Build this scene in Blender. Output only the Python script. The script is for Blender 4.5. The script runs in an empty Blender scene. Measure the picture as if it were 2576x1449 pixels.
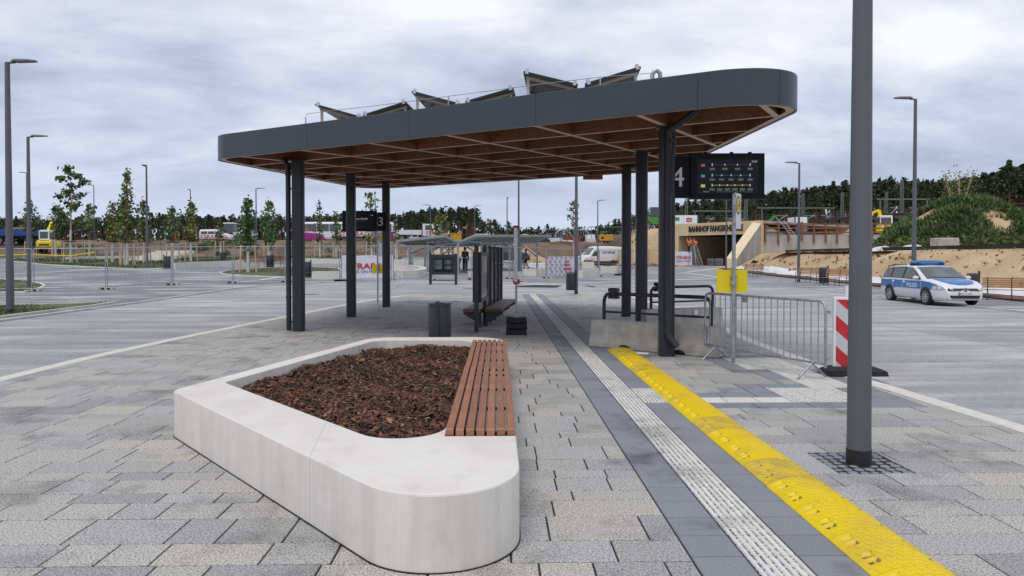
import bpy, bmesh, math, random
from mathutils import Vector, Matrix
RN = random.Random(7)
sc = bpy.context.scene
COL = sc.collection
# ------------------------------------------------------------------ camera
F, VC, PITCH, YAW, EYE = 1780.0, 676.0, math.atan(31/1780), math.radians(1.14), 1.70
cam = bpy.data.objects.new('camera', bpy.data.cameras.new('camera')); COL.objects.link(cam)
cam.location = (0, 0, EYE); cam.rotation_euler = (math.pi/2 - PITCH, 0, -YAW)
cam.data.sensor_width = 36; cam.data.lens = 36*F/2576; cam.data.shift_y = -(724.5-VC)/2576
cam.data.clip_end = 3000; cam.data.clip_start = .1
sc.camera = cam
# ------------------------------------------------------------------ sky, sun, exposure
SUN_EL, SUN_AZ = math.radians(66), math.radians(205)      # azimuth clockwise from +Y
w = bpy.data.worlds.new('World'); sc.world = w; w.use_nodes = True
nt = w.node_tree; nt.nodes.clear()
def wn(t, **k):
    n = nt.nodes.new(t)
    for a, b in k.items(): setattr(n, a, b)
    return n
out = wn('ShaderNodeOutputWorld'); bg = wn('ShaderNodeBackground'); bg.inputs[1].default_value = .1
sky = wn('ShaderNodeTexSky', sky_type='NISHITA', sun_disc=False)
sky.sun_elevation = SUN_EL; sky.sun_rotation = SUN_AZ
tc = wn('ShaderNodeTexCoord'); sep = wn('ShaderNodeSeparateXYZ')
nt.links.new(tc.outputs['Generated'], sep.inputs[0])
def mth(op, a, b=None, c=None):
    n = wn('ShaderNodeMath', operation=op)
    for i, x in enumerate((a, b, c)):
        if x is None: continue
        if isinstance(x, (int, float)): n.inputs[i].default_value = x
        else: nt.links.new(x, n.inputs[i])
    return n.outputs[0]
zz = mth('ADD', mth('MAXIMUM', sep.outputs[2], 0), .20)
cb = wn('ShaderNodeCombineXYZ')
nt.links.new(mth('DIVIDE', sep.outputs[0], zz), cb.inputs[0]); nt.links.new(mth('DIVIDE', sep.outputs[1], zz), cb.inputs[1])
mp = wn('ShaderNodeMapping'); mp.inputs['Rotation'].default_value = (0, 0, math.radians(-28)); mp.inputs['Scale'].default_value = (.85, 1.15, 1); mp.inputs['Location'].default_value = (3.1, 1.7, 0)
nt.links.new(cb.outputs[0], mp.inputs[0])
n1 = wn('ShaderNodeTexNoise'); n1.inputs['Scale'].default_value = 1.45; n1.inputs['Detail'].default_value = 10; n1.inputs['Roughness'].default_value = .58; n1.inputs['Distortion'].default_value = .22
n2 = wn('ShaderNodeTexNoise'); n2.inputs['Scale'].default_value = .46; n2.inputs['Detail'].default_value = 4; n2.inputs['Roughness'].default_value = .45
nt.links.new(mp.outputs[0], n1.inputs['Vector']); nt.links.new(mp.outputs[0], n2.inputs['Vector'])
cl = mth('ADD', mth('MULTIPLY', n1.outputs[0], .50), mth('MULTIPLY', n2.outputs[0], .54))
rp = wn('ShaderNodeValToRGB'); e = rp.color_ramp.elements
e[0].position = .425; e[0].color = (3.5, 4.0, 5.2, 1); e[1].position = .665; e[1].color = (9.6, 9.7, 10.2, 1)
m_ = e.new(.53); m_.color = (5.8, 6.35, 7.8, 1)
nt.links.new(cl, rp.inputs[0])
mx = wn('ShaderNodeMix', data_type='RGBA'); mx.inputs[0].default_value = .94
hz = wn('ShaderNodeMapRange', interpolation_type='SMOOTHSTEP'); hz.inputs[1].default_value = 0; hz.inputs[2].default_value = .17; nt.links.new(sep.outputs[2], hz.inputs[0])
mh = wn('ShaderNodeMix', data_type='RGBA'); mh.inputs[6].default_value = (6.1, 6.9, 8.7, 1); nt.links.new(hz.outputs[0], mh.inputs[0]); nt.links.new(rp.outputs[0], mh.inputs[7])
nt.links.new(sky.outputs[0], mx.inputs[6]); nt.links.new(mh.outputs[2], mx.inputs[7])
nt.links.new(mx.outputs[2], bg.inputs[0]); nt.links.new(bg.outputs[0], out.inputs[0])
sun = bpy.data.objects.new('sun', bpy.data.lights.new('sun', 'SUN')); COL.objects.link(sun)
sun.data.energy = 1.7; sun.data.angle = math.radians(30); sun.data.color = (1, .93, .83)
sdir = Vector((math.sin(SUN_AZ)*math.cos(SUN_EL), math.cos(SUN_AZ)*math.cos(SUN_EL), math.sin(SUN_EL)))
sun.rotation_euler = (-sdir).to_track_quat('-Z', 'Y').to_euler(); sun.location = (0, 0, 40)
vs = sc.view_settings; vs.view_transform = 'Standard'; vs.look = 'None'; vs.exposure = .07; vs.gamma = 1; vs.use_curve_mapping = False
# ------------------------------------------------------------------ pixel (2576 wide) -> place
_f = Vector((math.sin(YAW)*math.cos(PITCH), math.cos(YAW)*math.cos(PITCH), -math.sin(PITCH)))
_r = Vector((math.cos(YAW), -math.sin(YAW), 0)); _u = _r.cross(_f)
CAM = Vector((0, 0, EYE))
def ray(u, v): return _f + _r*((u-1288)/F) - _u*((v-VC)/F)
def G(u, v, z=0.0):
    d = ray(u, v); return CAM + d*((z-EYE)/d.z)
def GP(u, v, p0, n):
    d = ray(u, v); return CAM + d*((Vector(p0)-CAM).dot(Vector(n))/d.dot(Vector(n)))
def GY(u, v, y):
    d = ray(u, v); return CAM + d*(y/d.y)
def sstep(a, b, x):
    t = max(0., min(1., (x-a)/(b-a))); return t*t*(3-2*t)
def lerp(a, b, t): return a+(b-a)*t
def T(x, y):                                            # height of the open ground
    k = lerp(.033, .0115, sstep(-6, 9, x))
    z = -.12 + k*max(0., min(y, 80)-28)
    left = 1-sstep(16, 21, x)
    zl = lerp(z, 4.0+.004*max(0, y-102), sstep(lerp(77, 103, sstep(-4, 8, x)), lerp(101, 111, sstep(-4, 8, x)), y))
    z = lerp(z, zl, left)
    if x > 16:
        toe = 23.2 + 2.2*sstep(58, 75, y) + max(0, min(y, 85.5)-75)*.62
        if y < 96: z = max(z, min(2.15, z + max(0, x-toe)*.62))
        else: z = lerp(z, 5.6, sstep(16, 21, x))
        if x > 31.2 and y > 86.5: z = max(z, 4.2)
    return z
def GT(u, v, off=0.):
    d = ray(u, v); t, st = 2., .5
    while t < 600:
        p = CAM + d*t
        if p.z <= T(p.x, p.y)+off:
            a, b = t-st, t
            for _ in range(24):
                m = (a+b)/2; p = CAM + d*m
                if p.z <= T(p.x, p.y)+off: b = m
                else: a = m
            p = CAM + d*b; return Vector((p.x, p.y, T(p.x, p.y)+off))
        t += st; st = max(.5, t*.01)
    return CAM + d*400
# ------------------------------------------------------------------ meshes
class MB:
    def __init__(s): s.v, s.f, s.m, s.s = [], [], [], []; s.M = None
    def add(s, vs, fs, mat=0, smooth=False):
        o = len(s.v)
        s.v += [tuple(s.M @ Vector(p)) if s.M else tuple(p) for p in vs]
        for f in fs: s.f.append([i+o for i in f]); s.m.append(mat); s.s.append(smooth)
        return s
    def box(s, x0, x1, y0, y1, z0, z1, mat=0, c=0):
        if c:
            a = [(x0, y0), (x1, y0), (x1, y1), (x0, y1)]; b = [(x0+c, y0+c), (x1-c, y0+c), (x1-c, y1-c), (x0+c, y1-c)]
            vs = [(x, y, z0) for x, y in a]+[(x, y, z1-c) for x, y in a]+[(x, y, z1) for x, y in b]
            fs = [(3, 2, 1, 0)]+[(i, (i+1) % 4, 4+(i+1) % 4, 4+i) for i in range(4)]+[(4+i, 4+(i+1) % 4, 8+(i+1) % 4, 8+i) for i in range(4)]+[(8, 9, 10, 11)]
            return s.add(vs, fs, mat)
        vs = [(x0, y0, z0), (x1, y0, z0), (x1, y1, z0), (x0, y1, z0), (x0, y0, z1), (x1, y0, z1), (x1, y1, z1), (x0, y1, z1)]
        return s.add(vs, [(3, 2, 1, 0), (4, 5, 6, 7), (0, 1, 5, 4), (1, 2, 6, 5), (2, 3, 7, 6), (3, 0, 4, 7)], mat)
    def beam(s, a, b, w, h, mat=0, up=(0, 0, 1)):          # rectangular bar from a to b
        a, b = Vector(a), Vector(b); d = (b-a).normalized(); r = d.cross(Vector(up))
        if r.length < 1e-5: r = d.cross(Vector((1, 0, 0)))
        r.normalize(); u = r.cross(d)
        vs = [p+r*sx*w/2+u*sz*h/2 for p in (a, b) for sx, sz in ((-1, -1), (1, -1), (1, 1), (-1, 1))]
        return s.add(vs, [(0, 1, 2, 3), (7, 6, 5, 4), (0, 4, 5, 1), (1, 5, 6, 2), (2, 6, 7, 3), (3, 7, 4, 0)], mat)
    def tube(s, pts, rs, n=10, mat=0, smooth=True, caps=True):
        pts = [Vector(p) for p in pts]
        if isinstance(rs, (int, float)): rs = [rs]*len(pts)
        rings = []; prev = None
        for i, p in enumerate(pts):
            d = ((pts[min(i+1, len(pts)-1)]-p).normalized()+(p-pts[max(i-1, 0)]).normalized())
            if d.length < 1e-6: d = Vector((0, 0, 1))
            d.normalize()
            r = prev-d*prev.dot(d) if prev else d.cross(Vector((0, 0, 1)) if abs(d.z) < .9 else Vector((0, 1, 0)))
            r.normalize(); prev = r; u = d.cross(r)
            rings.append([p+(r*math.cos(2*math.pi*k/n)+u*math.sin(2*math.pi*k/n))*rs[i] for k in range(n)])
        vs = [q for g in rings for q in g]
        fs = [(i*n+k, i*n+(k+1) % n, (i+1)*n+(k+1) % n, (i+1)*n+k) for i in range(len(pts)-1) for k in range(n)]
        s.add(vs, fs, mat, smooth)
        if caps: s.add(rings[0], [tuple(range(n))[::-1]], mat); s.add(rings[-1], [tuple(range(n))], mat)
        return s
    def cyl(s, a, b, r, r2=None, n=12, mat=0, smooth=True): return s.tube([a, b], [r, r if r2 is None else r2], n, mat, smooth)
    def prism(s, poly, z0, z1, mat=0, smooth=False, top=True, bot=True, topmat=None):
        n = len(poly)
        g0 = [(p[0], p[1], z0) for p in poly]; g1 = [(p[0], p[1], z1) for p in poly]
        s.add(g0+g1, [(i, (i+1) % n, n+(i+1) % n, n+i) for i in range(n)], mat, smooth)
        if top: s.add(g1, [tuple(range(n))], mat if topmat is None else topmat)
        if bot: s.add(g0, [tuple(range(n))[::-1]], mat)
        return s
    def quad(s, a, b, c, d, mat=0): return s.add([a, b, c, d], [(0, 1, 2, 3)], mat)
    def lathe(s, prof, n=16, mat=0, c=(0, 0, 0), smooth=True):
        vs = [(c[0]+r*math.cos(2*math.pi*k/n), c[1]+r*math.sin(2*math.pi*k/n), c[2]+z) for r, z in prof for k in range(n)]
        fs = [(i*n+k, i*n+(k+1) % n, (i+1)*n+(k+1) % n, (i+1)*n+k) for i in range(len(prof)-1) for k in range(n)]
        return s.add(vs, fs, mat, smooth)
    def ball(s, c, r, mat=0, n=8, sz=1):
        pr = [(max(1e-4, r*math.sin(math.pi*i/n)), -r*sz*math.cos(math.pi*i/n)) for i in range(n+1)]
        return s.lathe(pr, n+4, mat, c)
    def loft(s, secs, mat=0, smooth=False, closed=True, caps=True):
        n = len(secs[0]); vs = [p for g in secs for p in g]
        fs = [(i*n+k, i*n+(k+1) % n, (i+1)*n+(k+1) % n, (i+1)*n+k) for i in range(len(secs)-1) for k in range(n if closed else n-1)]
        s.add(vs, fs, mat, smooth)
        if caps: s.add(secs[0], [tuple(range(n))[::-1]], mat); s.add(secs[-1], [tuple(range(n))], mat)
        return s
    def mesh(s, name, mats, sharp=0):
        me = bpy.data.meshes.new(name); me.from_pydata(s.v, [], s.f)
        for m in (mats if isinstance(mats, (list, tuple)) else [mats]): me.materials.append(m)
        me.polygons.foreach_set('material_index', s.m); me.polygons.foreach_set('use_smooth', s.s)
        me.update()
        if sharp: me.polygons.foreach_set('use_smooth', [True]*len(s.f)); me.set_sharp_from_angle(angle=sharp)
        return me
    def build(s, name, mats, parent=None, loc=None, rz=0, sharp=0):
        return link(s.mesh(name, mats, sharp), name, parent, loc, rz)
def link(me, name, parent=None, loc=None, rz=0):
    o = bpy.data.objects.new(name, me); COL.objects.link(o)
    if parent: o.parent = parent
    if loc is not None: o.location = loc
    if rz: o.rotation_euler = (0, 0, rz)
    return o
def tag(o, label=None, cat=None, group=None, kind=None):
    for k, x in (('label', label), ('category', cat), ('group', group), ('kind', kind)):
        if x: o[k] = x
    return o
def thing(name, label, cat, loc=(0, 0, 0), rz=0, group=None):
    o = bpy.data.objects.new(name, None); COL.objects.link(o); o.empty_display_size = .2
    o.location = loc; o.rotation_euler = (0, 0, rz); return tag(o, label, cat, group)
KIDS = {}
def copy_tree(o, loc, rz=0, label=None, scale=None, group=None):
    if not KIDS.get(o.name):
        KIDS[o.name] = [(c, [d for d in bpy.data.objects if d.parent is c]) for c in bpy.data.objects if c.parent is o]
    r = o.copy(); COL.objects.link(r); r.location = loc; r.rotation_euler = (0, 0, rz)
    if scale: r.scale = scale if isinstance(scale, (tuple, list)) else (scale,)*3
    if label: r['label'] = label
    if group: r['group'] = group
    for c, ds in KIDS[o.name]:
        q = c.copy(); COL.objects.link(q); q.parent = r
        for d in ds:
            e_ = d.copy(); COL.objects.link(e_); e_.parent = q
    return r
def text(parent, name, s, size, mat, M, extrude=.004, align='LEFT', width=None, bold=0, sx=1.0):
    c = bpy.data.curves.new('lettering', 'FONT'); c.body = s; c.size = size; c.extrude = extrude; c.align_x = align; c.offset = bold
    c.resolution_u = 2
    o = bpy.data.objects.new('lettering', c); COL.objects.link(o); bpy.context.view_layer.update()
    me = bpy.data.meshes.new_from_object(o.evaluated_get(bpy.context.evaluated_depsgraph_get()))
    bpy.data.objects.remove(o); bpy.data.curves.remove(c)
    xs = [v.co.x for v in me.vertices]; k = sx
    if width and xs: k = width/(max(xs)-min(xs))
    me.transform(M @ Matrix.Diagonal((k, 1, 1, 1)))
    me.materials.clear(); me.materials.append(mat)
    return link(me, name, parent)
def up_mat(p, rz=0):                                     # text standing upright, read from -Y
    return Matrix.Translation(p) @ Matrix.Rotation(rz, 4, 'Z') @ Matrix.Rotation(math.pi/2, 4, 'X')
def roundpoly(pts, rad, n=8):
    out = []; N = len(pts)
    for i in range(N):
        p = Vector(pts[i]).to_2d(); a = (Vector(pts[i-1]).to_2d()-p).normalized(); b = (Vector(pts[(i+1) % N]).to_2d()-p).normalized()
        r = rad[i] if isinstance(rad, (list, tuple)) else rad
        if r <= 0: out.append(p); continue
        ang = math.acos(max(-1, min(1, a.dot(b)))); t = r/math.tan(ang/2); c = p+(a+b).normalized()*(r/math.sin(ang/2))
        s0, s1 = p+a*t-c, p+b*t-c; th = math.atan2(s0.x*s1.y-s0.y*s1.x, s0.dot(s1))
        for k in range(n+1):
            q = th*k/n; out.append(c+Vector((s0.x*math.cos(q)-s0.y*math.sin(q), s0.x*math.sin(q)+s0.y*math.cos(q))))
    return out
def offpoly(pts, d):                                     # inward offset of a ccw polygon (d a number or one per edge)
    N = len(pts); L = []
    for i in range(N):
        a, b = Vector(pts[i]).to_2d(), Vector(pts[(i+1) % N]).to_2d(); t = (b-a).normalized(); nn = Vector((-t.y, t.x))
        dd = d[i] if isinstance(d, (list, tuple)) else d
        L.append((a+nn*dd, t))
    res = []
    for i in range(N):
        (p, t), (q, s) = L[i-1], L[i]
        den = t.x*s.y-t.y*s.x
        if abs(den) < 1e-9: res.append(q); continue
        k = ((q.x-p.x)*s.y-(q.y-p.y)*s.x)/den; res.append(p+t*k)
    return res
def clip(poly, x0, x1, y0, y1):                           # polygon against a box
    P = [(p[0], p[1]) for p in poly]
    for ax, val, sg in ((0, x0, 1), (0, x1, -1), (1, y0, 1), (1, y1, -1)):
        Q = []
        for i in range(len(P)):
            a, b = P[i-1], P[i]; ia, ib = (a[ax]-val)*sg >= 0, (b[ax]-val)*sg >= 0
            if ia != ib:
                t = (val-a[ax])/(b[ax]-a[ax]); Q.append((a[0]+(b[0]-a[0])*t, a[1]+(b[1]-a[1])*t))
            if ib: Q.append(b)
        P = Q
        if not P: return []
    return P
def inside(p, poly):
    c = False; n = len(poly)
    for i in range(n):
        a, b = poly[i], poly[i-1]
        if (a[1] > p[1]) != (b[1] > p[1]) and p[0] < (b[0]-a[0])*(p[1]-a[1])/(b[1]-a[1])+a[0]: c = not c
    return c
# ------------------------------------------------------------------ materials
def new_mat(name):
    m = bpy.data.materials.new(name); m.use_nodes = True; return m, m.node_tree, m.node_tree.nodes['Principled BSDF']
def L(nt, a, b): nt.links.new(a, b)
def mat(name, c, rough=.6, metal=0, var=.12, scale=6., bump=0., bscale=60., spec=.5, c2=None, stretch=None, coord='Object', bdist=.02, detail=5, lo=.35, hi=.65, isl=0., emit=0):
    m, nt, b = new_mat(name)
    tc = nt.nodes.new('ShaderNodeTexCoord'); src = tc.outputs['Object']
    if coord == 'World': src = nt.nodes.new('ShaderNodeNewGeometry').outputs['Position']
    mp = nt.nodes.new('ShaderNodeMapping'); mp.inputs['Scale'].default_value = stretch or (1, 1, 1); L(nt, src, mp.inputs[0])
    n = nt.nodes.new('ShaderNodeTexNoise'); n.inputs['Scale'].default_value = scale; n.inputs['Detail'].default_value = detail; L(nt, mp.outputs[0], n.inputs['Vector'])
    r = nt.nodes.new('ShaderNodeValToRGB'); L(nt, n.outputs[0], r.inputs[0])
    r.color_ramp.elements[0].position = lo; r.color_ramp.elements[1].position = hi
    a = [max(0, x*(1-var)) for x in c]; d = list(c2) if c2 else [min(1, x*(1+var)) for x in c]
    if c2: a = list(c)
    r.color_ramp.elements[0].color = (*a, 1); r.color_ramp.elements[1].color = (*d, 1)
    colr = r.outputs[0]
    if isl:
        g = nt.nodes.new('ShaderNodeNewGeometry'); oi = nt.nodes.new('ShaderNodeObjectInfo')
        ad = nt.nodes.new('ShaderNodeMath'); ad.operation = 'ADD'; L(nt, g.outputs['Random Per Island'], ad.inputs[0]); L(nt, oi.outputs['Random'], ad.inputs[1])
        fr = nt.nodes.new('ShaderNodeMath'); fr.operation = 'FRACT'; L(nt, ad.outputs[0], fr.inputs[0])
        mr = nt.nodes.new('ShaderNodeMapRange'); mr.inputs[3].default_value = 1-isl; mr.inputs[4].default_value = 1+isl; L(nt, fr.outputs[0], mr.inputs[0])
        hs = nt.nodes.new('ShaderNodeHueSaturation'); L(nt, colr, hs.inputs['Color']); L(nt, mr.outputs[0], hs.inputs['Value']); colr = hs.outputs[0]
    L(nt, colr, b.inputs['Base Color'])
    b.inputs['Roughness'].default_value = rough; b.inputs['Metallic'].default_value = metal; b.inputs['Specular IOR Level'].default_value = spec
    if bump:
        n2 = nt.nodes.new('ShaderNodeTexNoise'); n2.inputs['Scale'].default_value = bscale; n2.inputs['Detail'].default_value = 6; L(nt, mp.outputs[0], n2.inputs['Vector'])
        bp = nt.nodes.new('ShaderNodeBump'); bp.inputs['Strength'].default_value = bump; bp.inputs['Distance'].default_value = bdist; L(nt, n2.outputs[0], bp.inputs['Height']); L(nt, bp.outputs[0], b.inputs['Normal'])
    if emit: b.inputs['Emission Color'].default_value = (*c, 1); b.inputs['Emission Strength'].default_value = emit
    return m
def slab_mat(name, cols, speck, sc_=78., amt=.78, rough=.75):
    """stone slab: each slab its own tone, fine terrazzo speckle, damp stains"""
    m, nt, b = new_mat(name); N = nt.nodes.new
    g = N('ShaderNodeNewGeometry'); oi = N('ShaderNodeObjectInfo')
    ad = N('ShaderNodeMath'); ad.operation = 'ADD'; L(nt, g.outputs['Random Per Island'], ad.inputs[0]); L(nt, oi.outputs['Random'], ad.inputs[1])
    fr = N('ShaderNodeMath'); fr.operation = 'FRACT'; L(nt, ad.outputs[0], fr.inputs[0])
    r = N('ShaderNodeValToRGB'); L(nt, fr.outputs[0], r.inputs[0]); el = r.color_ramp.elements
    for i, c in enumerate(cols):
        e = el[i] if i < 2 else el.new(i/(len(cols)-1)); e.position = i/(len(cols)-1); e.color = (*c, 1)
    n1 = N('ShaderNodeTexNoise'); n1.inputs['Scale'].default_value = sc_; n1.inputs['Detail'].default_value = 3; n1.inputs['Roughness'].default_value = .7; L(nt, g.outputs['Position'], n1.inputs['Vector'])
    r1 = N('ShaderNodeValToRGB'); L(nt, n1.outputs[0], r1.inputs[0]); r1.color_ramp.elements[0].position = .40; r1.color_ramp.elements[1].position = .56
    r1.color_ramp.elements[0].color = (*speck, 1); r1.color_ramp.elements[1].color = (1.08, 1.08, 1.07, 1)
    mu = N('ShaderNodeMix'); mu.data_type = 'RGBA'; mu.blend_type = 'MULTIPLY'; mu.inputs[0].default_value = amt; L(nt, r.outputs[0], mu.inputs[6]); L(nt, r1.outputs[0], mu.inputs[7])
    n2 = N('ShaderNodeTexNoise'); n2.inputs['Scale'].default_value = 1.1; n2.inputs['Detail'].default_value = 6; n2.inputs['Roughness'].default_value = .65; L(nt, g.outputs['Position'], n2.inputs['Vector'])
    r2 = N('ShaderNodeValToRGB'); L(nt, n2.outputs[0], r2.inputs[0]); r2.color_ramp.elements[0].position = .30; r2.color_ramp.elements[1].position = .47
    r2.color_ramp.elements[0].color = (.36, .36, .37, 1); r2.color_ramp.elements[1].color = (1, 1, 1, 1)
    m2 = N('ShaderNodeMix'); m2.data_type = 'RGBA'; m2.blend_type = 'MULTIPLY'; m2.inputs[0].default_value = .8; L(nt, mu.outputs[2], m2.inputs[6]); L(nt, r2.outputs[0], m2.inputs[7])
    L(nt, m2.outputs[2], b.inputs['Base Color']); b.inputs['Roughness'].default_value = rough
    bp = N('ShaderNodeBump'); bp.inputs['Strength'].default_value = .25; bp.inputs['Distance'].default_value = .004; L(nt, n1.outputs[0], bp.inputs['Height']); L(nt, bp.outputs[0], b.inputs['Normal'])
    return m
def wood_mat(name, c1, c2, axis='X', scale=5., rough=.5, stretch=14., isl=.12):
    st = {'X': (1, stretch, stretch), 'Y': (stretch, 1, stretch), 'Z': (stretch, stretch, 1)}[axis]
    return mat(name, c1, rough, c2=c2, scale=scale, stretch=st, bump=.12, bscale=12, isl=isl, detail=6, lo=.3, hi=.7)
def glass_mat(name, tint=(.9, .95, .95), alpha=.25, rough=.03):
    m, nt, b = new_mat(name); b.inputs['Base Color'].default_value = (*[x*.35 for x in tint], 1); b.inputs['Roughness'].default_value = rough; b.inputs['Alpha'].default_value = alpha
    b.inputs['Specular IOR Level'].default_value = .6
    return m
M = {}
M['blackbox'] = mat('black display housing', (.008, .009, .011), .6, var=.1, spec=.2)
M['anth'] = mat('anthracite paint', (.020, .024, .031), .42, var=.06, bump=.03, bscale=200)
M['fascia'] = mat('fascia sheet', (.046, .058, .071), .36, metal=.15, var=.05, scale=1.5)
M['black'] = mat('black plastic', (.018, .018, .020), .5, var=.2, scale=9)
M['rubber'] = mat('recycled rubber', (.02, .02, .02), .8, var=.3, scale=20, bump=.3, bscale=80)
M['galv'] = mat('galvanised steel', (.36, .38, .41), .42, metal=.55, var=.25, scale=14)
M['lampgrey'] = mat('lamp grey', (.105, .11, .125), .45, var=.06, scale=2)
M['white'] = mat('white paint', (.78, .79, .80), .35, var=.04, scale=2)
M['conc'] = mat('raw concrete', (.42, .40, .36), .85, var=.16, scale=5, bump=.5, bscale=55)
M['conc2'] = mat('pale wall concrete', (.40, .39, .37), .85, var=.18, scale=.8, bump=.2, bscale=20, stretch=(1, 1, .35))
M['planter'] = mat('white cast stone', (.66, .635, .605), .6, c2=(.75, .73, .70), scale=1.6, detail=12, bump=.15, bscale=120, lo=.36, hi=.62, stretch=(1, 1, .45))
m, nt_, b_ = new_mat('white cast stone'); N_m = nt_.nodes.new
_tc = N_m('ShaderNodeTexCoord'); _g = N_m('ShaderNodeNewGeometry')
def _nz(scale, stretch, det, lo, hi, c0, c1):
    mp_ = N_m('ShaderNodeMapping'); mp_.inputs['Scale'].default_value = stretch; L(nt_, _tc.outputs['Object'], mp_.inputs[0]); n_ = N_m('ShaderNodeTexNoise'); n_.inputs['Scale'].default_value = scale; n_.inputs['Detail'].default_value = det; n_.inputs['Roughness'].default_value = .65; L(nt_, mp_.outputs[0], n_.inputs['Vector'])
    r_ = N_m('ShaderNodeValToRGB'); r_.color_ramp.elements[0].position = lo; r_.color_ramp.elements[1].position = hi; r_.color_ramp.elements[0].color = (*c0, 1); r_.color_ramp.elements[1].color = (*c1, 1); L(nt_, n_.outputs[0], r_.inputs[0]); return r_.outputs[0], n_.outputs[0]
def _mul(a, b_in, f):
    x = N_m('ShaderNodeMix'); x.data_type = 'RGBA'; x.blend_type = 'MULTIPLY'
    if isinstance(f, (int, float)): x.inputs[0].default_value = f
    else: L(nt_, f, x.inputs[0])
    L(nt_, a, x.inputs[6]); L(nt_, b_in, x.inputs[7]); return x.outputs[2]
c_base, _ = _nz(1.5, (1, 1, .5), 12, .34, .62, (.67, .635, .58), (.76, .73, .68))
c_drip, _ = _nz(9, (1, 1, .06), 5, .34, .56, (.90, .895, .875), (1, 1, 1))
c_pore, h_p = _nz(55, (1, 1, 1), 2, .235, .30, (.45, .44, .42), (1, 1, 1))
c_blot, _ = _nz(4.5, (1, 1, 1), 8, .30, .46, (.86, .85, .82), (1, 1, 1))
_sp = N_m('ShaderNodeSeparateXYZ'); L(nt_, _g.outputs['Normal'], _sp.inputs[0]); _mr = N_m('ShaderNodeMapRange'); _mr.inputs[1].default_value = .2; _mr.inputs[2].default_value = .6; _mr.inputs[3].default_value = .85; _mr.inputs[4].default_value = 0; L(nt_, _sp.outputs[2], _mr.inputs[0])
_col = _mul(_mul(_mul(c_base, c_drip, _mr.outputs[0]), c_pore, .8), c_blot, .8)
L(nt_, _col, b_.inputs['Base Color']); b_.inputs['Roughness'].default_value = .62
_bp = N_m('ShaderNodeBump'); _bp.inputs['Strength'].default_value = .2; _bp.inputs['Distance'].default_value = .006; L(nt_, h_p, _bp.inputs['Height']); L(nt_, _bp.outputs[0], b_.inputs['Normal']); M['planter'] = m
M['mulchbed'] = mat('dark soil', (.020, .013, .009), .95, var=.4, scale=30, bump=.6, bscale=60)
M['chips'] = mat('bark chips', (.105, .045, .025), .85, var=.3, scale=12, isl=.9, bump=.2, bscale=70)
M['palechips'] = mat('pale wood chips', (.26, .15, .08), .8, var=.2, scale=12, isl=.5)
M['slat'] = wood_mat('oiled hardwood', (.27, .105, .055), (.40, .18, .105), 'Y', 4, .42)
M['slat2'] = wood_mat('dark bench wood', (.14, .065, .036), (.24, .12, .07), 'Y', 4, .5)
M['slat3'] = wood_mat('light bench wood', (.36, .19, .09), (.48, .28, .15), 'Y', 4, .55)
M['glulam'] = wood_mat('glulam', (.15, .064, .029), (.235, .105, .052), 'X', 2.2, .5, 9, isl=.1)  # darkened, with the shade between the beams put into the colour
M['glulam_face'] = wood_mat('glulam with painted light', (.54, .37, .28), (.70, .52, .41), 'X', 2.2, .55, 9, isl=.06)  # same timber, light from below painted onto the beam undersides
M['roof'] = mat('roof membrane', (.10, .10, .10), .9, var=.2)
M['pv'] = mat('solar cells', (.010, .012, .02), .18, var=.3, scale=3)
M['cream'] = mat('cream steel', (.62, .58, .50), .4, var=.04)
M['joint'] = mat('dark joint sand', (.026, .026, .027), .95, var=.4, scale=25, coord='World')
M['slab'] = slab_mat('terrazzo slab', [(.36, .36, .36), (.53, .505, .465), (.44, .435, .43), (.56, .53, .47), (.37, .37, .375), (.55, .525, .48), (.47, .465, .45), (.50, .495, .485)], (.22, .225, .235))
M['darkslab'] = slab_mat('dark slab', [(.215, .23, .26), (.25, .265, .295), (.235, .25, .28)], (.62, .63, .66), 70, .5)
M['tactile'] = slab_mat('white tactile concrete', [(.68, .665, .63), (.74, .73, .70), (.62, .60, .57)], (.8, .8, .8), 60, .4)
M['grime'] = mat('groove dirt', (.10, .095, .10), .9, c2=(.60, .58, .56), scale=42, coord='World', lo=.42, hi=.58, detail=4)
M['kerb'] = mat('white kerb stone', (.60, .57, .51), .75, c2=(.72, .69, .63), scale=9, coord='World', bump=.15)
M['yellow'] = mat('yellow plastic', (.80, .59, .0), .5, c2=(.60, .44, .05), scale=3.2, bump=.08, coord='World', detail=10, lo=.50, hi=.80)
M['painted_shade'] = mat('painted shade in the recesses', (.16, .12, .03), .9, c2=(.30, .23, .06), scale=40)  # shade inside the ramp pockets, painted as a darker yellow-brown
M['yellow_dirty'] = mat('dusty yellow plastic', (.50, .37, .07), .65, c2=(.70, .52, .03), scale=9, detail=8)
M['signyel'] = mat('yellow sign sheet', (.86, .68, .0), .4, var=.03)
M['red'] = mat('red sign film', (.52, .022, .03), .4, var=.08)
M['redclamp'] = mat('red clamp', (.42, .012, .03), .4, var=.1)
M['screen'] = mat('dark screen glass', (.006, .010, .012), .3, var=.1, spec=.25)
M['alu'] = mat('aluminium', (.55, .56, .58), .35, metal=.7, var=.06)
M['refl'] = mat('reflective sheet', (.55, .56, .58), .35, var=.05)
M['glass'] = glass_mat('clear glass', alpha=.14)
M['print'] = mat('grey printed map', (.42, .43, .43), .5, c2=(.66, .66, .65), scale=5, detail=8)
M['lit'] = mat('white screen text', (.6, .66, .66), .5, var=.02, emit=.35)
M['litdim'] = mat('dim screen text', (.17, .21, .21), .5, var=.02, emit=.2)
M['litred'] = mat('red screen mark', (.22, .03, .05), .5, var=.02, emit=.25)
M['litblue'] = mat('blue screen mark', (.03, .15, .22), .5, var=.02, emit=.25)
M['litlime'] = mat('lime screen mark', (.45, .50, .06), .5, var=.02, emit=.35)
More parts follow.
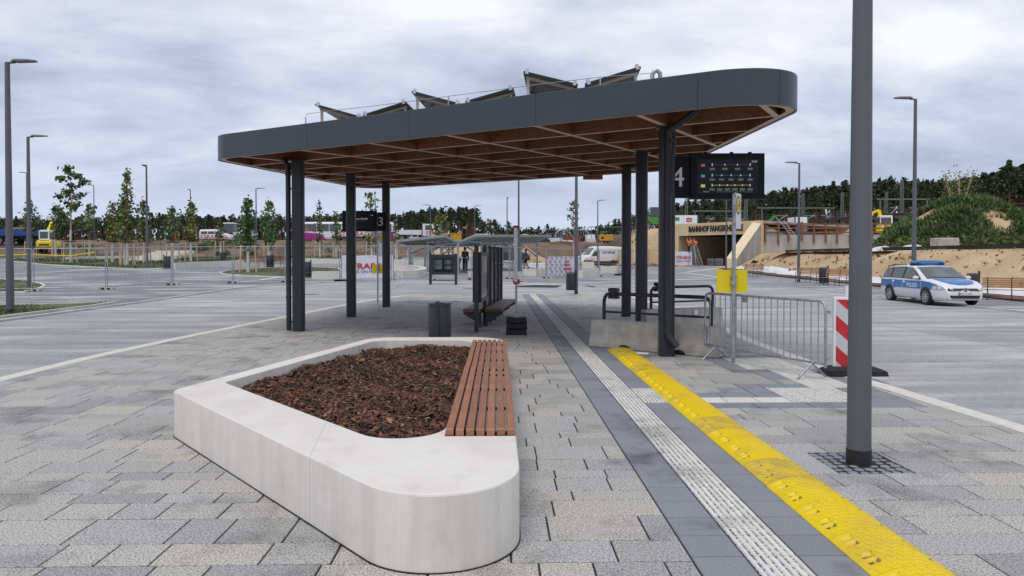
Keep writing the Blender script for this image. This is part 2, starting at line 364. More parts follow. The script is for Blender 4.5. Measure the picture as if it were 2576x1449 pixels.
M['letter'] = mat('silver numeral', (.62, .63, .65), .4, var=.02)
# ================================================================== bus platform
PLAT = [(-7.1, .3), (5.4, .3), (5.3, 7), (5.1, 10.5), (5.2, 14), (5.5, 17), (5.75, 20), (5.8, 30.2), (5.3, 31.6), (4.4, 32.2), (-3.0, 32.2), (-4.3, 30.6), (-5.2, 27), (-5.8, 22.5), (-6.3, 18.5), (-6.75, 15), (-7.0, 12)]
PLAT_IN = [Vector(p) for p in offpoly(PLAT, .25)]
# planter outline first, the slabs keep clear of it
PH = .43
_a, _b = G(774.8, 1147.9, PH), G(469.8, 1000.9, PH); _c, _d = G(538, 954, PH), G(906.8, 856.6, PH)
def isect(a, b, c, d):
    r, s = (b-a).to_2d(), (d-c).to_2d(); q = (c-a).to_2d(); k = (q.x*s.y-q.y*s.x)/(r.x*s.y-r.y*s.x); return a.to_2d()+r*k
_r0, _r1 = Vector((.13, 3, 0)), Vector((.13, 9, 0)); _k0, _k1 = Vector((0, 11.14, 0)), Vector((-1, 11.14, 0))
PO = [isect(_a, _b, _r0, _r1), isect(_r0, _r1, _k0, _k1), isect(_c, _d, _k0, _k1), isect(_a, _b, _c, _d)]
PI_ = offpoly(PO, [.52, .35, .21, .54])
POUT = roundpoly(PO, [.49, .62, .5, .22], 20); PINN = roundpoly(PI_, [.33, .3, .3, .12], 20)
GAP = .006
def slab_mesh(x0, x1, y0, y1, z=0.0):
    return MB().box(x0+GAP, x1-GAP, y0+GAP, y1-GAP, z-.05, z, c=.004)
pave = MB().prism(PLAT_IN, -.35, -.010).build('pavement', M['joint']); tag(pave, kind='structure')
SPECIAL = []                                             # (x0,x1,y0,y1) laid with other tiles
YB = 8.16
SMESH = {}
def shared_box(w, d, m, key, zt=0.0):
    k = (round(w, 3), round(d, 3), key)
    if k not in SMESH: SMESH[k] = MB().box(GAP-w/2, w/2-GAP, GAP-d/2, d/2-GAP, zt-.05, zt, c=.004).mesh(key, m)
    return SMESH[k]
def rib_mesh(w, d):
    k = (w, d, 'rib')
    if k not in SMESH:
        b = MB().box(GAP-w/2, w/2-GAP, GAP-d/2, d/2-GAP, -.05, -.003, 1, c=.002)
        for i in range(7):
            x = -w/2+(i+.5)*w/7; h = w/7*.31
            a0, a1, y0, y1 = h, h*.72, -d/2+GAP, d/2-GAP
            b.add([(x-a0, y0, -.003), (x+a0, y0, -.003), (x+a0, y1, -.003), (x-a0, y1, -.003), (x-a1, y0+.004, .004), (x+a1, y0+.004, .004), (x+a1, y1-.004, .004), (x-a1, y1-.004, .004)],
                  [(4, 5, 6, 7), (0, 1, 5, 4), (1, 2, 6, 5), (2, 3, 7, 6), (3, 0, 4, 7)], 0)
        SMESH[k] = b.mesh('ribbed_tile', [M['tactile'], M['grime']])
    return SMESH[k]
def stud_mesh(w, d):
    k = (w, d, 'stud')
    if k not in SMESH:
        b = MB().box(GAP-w/2, w/2-GAP, GAP-d/2, d/2-GAP, -.05, -.002, 1, c=.002)
        for i in range(7):
            for j in range(7):
                x = -w/2+(i+.5)*w/7; y = -d/2+(j+.5)*d/7
                if (i+j) % 2 == 0 or True:
                    q = [(math.cos(t*math.pi/3), math.sin(t*math.pi/3)) for t in range(6)]
                    b.add([(x+c*.0155, y+s*.0155, -.002) for c, s in q]+[(x+c*.011, y+s*.011, .004) for c, s in q], [(t, (t+1) % 6, 6+(t+1) % 6, 6+t) for t in range(6)]+[(6, 7, 8, 9, 10, 11)], 0)
        SMESH[k] = b.mesh('studded_tile', [M['tactile'], M['grime']])
    return SMESH[k]
far_tiles = {'dark_slab': MB(), 'ribbed_tile': MB()}
def tile(name, me, x, y, far=False):
    if far:
        b = far_tiles[name]; b.M = Matrix.Translation((x, y, 0))
        b.add([v.co for v in me.vertices], [list(p.vertices) for p in me.polygons], 0)
        for i, p in enumerate(me.polygons): b.m[-len(me.polygons)+i] = p.material_index
    else: link(me, name, pave, (x, y, 0))
yy = YB-.3*23
while yy < 31.7:
    yc = yy+.15; far = yc > 15
    studs = 8.1 < yc < 9.1
    tile('dark_slab', shared_box(.31, .3, M['darkslab'], 'dark_slab'), 1.245, yc, far)
    if studs: tile('studded_tile', stud_mesh(.3, .3), 1.55, yc); tile('studded_tile', stud_mesh(.3, .3), 1.85, yc)
    else:
        tile('ribbed_tile', rib_mesh(.3, .3), 1.55, yc, far); tile('dark_slab', shared_box(.3, .3, M['darkslab'], 'dark_slab'), 1.85, yc, far)
    yy += .3
for n, b in far_tiles.items():
    b.M = None; o = b.build(n, [M['darkslab']] if n == 'dark_slab' else [M['tactile'], M['grime']], pave); tag(o, kind='stuff')
def field(x0, x1, y0, y1, kind, w=.3):
    SPECIAL.append((x0, x1, y0, y1)); nx, ny = max(1, round((x1-x0)/w)), max(1, round((y1-y0)/.3)); dx, dy = (x1-x0)/nx, (y1-y0)/ny
    for i in range(nx):
        for j in range(ny):
            x, y = x0+(i+.5)*dx, y0+(j+.5)*dy
            if kind == 'stud': link(stud_mesh(round(dx, 3), round(dy, 3)), 'studded_tile', pave, (x, y, 0))
            elif kind == 'rib': link(rib_mesh(round(dx, 3), round(dy, 3)), 'ribbed_tile', pave, (x, y, 0))
            elif kind == 'white': link(shared_box(dx, dy, M['tactile'], 'guide_slab'), 'guide_slab', pave, (x, y, 0))
            else: link(shared_box(dx, dy, M['darkslab'], 'dark_slab'), 'dark_slab', pave, (x, y, 0))
yk = lambda k: YB+.3*k
field(2.3, 3.45, yk(0), yk(1), 'white', .4); field(3.45, 4.35, yk(0), yk(3), 'stud')
field(2.3, 4.85, yk(-1), yk(0), 'dark', .6); field(2.3, 3.15, yk(1), yk(2), 'dark', .42); field(3.15, 3.45, yk(1), yk(4), 'dark')
field(3.45, 4.05, yk(3), yk(4), 'dark'); field(4.35, 4.85, yk(0), yk(3), 'dark', .5)
field(4.05, 4.65, yk(3), yk(8), 'rib'); field(4.65, 4.85, yk(3), yk(8), 'dark', .2); field(3.75, 4.05, yk(4), yk(8), 'dark')
field(3.75, 4.65, yk(8), yk(12), 'rib'); field(3.45, 3.75, yk(7), yk(12), 'dark'); field(3.45, 4.65, yk(12), yk(13), 'dark')
SPECIAL.append((2.68, 3.28, yk(-9), yk(-7)))               # small cobbles round the lamp foot
for i in range(7):
    for j in range(7):
        x = 2.68+(i+.5)*.6/7+RN.uniform(-.006, .006); y = yk(-9)+(j+.5)*.6/7+RN.uniform(-.006, .006)
        s0 = .037+RN.uniform(0, .005); z = -.006+RN.uniform(-.004, .004)
        if math.hypot(x-2.98, y-5.76) < .09: continue
        if (i, j) == (0, 0) or len([k for k in SMESH if k[2] == 'cob']) < 6:
            k = (i, j, 'cob'); q = [(math.cos(t*math.pi/4+.3)*s0*RN.uniform(.95, 1.2), math.sin(t*math.pi/4+.3)*s0*RN.uniform(.95, 1.2)) for t in range(8)]
            SMESH[k] = MB().loft([[(a, b, -.03) for a, b in q], [(a, b, -.006) for a, b in q], [(a*.7, b*.7, 0) for a, b in q]]).mesh('cobble', M['darkslab'])
        me = SMESH[RN.choice([k for k in SMESH if k[2] == 'cob'])]
        link(me, 'cobble', pave, (x, y, z), RN.uniform(0, 6))
# terrazzo slabs
def in_view(x, y):
    p = Vector((x, y, 0))-CAM; d = p.dot(_f)
    if d < .5: return False
    u, v = 1288+F*p.dot(_r)/d, VC-F*p.dot(_u)/d
    return -60 < u < 2640 and v < 1500
PSHRINK = offpoly(PO, [.12]*4)
cells = []
def course(y0, y1, xa, xb, lens):
    x = xa-RN.random()*.5
    while x < xb:
        w_ = RN.choice(lens); a, b = max(x, xa), min(x+w_, xb); x += w_
        if xb-b < .14: b = xb; x = xb
        if b-a < .03: continue
        for (p0, p1, q0, q1) in SPECIAL:                # cut what the special tiles take
            if q0 < (y0+y1)/2 < q1:
                if a >= p0 and b <= p1: a = b; break
                if a < p0 < b <= p1+1e-6: b = p0
                elif p0 <= a < p1 < b: a = p1
                elif a < p0 and b > p1: cells.append((a, p0, y0, y1)); a = p1
        if b-a < .03: continue
        cells.append((a, b, y0, y1))
y = .4
while y < 32:
    d = RN.choice([.4, .4, .3, .2]); course(y, min(y+d, 32), -6.9, 1.09, [.3, .4, .6, .6]); y += d
k = -26
while yk(k) < 32: course(yk(k), yk(k+1), 2.0, 5.7, [.45, .6, .6, .9]); k += 1
full, part = [], []
for c in cells:
    P = clip(PLAT_IN, *c)
    if len(P) < 3: continue
    cx, cy = (c[0]+c[1])/2, (c[2]+c[3])/2
    if all(inside(q, PSHRINK) for q in P): continue
    ar = abs(sum(P[i-1][0]*P[i][1]-P[i][0]*P[i-1][1] for i in range(len(P))))/2
    if ar < .004: continue
    whole = abs(ar-(c[1]-c[0])*(c[3]-c[2])) < 1e-4
    (full if whole else part).append((c, P, cx, cy))
full.sort(key=lambda t: (not in_view(t[2], t[3]) or inside((t[2], t[3]), PO) or 2.0 < t[2] < 2.4, math.hypot(t[2], t[3])))
for i, (c, P, cx, cy) in enumerate(full[:300]):
    link(shared_box(c[1]-c[0], c[3]-c[2], M['slab'], 'paving_slab'), 'paving_slab', pave, (cx, cy, RN.uniform(-.0015, .0015)))
rest = MB()
for c, P, cx, cy in full[300:]: rest.box(c[0]+GAP, c[1]-GAP, c[2]+GAP, c[3]-GAP, -.05, RN.uniform(-.0015, .0015), c=.004)
for c, P, cx, cy in part:
    Q = [Vector(q).lerp(Vector((cx, cy)), .02) for q in P]; rest.prism(Q, -.05, 0, bot=False)
tag(rest.build('paving_slab', M['slab'], pave), kind='stuff')
# kerb stones
N_ = len(PLAT)
for i in range(1, N_):
    a, b = Vector(PLAT[i]), Vector(PLAT[(i+1) % N_]); ai, bi = PLAT_IN[i], PLAT_IN[(i+1) % N_]; n = max(1, round((b-a).length/1.0))
    for j in range(n):
        t0, t1 = j/n, (j+1)/n; e_ = .004/max(.01, (b-a).length/n)/n*1.0
        q = [a.lerp(b, t0+e_), a.lerp(b, t1-e_), bi.lerp(ai, 1-t1+e_), bi.lerp(ai, 1-t0-e_)]
        o_ = [p+(((ai+bi)/2-(a+b)/2).normalized())*.012 if k < 2 else p for k, p in enumerate(q)]
        MB().loft([[(*p, -.25) for p in q], [(*p, -.02) for p in q], [(*p, .003) for p in o_]]).build('kerb_stone', M['kerb'], pave)
# thin pale guide line across the far end of the platform
for i in range(16):
    x = -4.4+i*.36
    if x > 1.0: break
    link(shared_box(.35, .24, M['tactile'], 'guide_slab', .006), 'guide_slab', pave, (x, 27.6, 0))
# ================================================================== planter
pl = thing('planter', 'large white cast stone planter ring filled with bark mulch, in the foreground', 'planter')
def ring_piece(sts, name='stone_segment', top=PH):
    secs = []
    for o, i in sts:
        d = (Vector(i)-Vector(o)).normalized(); b = .014
        oo, ii = Vector(o), Vector(i)
        secs.append([(*oo, .0), (*oo, top-b), (*(oo+d*b*.3), top-b*.3), (*(oo+d*b), top), (*(ii-d*b), top), (*(ii-d*b*.3), top-b*.3), (*ii, top-b), (*ii, .0)])
    m = MB(); m.loft(secs, 0, False)
    o = m.build(name, M['planter'], pl, sharp=.35)
    return o
n_ = 21                                                  # points per rounded corner
st = [(POUT[i], PINN[i]) for i in range(len(POUT))]
FR, BR, BL, LC = st[:n_], st[n_:2*n_], st[2*n_:3*n_], st[3*n_:]
def mid(s, e, t): return (s[0].lerp(e[0], t), s[1].lerp(e[1], t))
def at_y(s, e, y):
    r = []
    for k in (0, 1): r.append(s[k].lerp(e[k], (y-s[k].y)/(e[k].y-s[k].y)))
    return tuple(r)
g_ = .0009
sm = mid(LC[-1], FR[0], .80); sm_a, sm_b = mid(LC[-1], FR[0], .80-g_/2), mid(LC[-1], FR[0], .80+g_/2)
lm_a, lm_b = mid(BL[-1], LC[0], 1-g_), mid(BL[-1], LC[0], 1)
fm_a, fm_b = BL[0], BL[0]
ring_piece([sm_b]+FR+[at_y(FR[-1], BR[0], 4.985)])
ring_piece([at_y(FR[-1], BR[0], 10.52)]+BR+[mid(BR[-1], BL[0], .9975)])
ring_piece([mid(BR[-1], BL[0], 1)]+BL+[mid(BL[-1], LC[0], .12)])
ring_piece([mid(BL[-1], LC[0], .121)]+[lm_a])
ring_piece([lm_b]+LC+[sm_a])
for o in [c for c in bpy.data.objects if c.parent is pl]: pass
ring_piece([at_y(FR[-1], BR[0], 4.99), at_y(FR[-1], BR[0], 10.51)], 'seat_support', .395)
# thin dark joint round the foot
m = MB(); fo = roundpoly(offpoly(PO, -.007), [.497, .627, .507, .227], 20)
m.prism(fo, 0.0, .007, bot=False); m.build('foot_joint', M['joint'], pl)
# mulch
def mulch_z(x, y):
    return .30+.05*math.sin(x*2.1+.5)*math.sin(y*.9)+.035*sstep(-2.2, -.4, x)+.02*math.sin(x*7+y*5)
mb = MB(); xs = [-3.2+.16*i for i in range(22)]; ys = [3.6+.2*i for i in range(39)]
for i in range(len(xs)-1):
    for j in range(len(ys)-1):
        P = clip(PINN, xs[i], xs[i+1], ys[j], ys[j+1])
        if len(P) > 2: mb.add([(p[0], p[1], mulch_z(*p)-.012) for p in P], [tuple(range(len(P)))])
bed = mb.build('mulch_bed', M['mulchbed'], pl)
ch = MB(); cnt = 0
x0, x1 = min(p.x for p in PINN), max(p.x for p in PINN); y0, y1 = min(p.y for p in PINN), max(p.y for p in PINN)
PCH = offpoly(PINN, .012)
rch = random.Random(3)
while cnt < 17000:
    x, y = rch.uniform(x0, x1), rch.uniform(y0, y1)
    if not inside((x, y), PINN): continue
    if y > 7.5 and rch.random() < .35: continue
    cnt += 1
    l = min(.055, rch.expovariate(1/.014)+.008)*(1.5 if rch.random() < .06 else 1); w_ = l*rch.uniform(.18, .5); a = rch.uniform(0, 6.28); tl = rch.gauss(0, .42); z = mulch_z(x, y)+rch.uniform(-.008, .014)
    c, s = math.cos(a), math.sin(a); dz = math.sin(tl)*l; tw = rch.uniform(-.5, .5)*w_; h = rch.uniform(.002, .006)
    A = (x-c*l, y-s*l, z-dz); B = (x+c*l, y+s*l, z+dz); C_ = (x-s*w_, y+c*w_, z+tw+h); D = (x+s*w_, y-c*w_, z-tw+h)
    ch.add([A, D, B, C_, (x, y, z+h*2.2)], [(0, 1, 4), (1, 2, 4), (2, 3, 4), (3, 0, 4)], 1 if rch.random() < .09 else 0)
tag(ch.build('bark_chips', [M['chips'], M['palechips']], pl), kind='stuff')
# seats on the planter rim
def rim_seat(y0, y1, z, label):
    t = thing('wooden_seat', label, 'bench seat', (-.125, y0, .395), 0, 'slatted seats on the planter rim')
    Ln = y1-y0
    for k in range(7):
        x = -.255+.0365+.073*k
        link(shared_slat(Ln), 'slat', t, (x, RN.uniform(-.004, .006), z))
    for f in (.06, .35, .65, .94):
        MB().box(-.25, .25, Ln*f-.02, Ln*f+.02, 0, .020).build('support_bar', M['anth'], t)
    return t
SL = {}
def shared_slat(Ln):
    if Ln not in SL: SL[Ln] = MB().box(-.0285, .0285, 0, Ln, .022, .072, c=.006).mesh('slat', M['slat'])
    return SL[Ln]
rim_seat(4.995, 7.88, .012, 'front length of reddish wooden slat seat on the white planter rim')
rim_seat(7.90, 10.50, -.004, 'rear length of reddish wooden slat seat, nearer the shelter')
# ================================================================== yellow hose ramp along the tactile strip
def ramp_h(s): return .006+.062*max(0, 1-(2*s-1)**2)**.85
def ramp_mesh(seed, m):
    r = random.Random(seed); b = MB(); nx, ny, Wd, Ln = 50, 50, .45, .496
    pk = [(.15, .13), (.16, .20), (.15, .36), (.16, .43), (.86, .16), (.86, .42)]
    def h(s, y):
        z = ramp_h(s)
        for (ps, py) in pk:
            a = abs(s-ps)/(.07 if ps < .5 else .04); c = abs(y-py)/.022
            if a < 1 and c < 1: z = min(z, lerp(.008, z, max(a, c)**5))
        return z
    vs = [(-Wd/2+Wd*i/nx, Ln*j/ny, h(i/nx, Ln*j/ny)) for j in range(ny+1) for i in range(nx+1)]
    b.add(vs, [(j*(nx+1)+i, j*(nx+1)+i+1, (j+1)*(nx+1)+i+1, (j+1)*(nx+1)+i) for j in range(ny) for i in range(nx)], 0, True)
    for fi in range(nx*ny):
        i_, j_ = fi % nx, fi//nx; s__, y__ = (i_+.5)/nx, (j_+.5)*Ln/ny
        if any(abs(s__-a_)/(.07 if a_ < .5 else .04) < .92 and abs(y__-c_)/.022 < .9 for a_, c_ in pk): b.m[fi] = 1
    b.add([(-Wd/2, 0, 0), (Wd/2, 0, 0), (Wd/2, Ln, 0), (-Wd/2, Ln, 0)], [(3, 2, 1, 0)])
    for e0, e1 in (((-Wd/2, 0), (-Wd/2, Ln)), ((Wd/2, Ln), (Wd/2, 0))):
        b.add([(*e0, 0), (*e1, 0), (*e1, .0061), (*e0, .0061)], [(0, 1, 2, 3), (3, 2, 1, 0)])
    for j0 in (0, ny):
        for i in range(nx):
            a, c = vs[j0*(nx+1)+i], vs[j0*(nx+1)+i+1]; b.add([(a[0], a[1], 0), (c[0], c[1], 0), c, a], [(0, 1, 2, 3)])
    for i in range(13):
        for j in range(9):
            s, y = .08+i*.068, .03+j*.054
            if any(abs(s-p)/(.1) < 1 and abs(y-q) < .04 for p, q in pk): continue
            al = (i+j) % 2
            dx, dy = (.024, .006) if al else (-.006, .024)
            x = -Wd/2+Wd*s; wx, wy = -dy*.16, dx*.16
            P = []
            for (ex, ey) in ((x-dx-wx, y-dy-wy), (x+dx-wx, y+dy-wy), (x+dx+wx, y+dy+wy), (x-dx+wx, y-dy+wy)): P.append((ex, ey, ramp_h((ex+Wd/2)/Wd)))
            b.add(P+[(p[0], p[1], p[2]+.0035) for p in P], [(4, 5, 6, 7), (0, 1, 5, 4), (1, 2, 6, 5), (2, 3, 7, 6), (3, 0, 4, 7)])
    return b.mesh('ramp_module', [m, M['painted_shade']])
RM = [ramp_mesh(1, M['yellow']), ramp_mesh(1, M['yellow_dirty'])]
ra = thing('hose_ramp', 'long yellow plastic hose ramp lying beside the tactile strip', 'cable ramp', (2.205, 2.66, 0))
dirty = {5: 1, 8: 1, 15: 1, 18: 1, 19: 1}
bolt = MB(); [bolt.cyl((-.225+.45*.19, y, .008), (-.225+.45*.195, y, .024), .014, n=8) for y in (.13, .43)]; bolt = bolt.mesh('bolt_pair', M['black'])
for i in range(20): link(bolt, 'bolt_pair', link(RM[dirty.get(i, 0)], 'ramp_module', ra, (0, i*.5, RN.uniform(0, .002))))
m = MB(); m.loft([[(-.225, 10.0, 0), (.225, 10.0, 0), (.14, 10.0, .05), (-.14, 10.0, .05)], [(-.22, 10.12, 0), (.2, 10.12, 0), (.12, 10.12, .04), (-.14, 10.12, .04)], [(-.15, 10.26, 0), (.12, 10.26, 0), (.06, 10.24, .012), (-.08, 10.24, .012)]])
m.build('end_piece', M['yellow_dirty'], ra)
# ================================================================== canopy
cols = {}
for nm, u, v in (('a', 752, 833), ('b', 884, 797), ('c', 972, 772), ('d', 1676, 895), ('f', 1575, 796)): cols[nm] = G(u, v)
cols['e'] = (cols['d']+cols['f'])/2
tops = {'a': 405, 'b': 437, 'c': 460, 'd': 318, 'f': 423}
H_ = {k: GY({'a': 752, 'b': 884, 'c': 972, 'd': 1676, 'f': 1575}[k], t, cols[k].y).z for k, t in tops.items()}
import numpy as np
A_ = np.array([[1, cols[k].x, cols[k].y] for k in tops]); s_ = np.linalg.lstsq(A_, np.array([H_[k] for k in tops]), rcond=None)[0]
def CZ(x, y): return float(s_[0]+s_[1]*x+s_[2]*y)          # underside of the beams
def GC(u, v, dz=0):                                       # pixel onto the canopy's plane
    p = G(u, v, 4.0)
    for _ in range(30): p = G(u, v, CZ(p.x, p.y)+dz)
    return p
q0, q1 = GC(566, 396), GC(1755, 270.5)
e0, e1 = GC(1994, 286), GC(1772, 391)
f0, f1 = GC(1262.7, 455.5), GC(1640, 432)
h0, h1 = GC(541, 402.5), GC(873, 467)
CP = [isect(q0, q1, e0, e1), isect(e0, e1, f0, f1), isect(f0, f1, h0, h1), isect(h0, h1, q0, q1)]     # FR BR BL FL, ccw
CR = roundpoly(CP, [1.0, 1.1, 1.0, .85], 14)
ca = thing('bus_canopy', 'flat bus stop canopy with dark fascia, timber grid soffit and six dark columns', 'canopy')
def per(poly):
    Ls = [0]
    for i in range(len(poly)): Ls.append(Ls[-1]+(Vector(poly[(i+1) % len(poly)])-Vector(poly[i])).length)
    return Ls
def path_pts(poly, s0, s1):
    Ls = per(poly); out = []
    def pt(s):
        s %= Ls[-1]
        for i in range(len(poly)):
            if Ls[i+1] >= s: return Vector(poly[i]).lerp(Vector(poly[(i+1) % len(poly)]), (s-Ls[i])/(Ls[i+1]-Ls[i]))
    out.append(pt(s0))
    for rep in (0, 1):
        for i in range(len(poly)):
            s = Ls[i]+rep*Ls[-1]
            if s0+.01 < s < s1-.01: out.append(Vector(poly[i]))
    out.append(pt(s1)); return out
FH = .50
Ls = per(CR); tot = Ls[-1]
def s_of(p):
    best = (9e9, 0)
    for i in range(len(CR)):
        a, b = CR[i], CR[(i+1) % len(CR)]; d = b-a; t = max(0, min(1, (p.to_2d()-a).dot(d)/d.dot(d))); q = (a+d*t-p.to_2d()).length
        if q < best[0]: best = (q, Ls[i]+d.length*t)
    return best[1]
seams = [s_of(GC(*p)) for p in ((566, 396), (778.5, 375), (1035, 348), (1350, 314), (1755, 270.5), (1945, 266))]
seams = sorted(s % tot for s in seams)
k0 = list(seams); seq = []
for i in range(len(k0)):
    a, b = k0[i], k0[(i+1) % len(k0)]
    if b <= a: b += tot
    n = 1 if b-a < 3.2 else math.ceil((b-a)/2.6)
    seq += [(a+(b-a)*j/n, a+(b-a)*(j+1)/n) for j in range(n)]
cen = sum(CR, Vector((0, 0)))/len(CR)
for a, b in seq:
    pts = path_pts(CR, a+.003, b-.003); m = MB(); secs = []
    for i, p in enumerate(pts):
        t = (pts[min(i+1, len(pts)-1)]-pts[max(i-1, 0)]).normalized(); nn = Vector((-t.y, t.x)); z = CZ(*p); q = p+nn*.035; r = p+nn*.15
        secs.append([(*p, z-.012), (*p, z+FH-.01), (*(p+nn*.01), z+FH), (*r, z+FH), (*r, z+FH-.03), (*q, z+FH-.03), (*q, z-.012)])
    m.loft(secs, 0, True); o = m.build('fascia_panel', M['fascia'], ca, sharp=.3)
# roof sheet and deck
def canopy_sheet(poly, z0, z1, name, mt):
    m = MB(); n = len(poly)
    m.add([(*p, CZ(*p)+z0) for p in poly]+[(*p, CZ(*p)+z1) for p in poly], [tuple(range(n))[::-1], tuple(range(n, 2*n))]+[(i, (i+1) % n, n+(i+1) % n, n+i) for i in range(n)])
    return m.build(name, mt, ca)
canopy_sheet(offpoly(CR, .06), .42, .45, 'roof', M['roof'])
canopy_sheet(offpoly(CR, .055), .33, .345, 'timber_deck', M['glulam'])
# rim beam, then the grid of beams cut to the rounded outline
CI = offpoly(CR, .16)
rim = MB(); n = len(CR); co = offpoly(CR, .04)
rim.loft([[(*co[i % n], CZ(*co[i % n])+.001), (*CI[i % n], CZ(*CI[i % n])+.001), (*CI[i % n], CZ(*CI[i % n])+.33), (*co[i % n], CZ(*co[i % n])+.33)] for i in range(n+1)], 0, False, True, False)
o = rim.build('rim_beam', [M['glulam'], M['glulam_face']], ca)
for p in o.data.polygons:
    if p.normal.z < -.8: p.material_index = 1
Bd = (q1-q0).to_2d().normalized(); Ad = Vector((-Bd.y, Bd.x))
def chord(p, d):
    ts = []
    for i in range(n):
        a, b = CI[i], CI[(i+1) % n]; e_ = b-a; den = d.x*e_.y-d.y*e_.x
        if abs(den) < 1e-9: continue
        q = a-p; t = (q.x*e_.y-q.y*e_.x)/den; s = (q.x*d.y-q.y*d.x)/den
        if 0 <= s <= 1: ts.append(t)
    return (min(ts), max(ts)) if len(ts) >= 2 else None
cd = cols['d'].to_2d()
def grid_beams(d, nrm, pitch, name, drop):
    for k in range(-9, 10):
        p = cd+nrm*pitch*k; c = chord(p, d)
        if not c or c[1]-c[0] < .3: continue
        a, b = p+d*(c[0]-.05), p+d*(c[1]+.05); w_ = nrm*.05
        m = MB(); vs = []
        for q in (a, b):
            for sg, z in ((-1, drop), (1, drop), (1, .33), (-1, .33)): r = q+w_*sg; vs.append((r.x, r.y, CZ(r.x, r.y)+z))
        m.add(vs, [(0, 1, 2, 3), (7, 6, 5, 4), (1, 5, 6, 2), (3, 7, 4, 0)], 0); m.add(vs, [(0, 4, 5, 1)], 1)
        m.build(name, [M['glulam'], M['glulam_face']], ca)
grid_beams(Ad, Bd, 1.76, 'grid_beam', .004); grid_beams(Bd, Ad, 1.5, 'grid_beam', .008)
for k in cols:
    p = cols[k]; h = CZ(p.x, p.y)
    r = .125
    m = MB(); q = roundpoly([(p.x-r, p.y-r), (p.x+r, p.y-r), (p.x+r, p.y+r), (p.x-r, p.y+r)], .055, 5)
    m.prism(q, 0, h-.02, smooth=True); m.box(p.x-.17, p.x+.17, p.y-.17, p.y+.17, h-.022, h+.002)
    m.build('column', M['anth'], ca)
# rain pipes
def pipe(top, path, out, rings):
    m = MB(); m.tube(path, .058, 12, 0)
    for z in rings: m.tube([(path[2][0], path[2][1], z), (path[2][0], path[2][1], z+.05)], .066, 12)
    for z in (rings[0]-.3, rings[-1]-.55): m.box(path[2][0]-.02, out[0], path[2][1]-.02, path[2][1]+.02, z, z+.03)
    m.build('rain_pipe', M['anth'], ca)
p = cols['a']; x = G(727, 833).x; h = CZ(p.x, p.y)
pipe(None, [(x-1.3, p.y-.1, h+.20), (x-.08, p.y, h+.02), (x, p.y, h-.14), (x, p.y, .02)], (p.x, p.y), [h-.35, 1.1, .75])
p = cols['d']; px = p.x-.02; py = p.y-.19; h = CZ(px, py)
pipe(None, [(px+.42, py-.6, h+.24), (px+.28, py-.40, h+.10), (px, py, h-.10), (px, py, .42), (px+.02, py-.02, .33), (px+.13, py-.10, .2)], (p.x, p.y), [h-.3, 1.35, .42])
for k in cols:                                            # small spotlights in the grid bays
    pass
for (u, v) in ((1080, 352), (1420, 319), (1372, 352), (880, 384)):
    p = GC(u, v); m = MB(); z = CZ(p.x, p.y)
    m.beam((p.x-.02, p.y, z+.17), (p.x+.10, p.y+.30, z+.22), .07, .05); m.build('spotlight', M['alu'], ca)
m = MB(); p = GC(1492, 441); m.box(p.x-.3, p.x+.3, p.y-.05, p.y+.2, p.z-.12, p.z+.0); m.build('junction_box', M['glulam'], ca)
# lightning wire and vent on the roof
nB = Vector((-Ad.x, -Ad.y, 0))
def on_front(u, v, s): return GP(u, v, (*(q0.to_2d()+Ad*s), 0), (Ad.x, Ad.y, 0))
wpts = [on_front(769, 291, .5), on_front(775, 286, .5), on_front(1000, 259, .5), on_front(1350, 213, .5), on_front(1500, 195, .5), on_front(1650, 183, .5)]
m = MB(); m.tube(wpts, .006, 5)
for u, v in ((769, 295), (1128, 244), (1510, 197)):
    a = on_front(u, v, .5); m.cyl((a.x, a.y, CZ(a.x, a.y)+.44), a, .012, n=6)
m.build('lightning_wire', M['galv'], ca)
a = on_front(1641, 192, .9); zt = GP(1650, 178, a, (Ad.x, Ad.y, 0)).z
m = MB(); m.tube([(a.x, a.y, CZ(a.x, a.y)+.44), (a.x, a.y, zt-.06), (a.x+.03, a.y, zt), (a.x+.08, a.y, zt+.01), (a.x+.125, a.y, zt-.03), (a.x+.13, a.y, zt-.12)], .035, 10); m.build('roof_vent', M['galv'], ca)
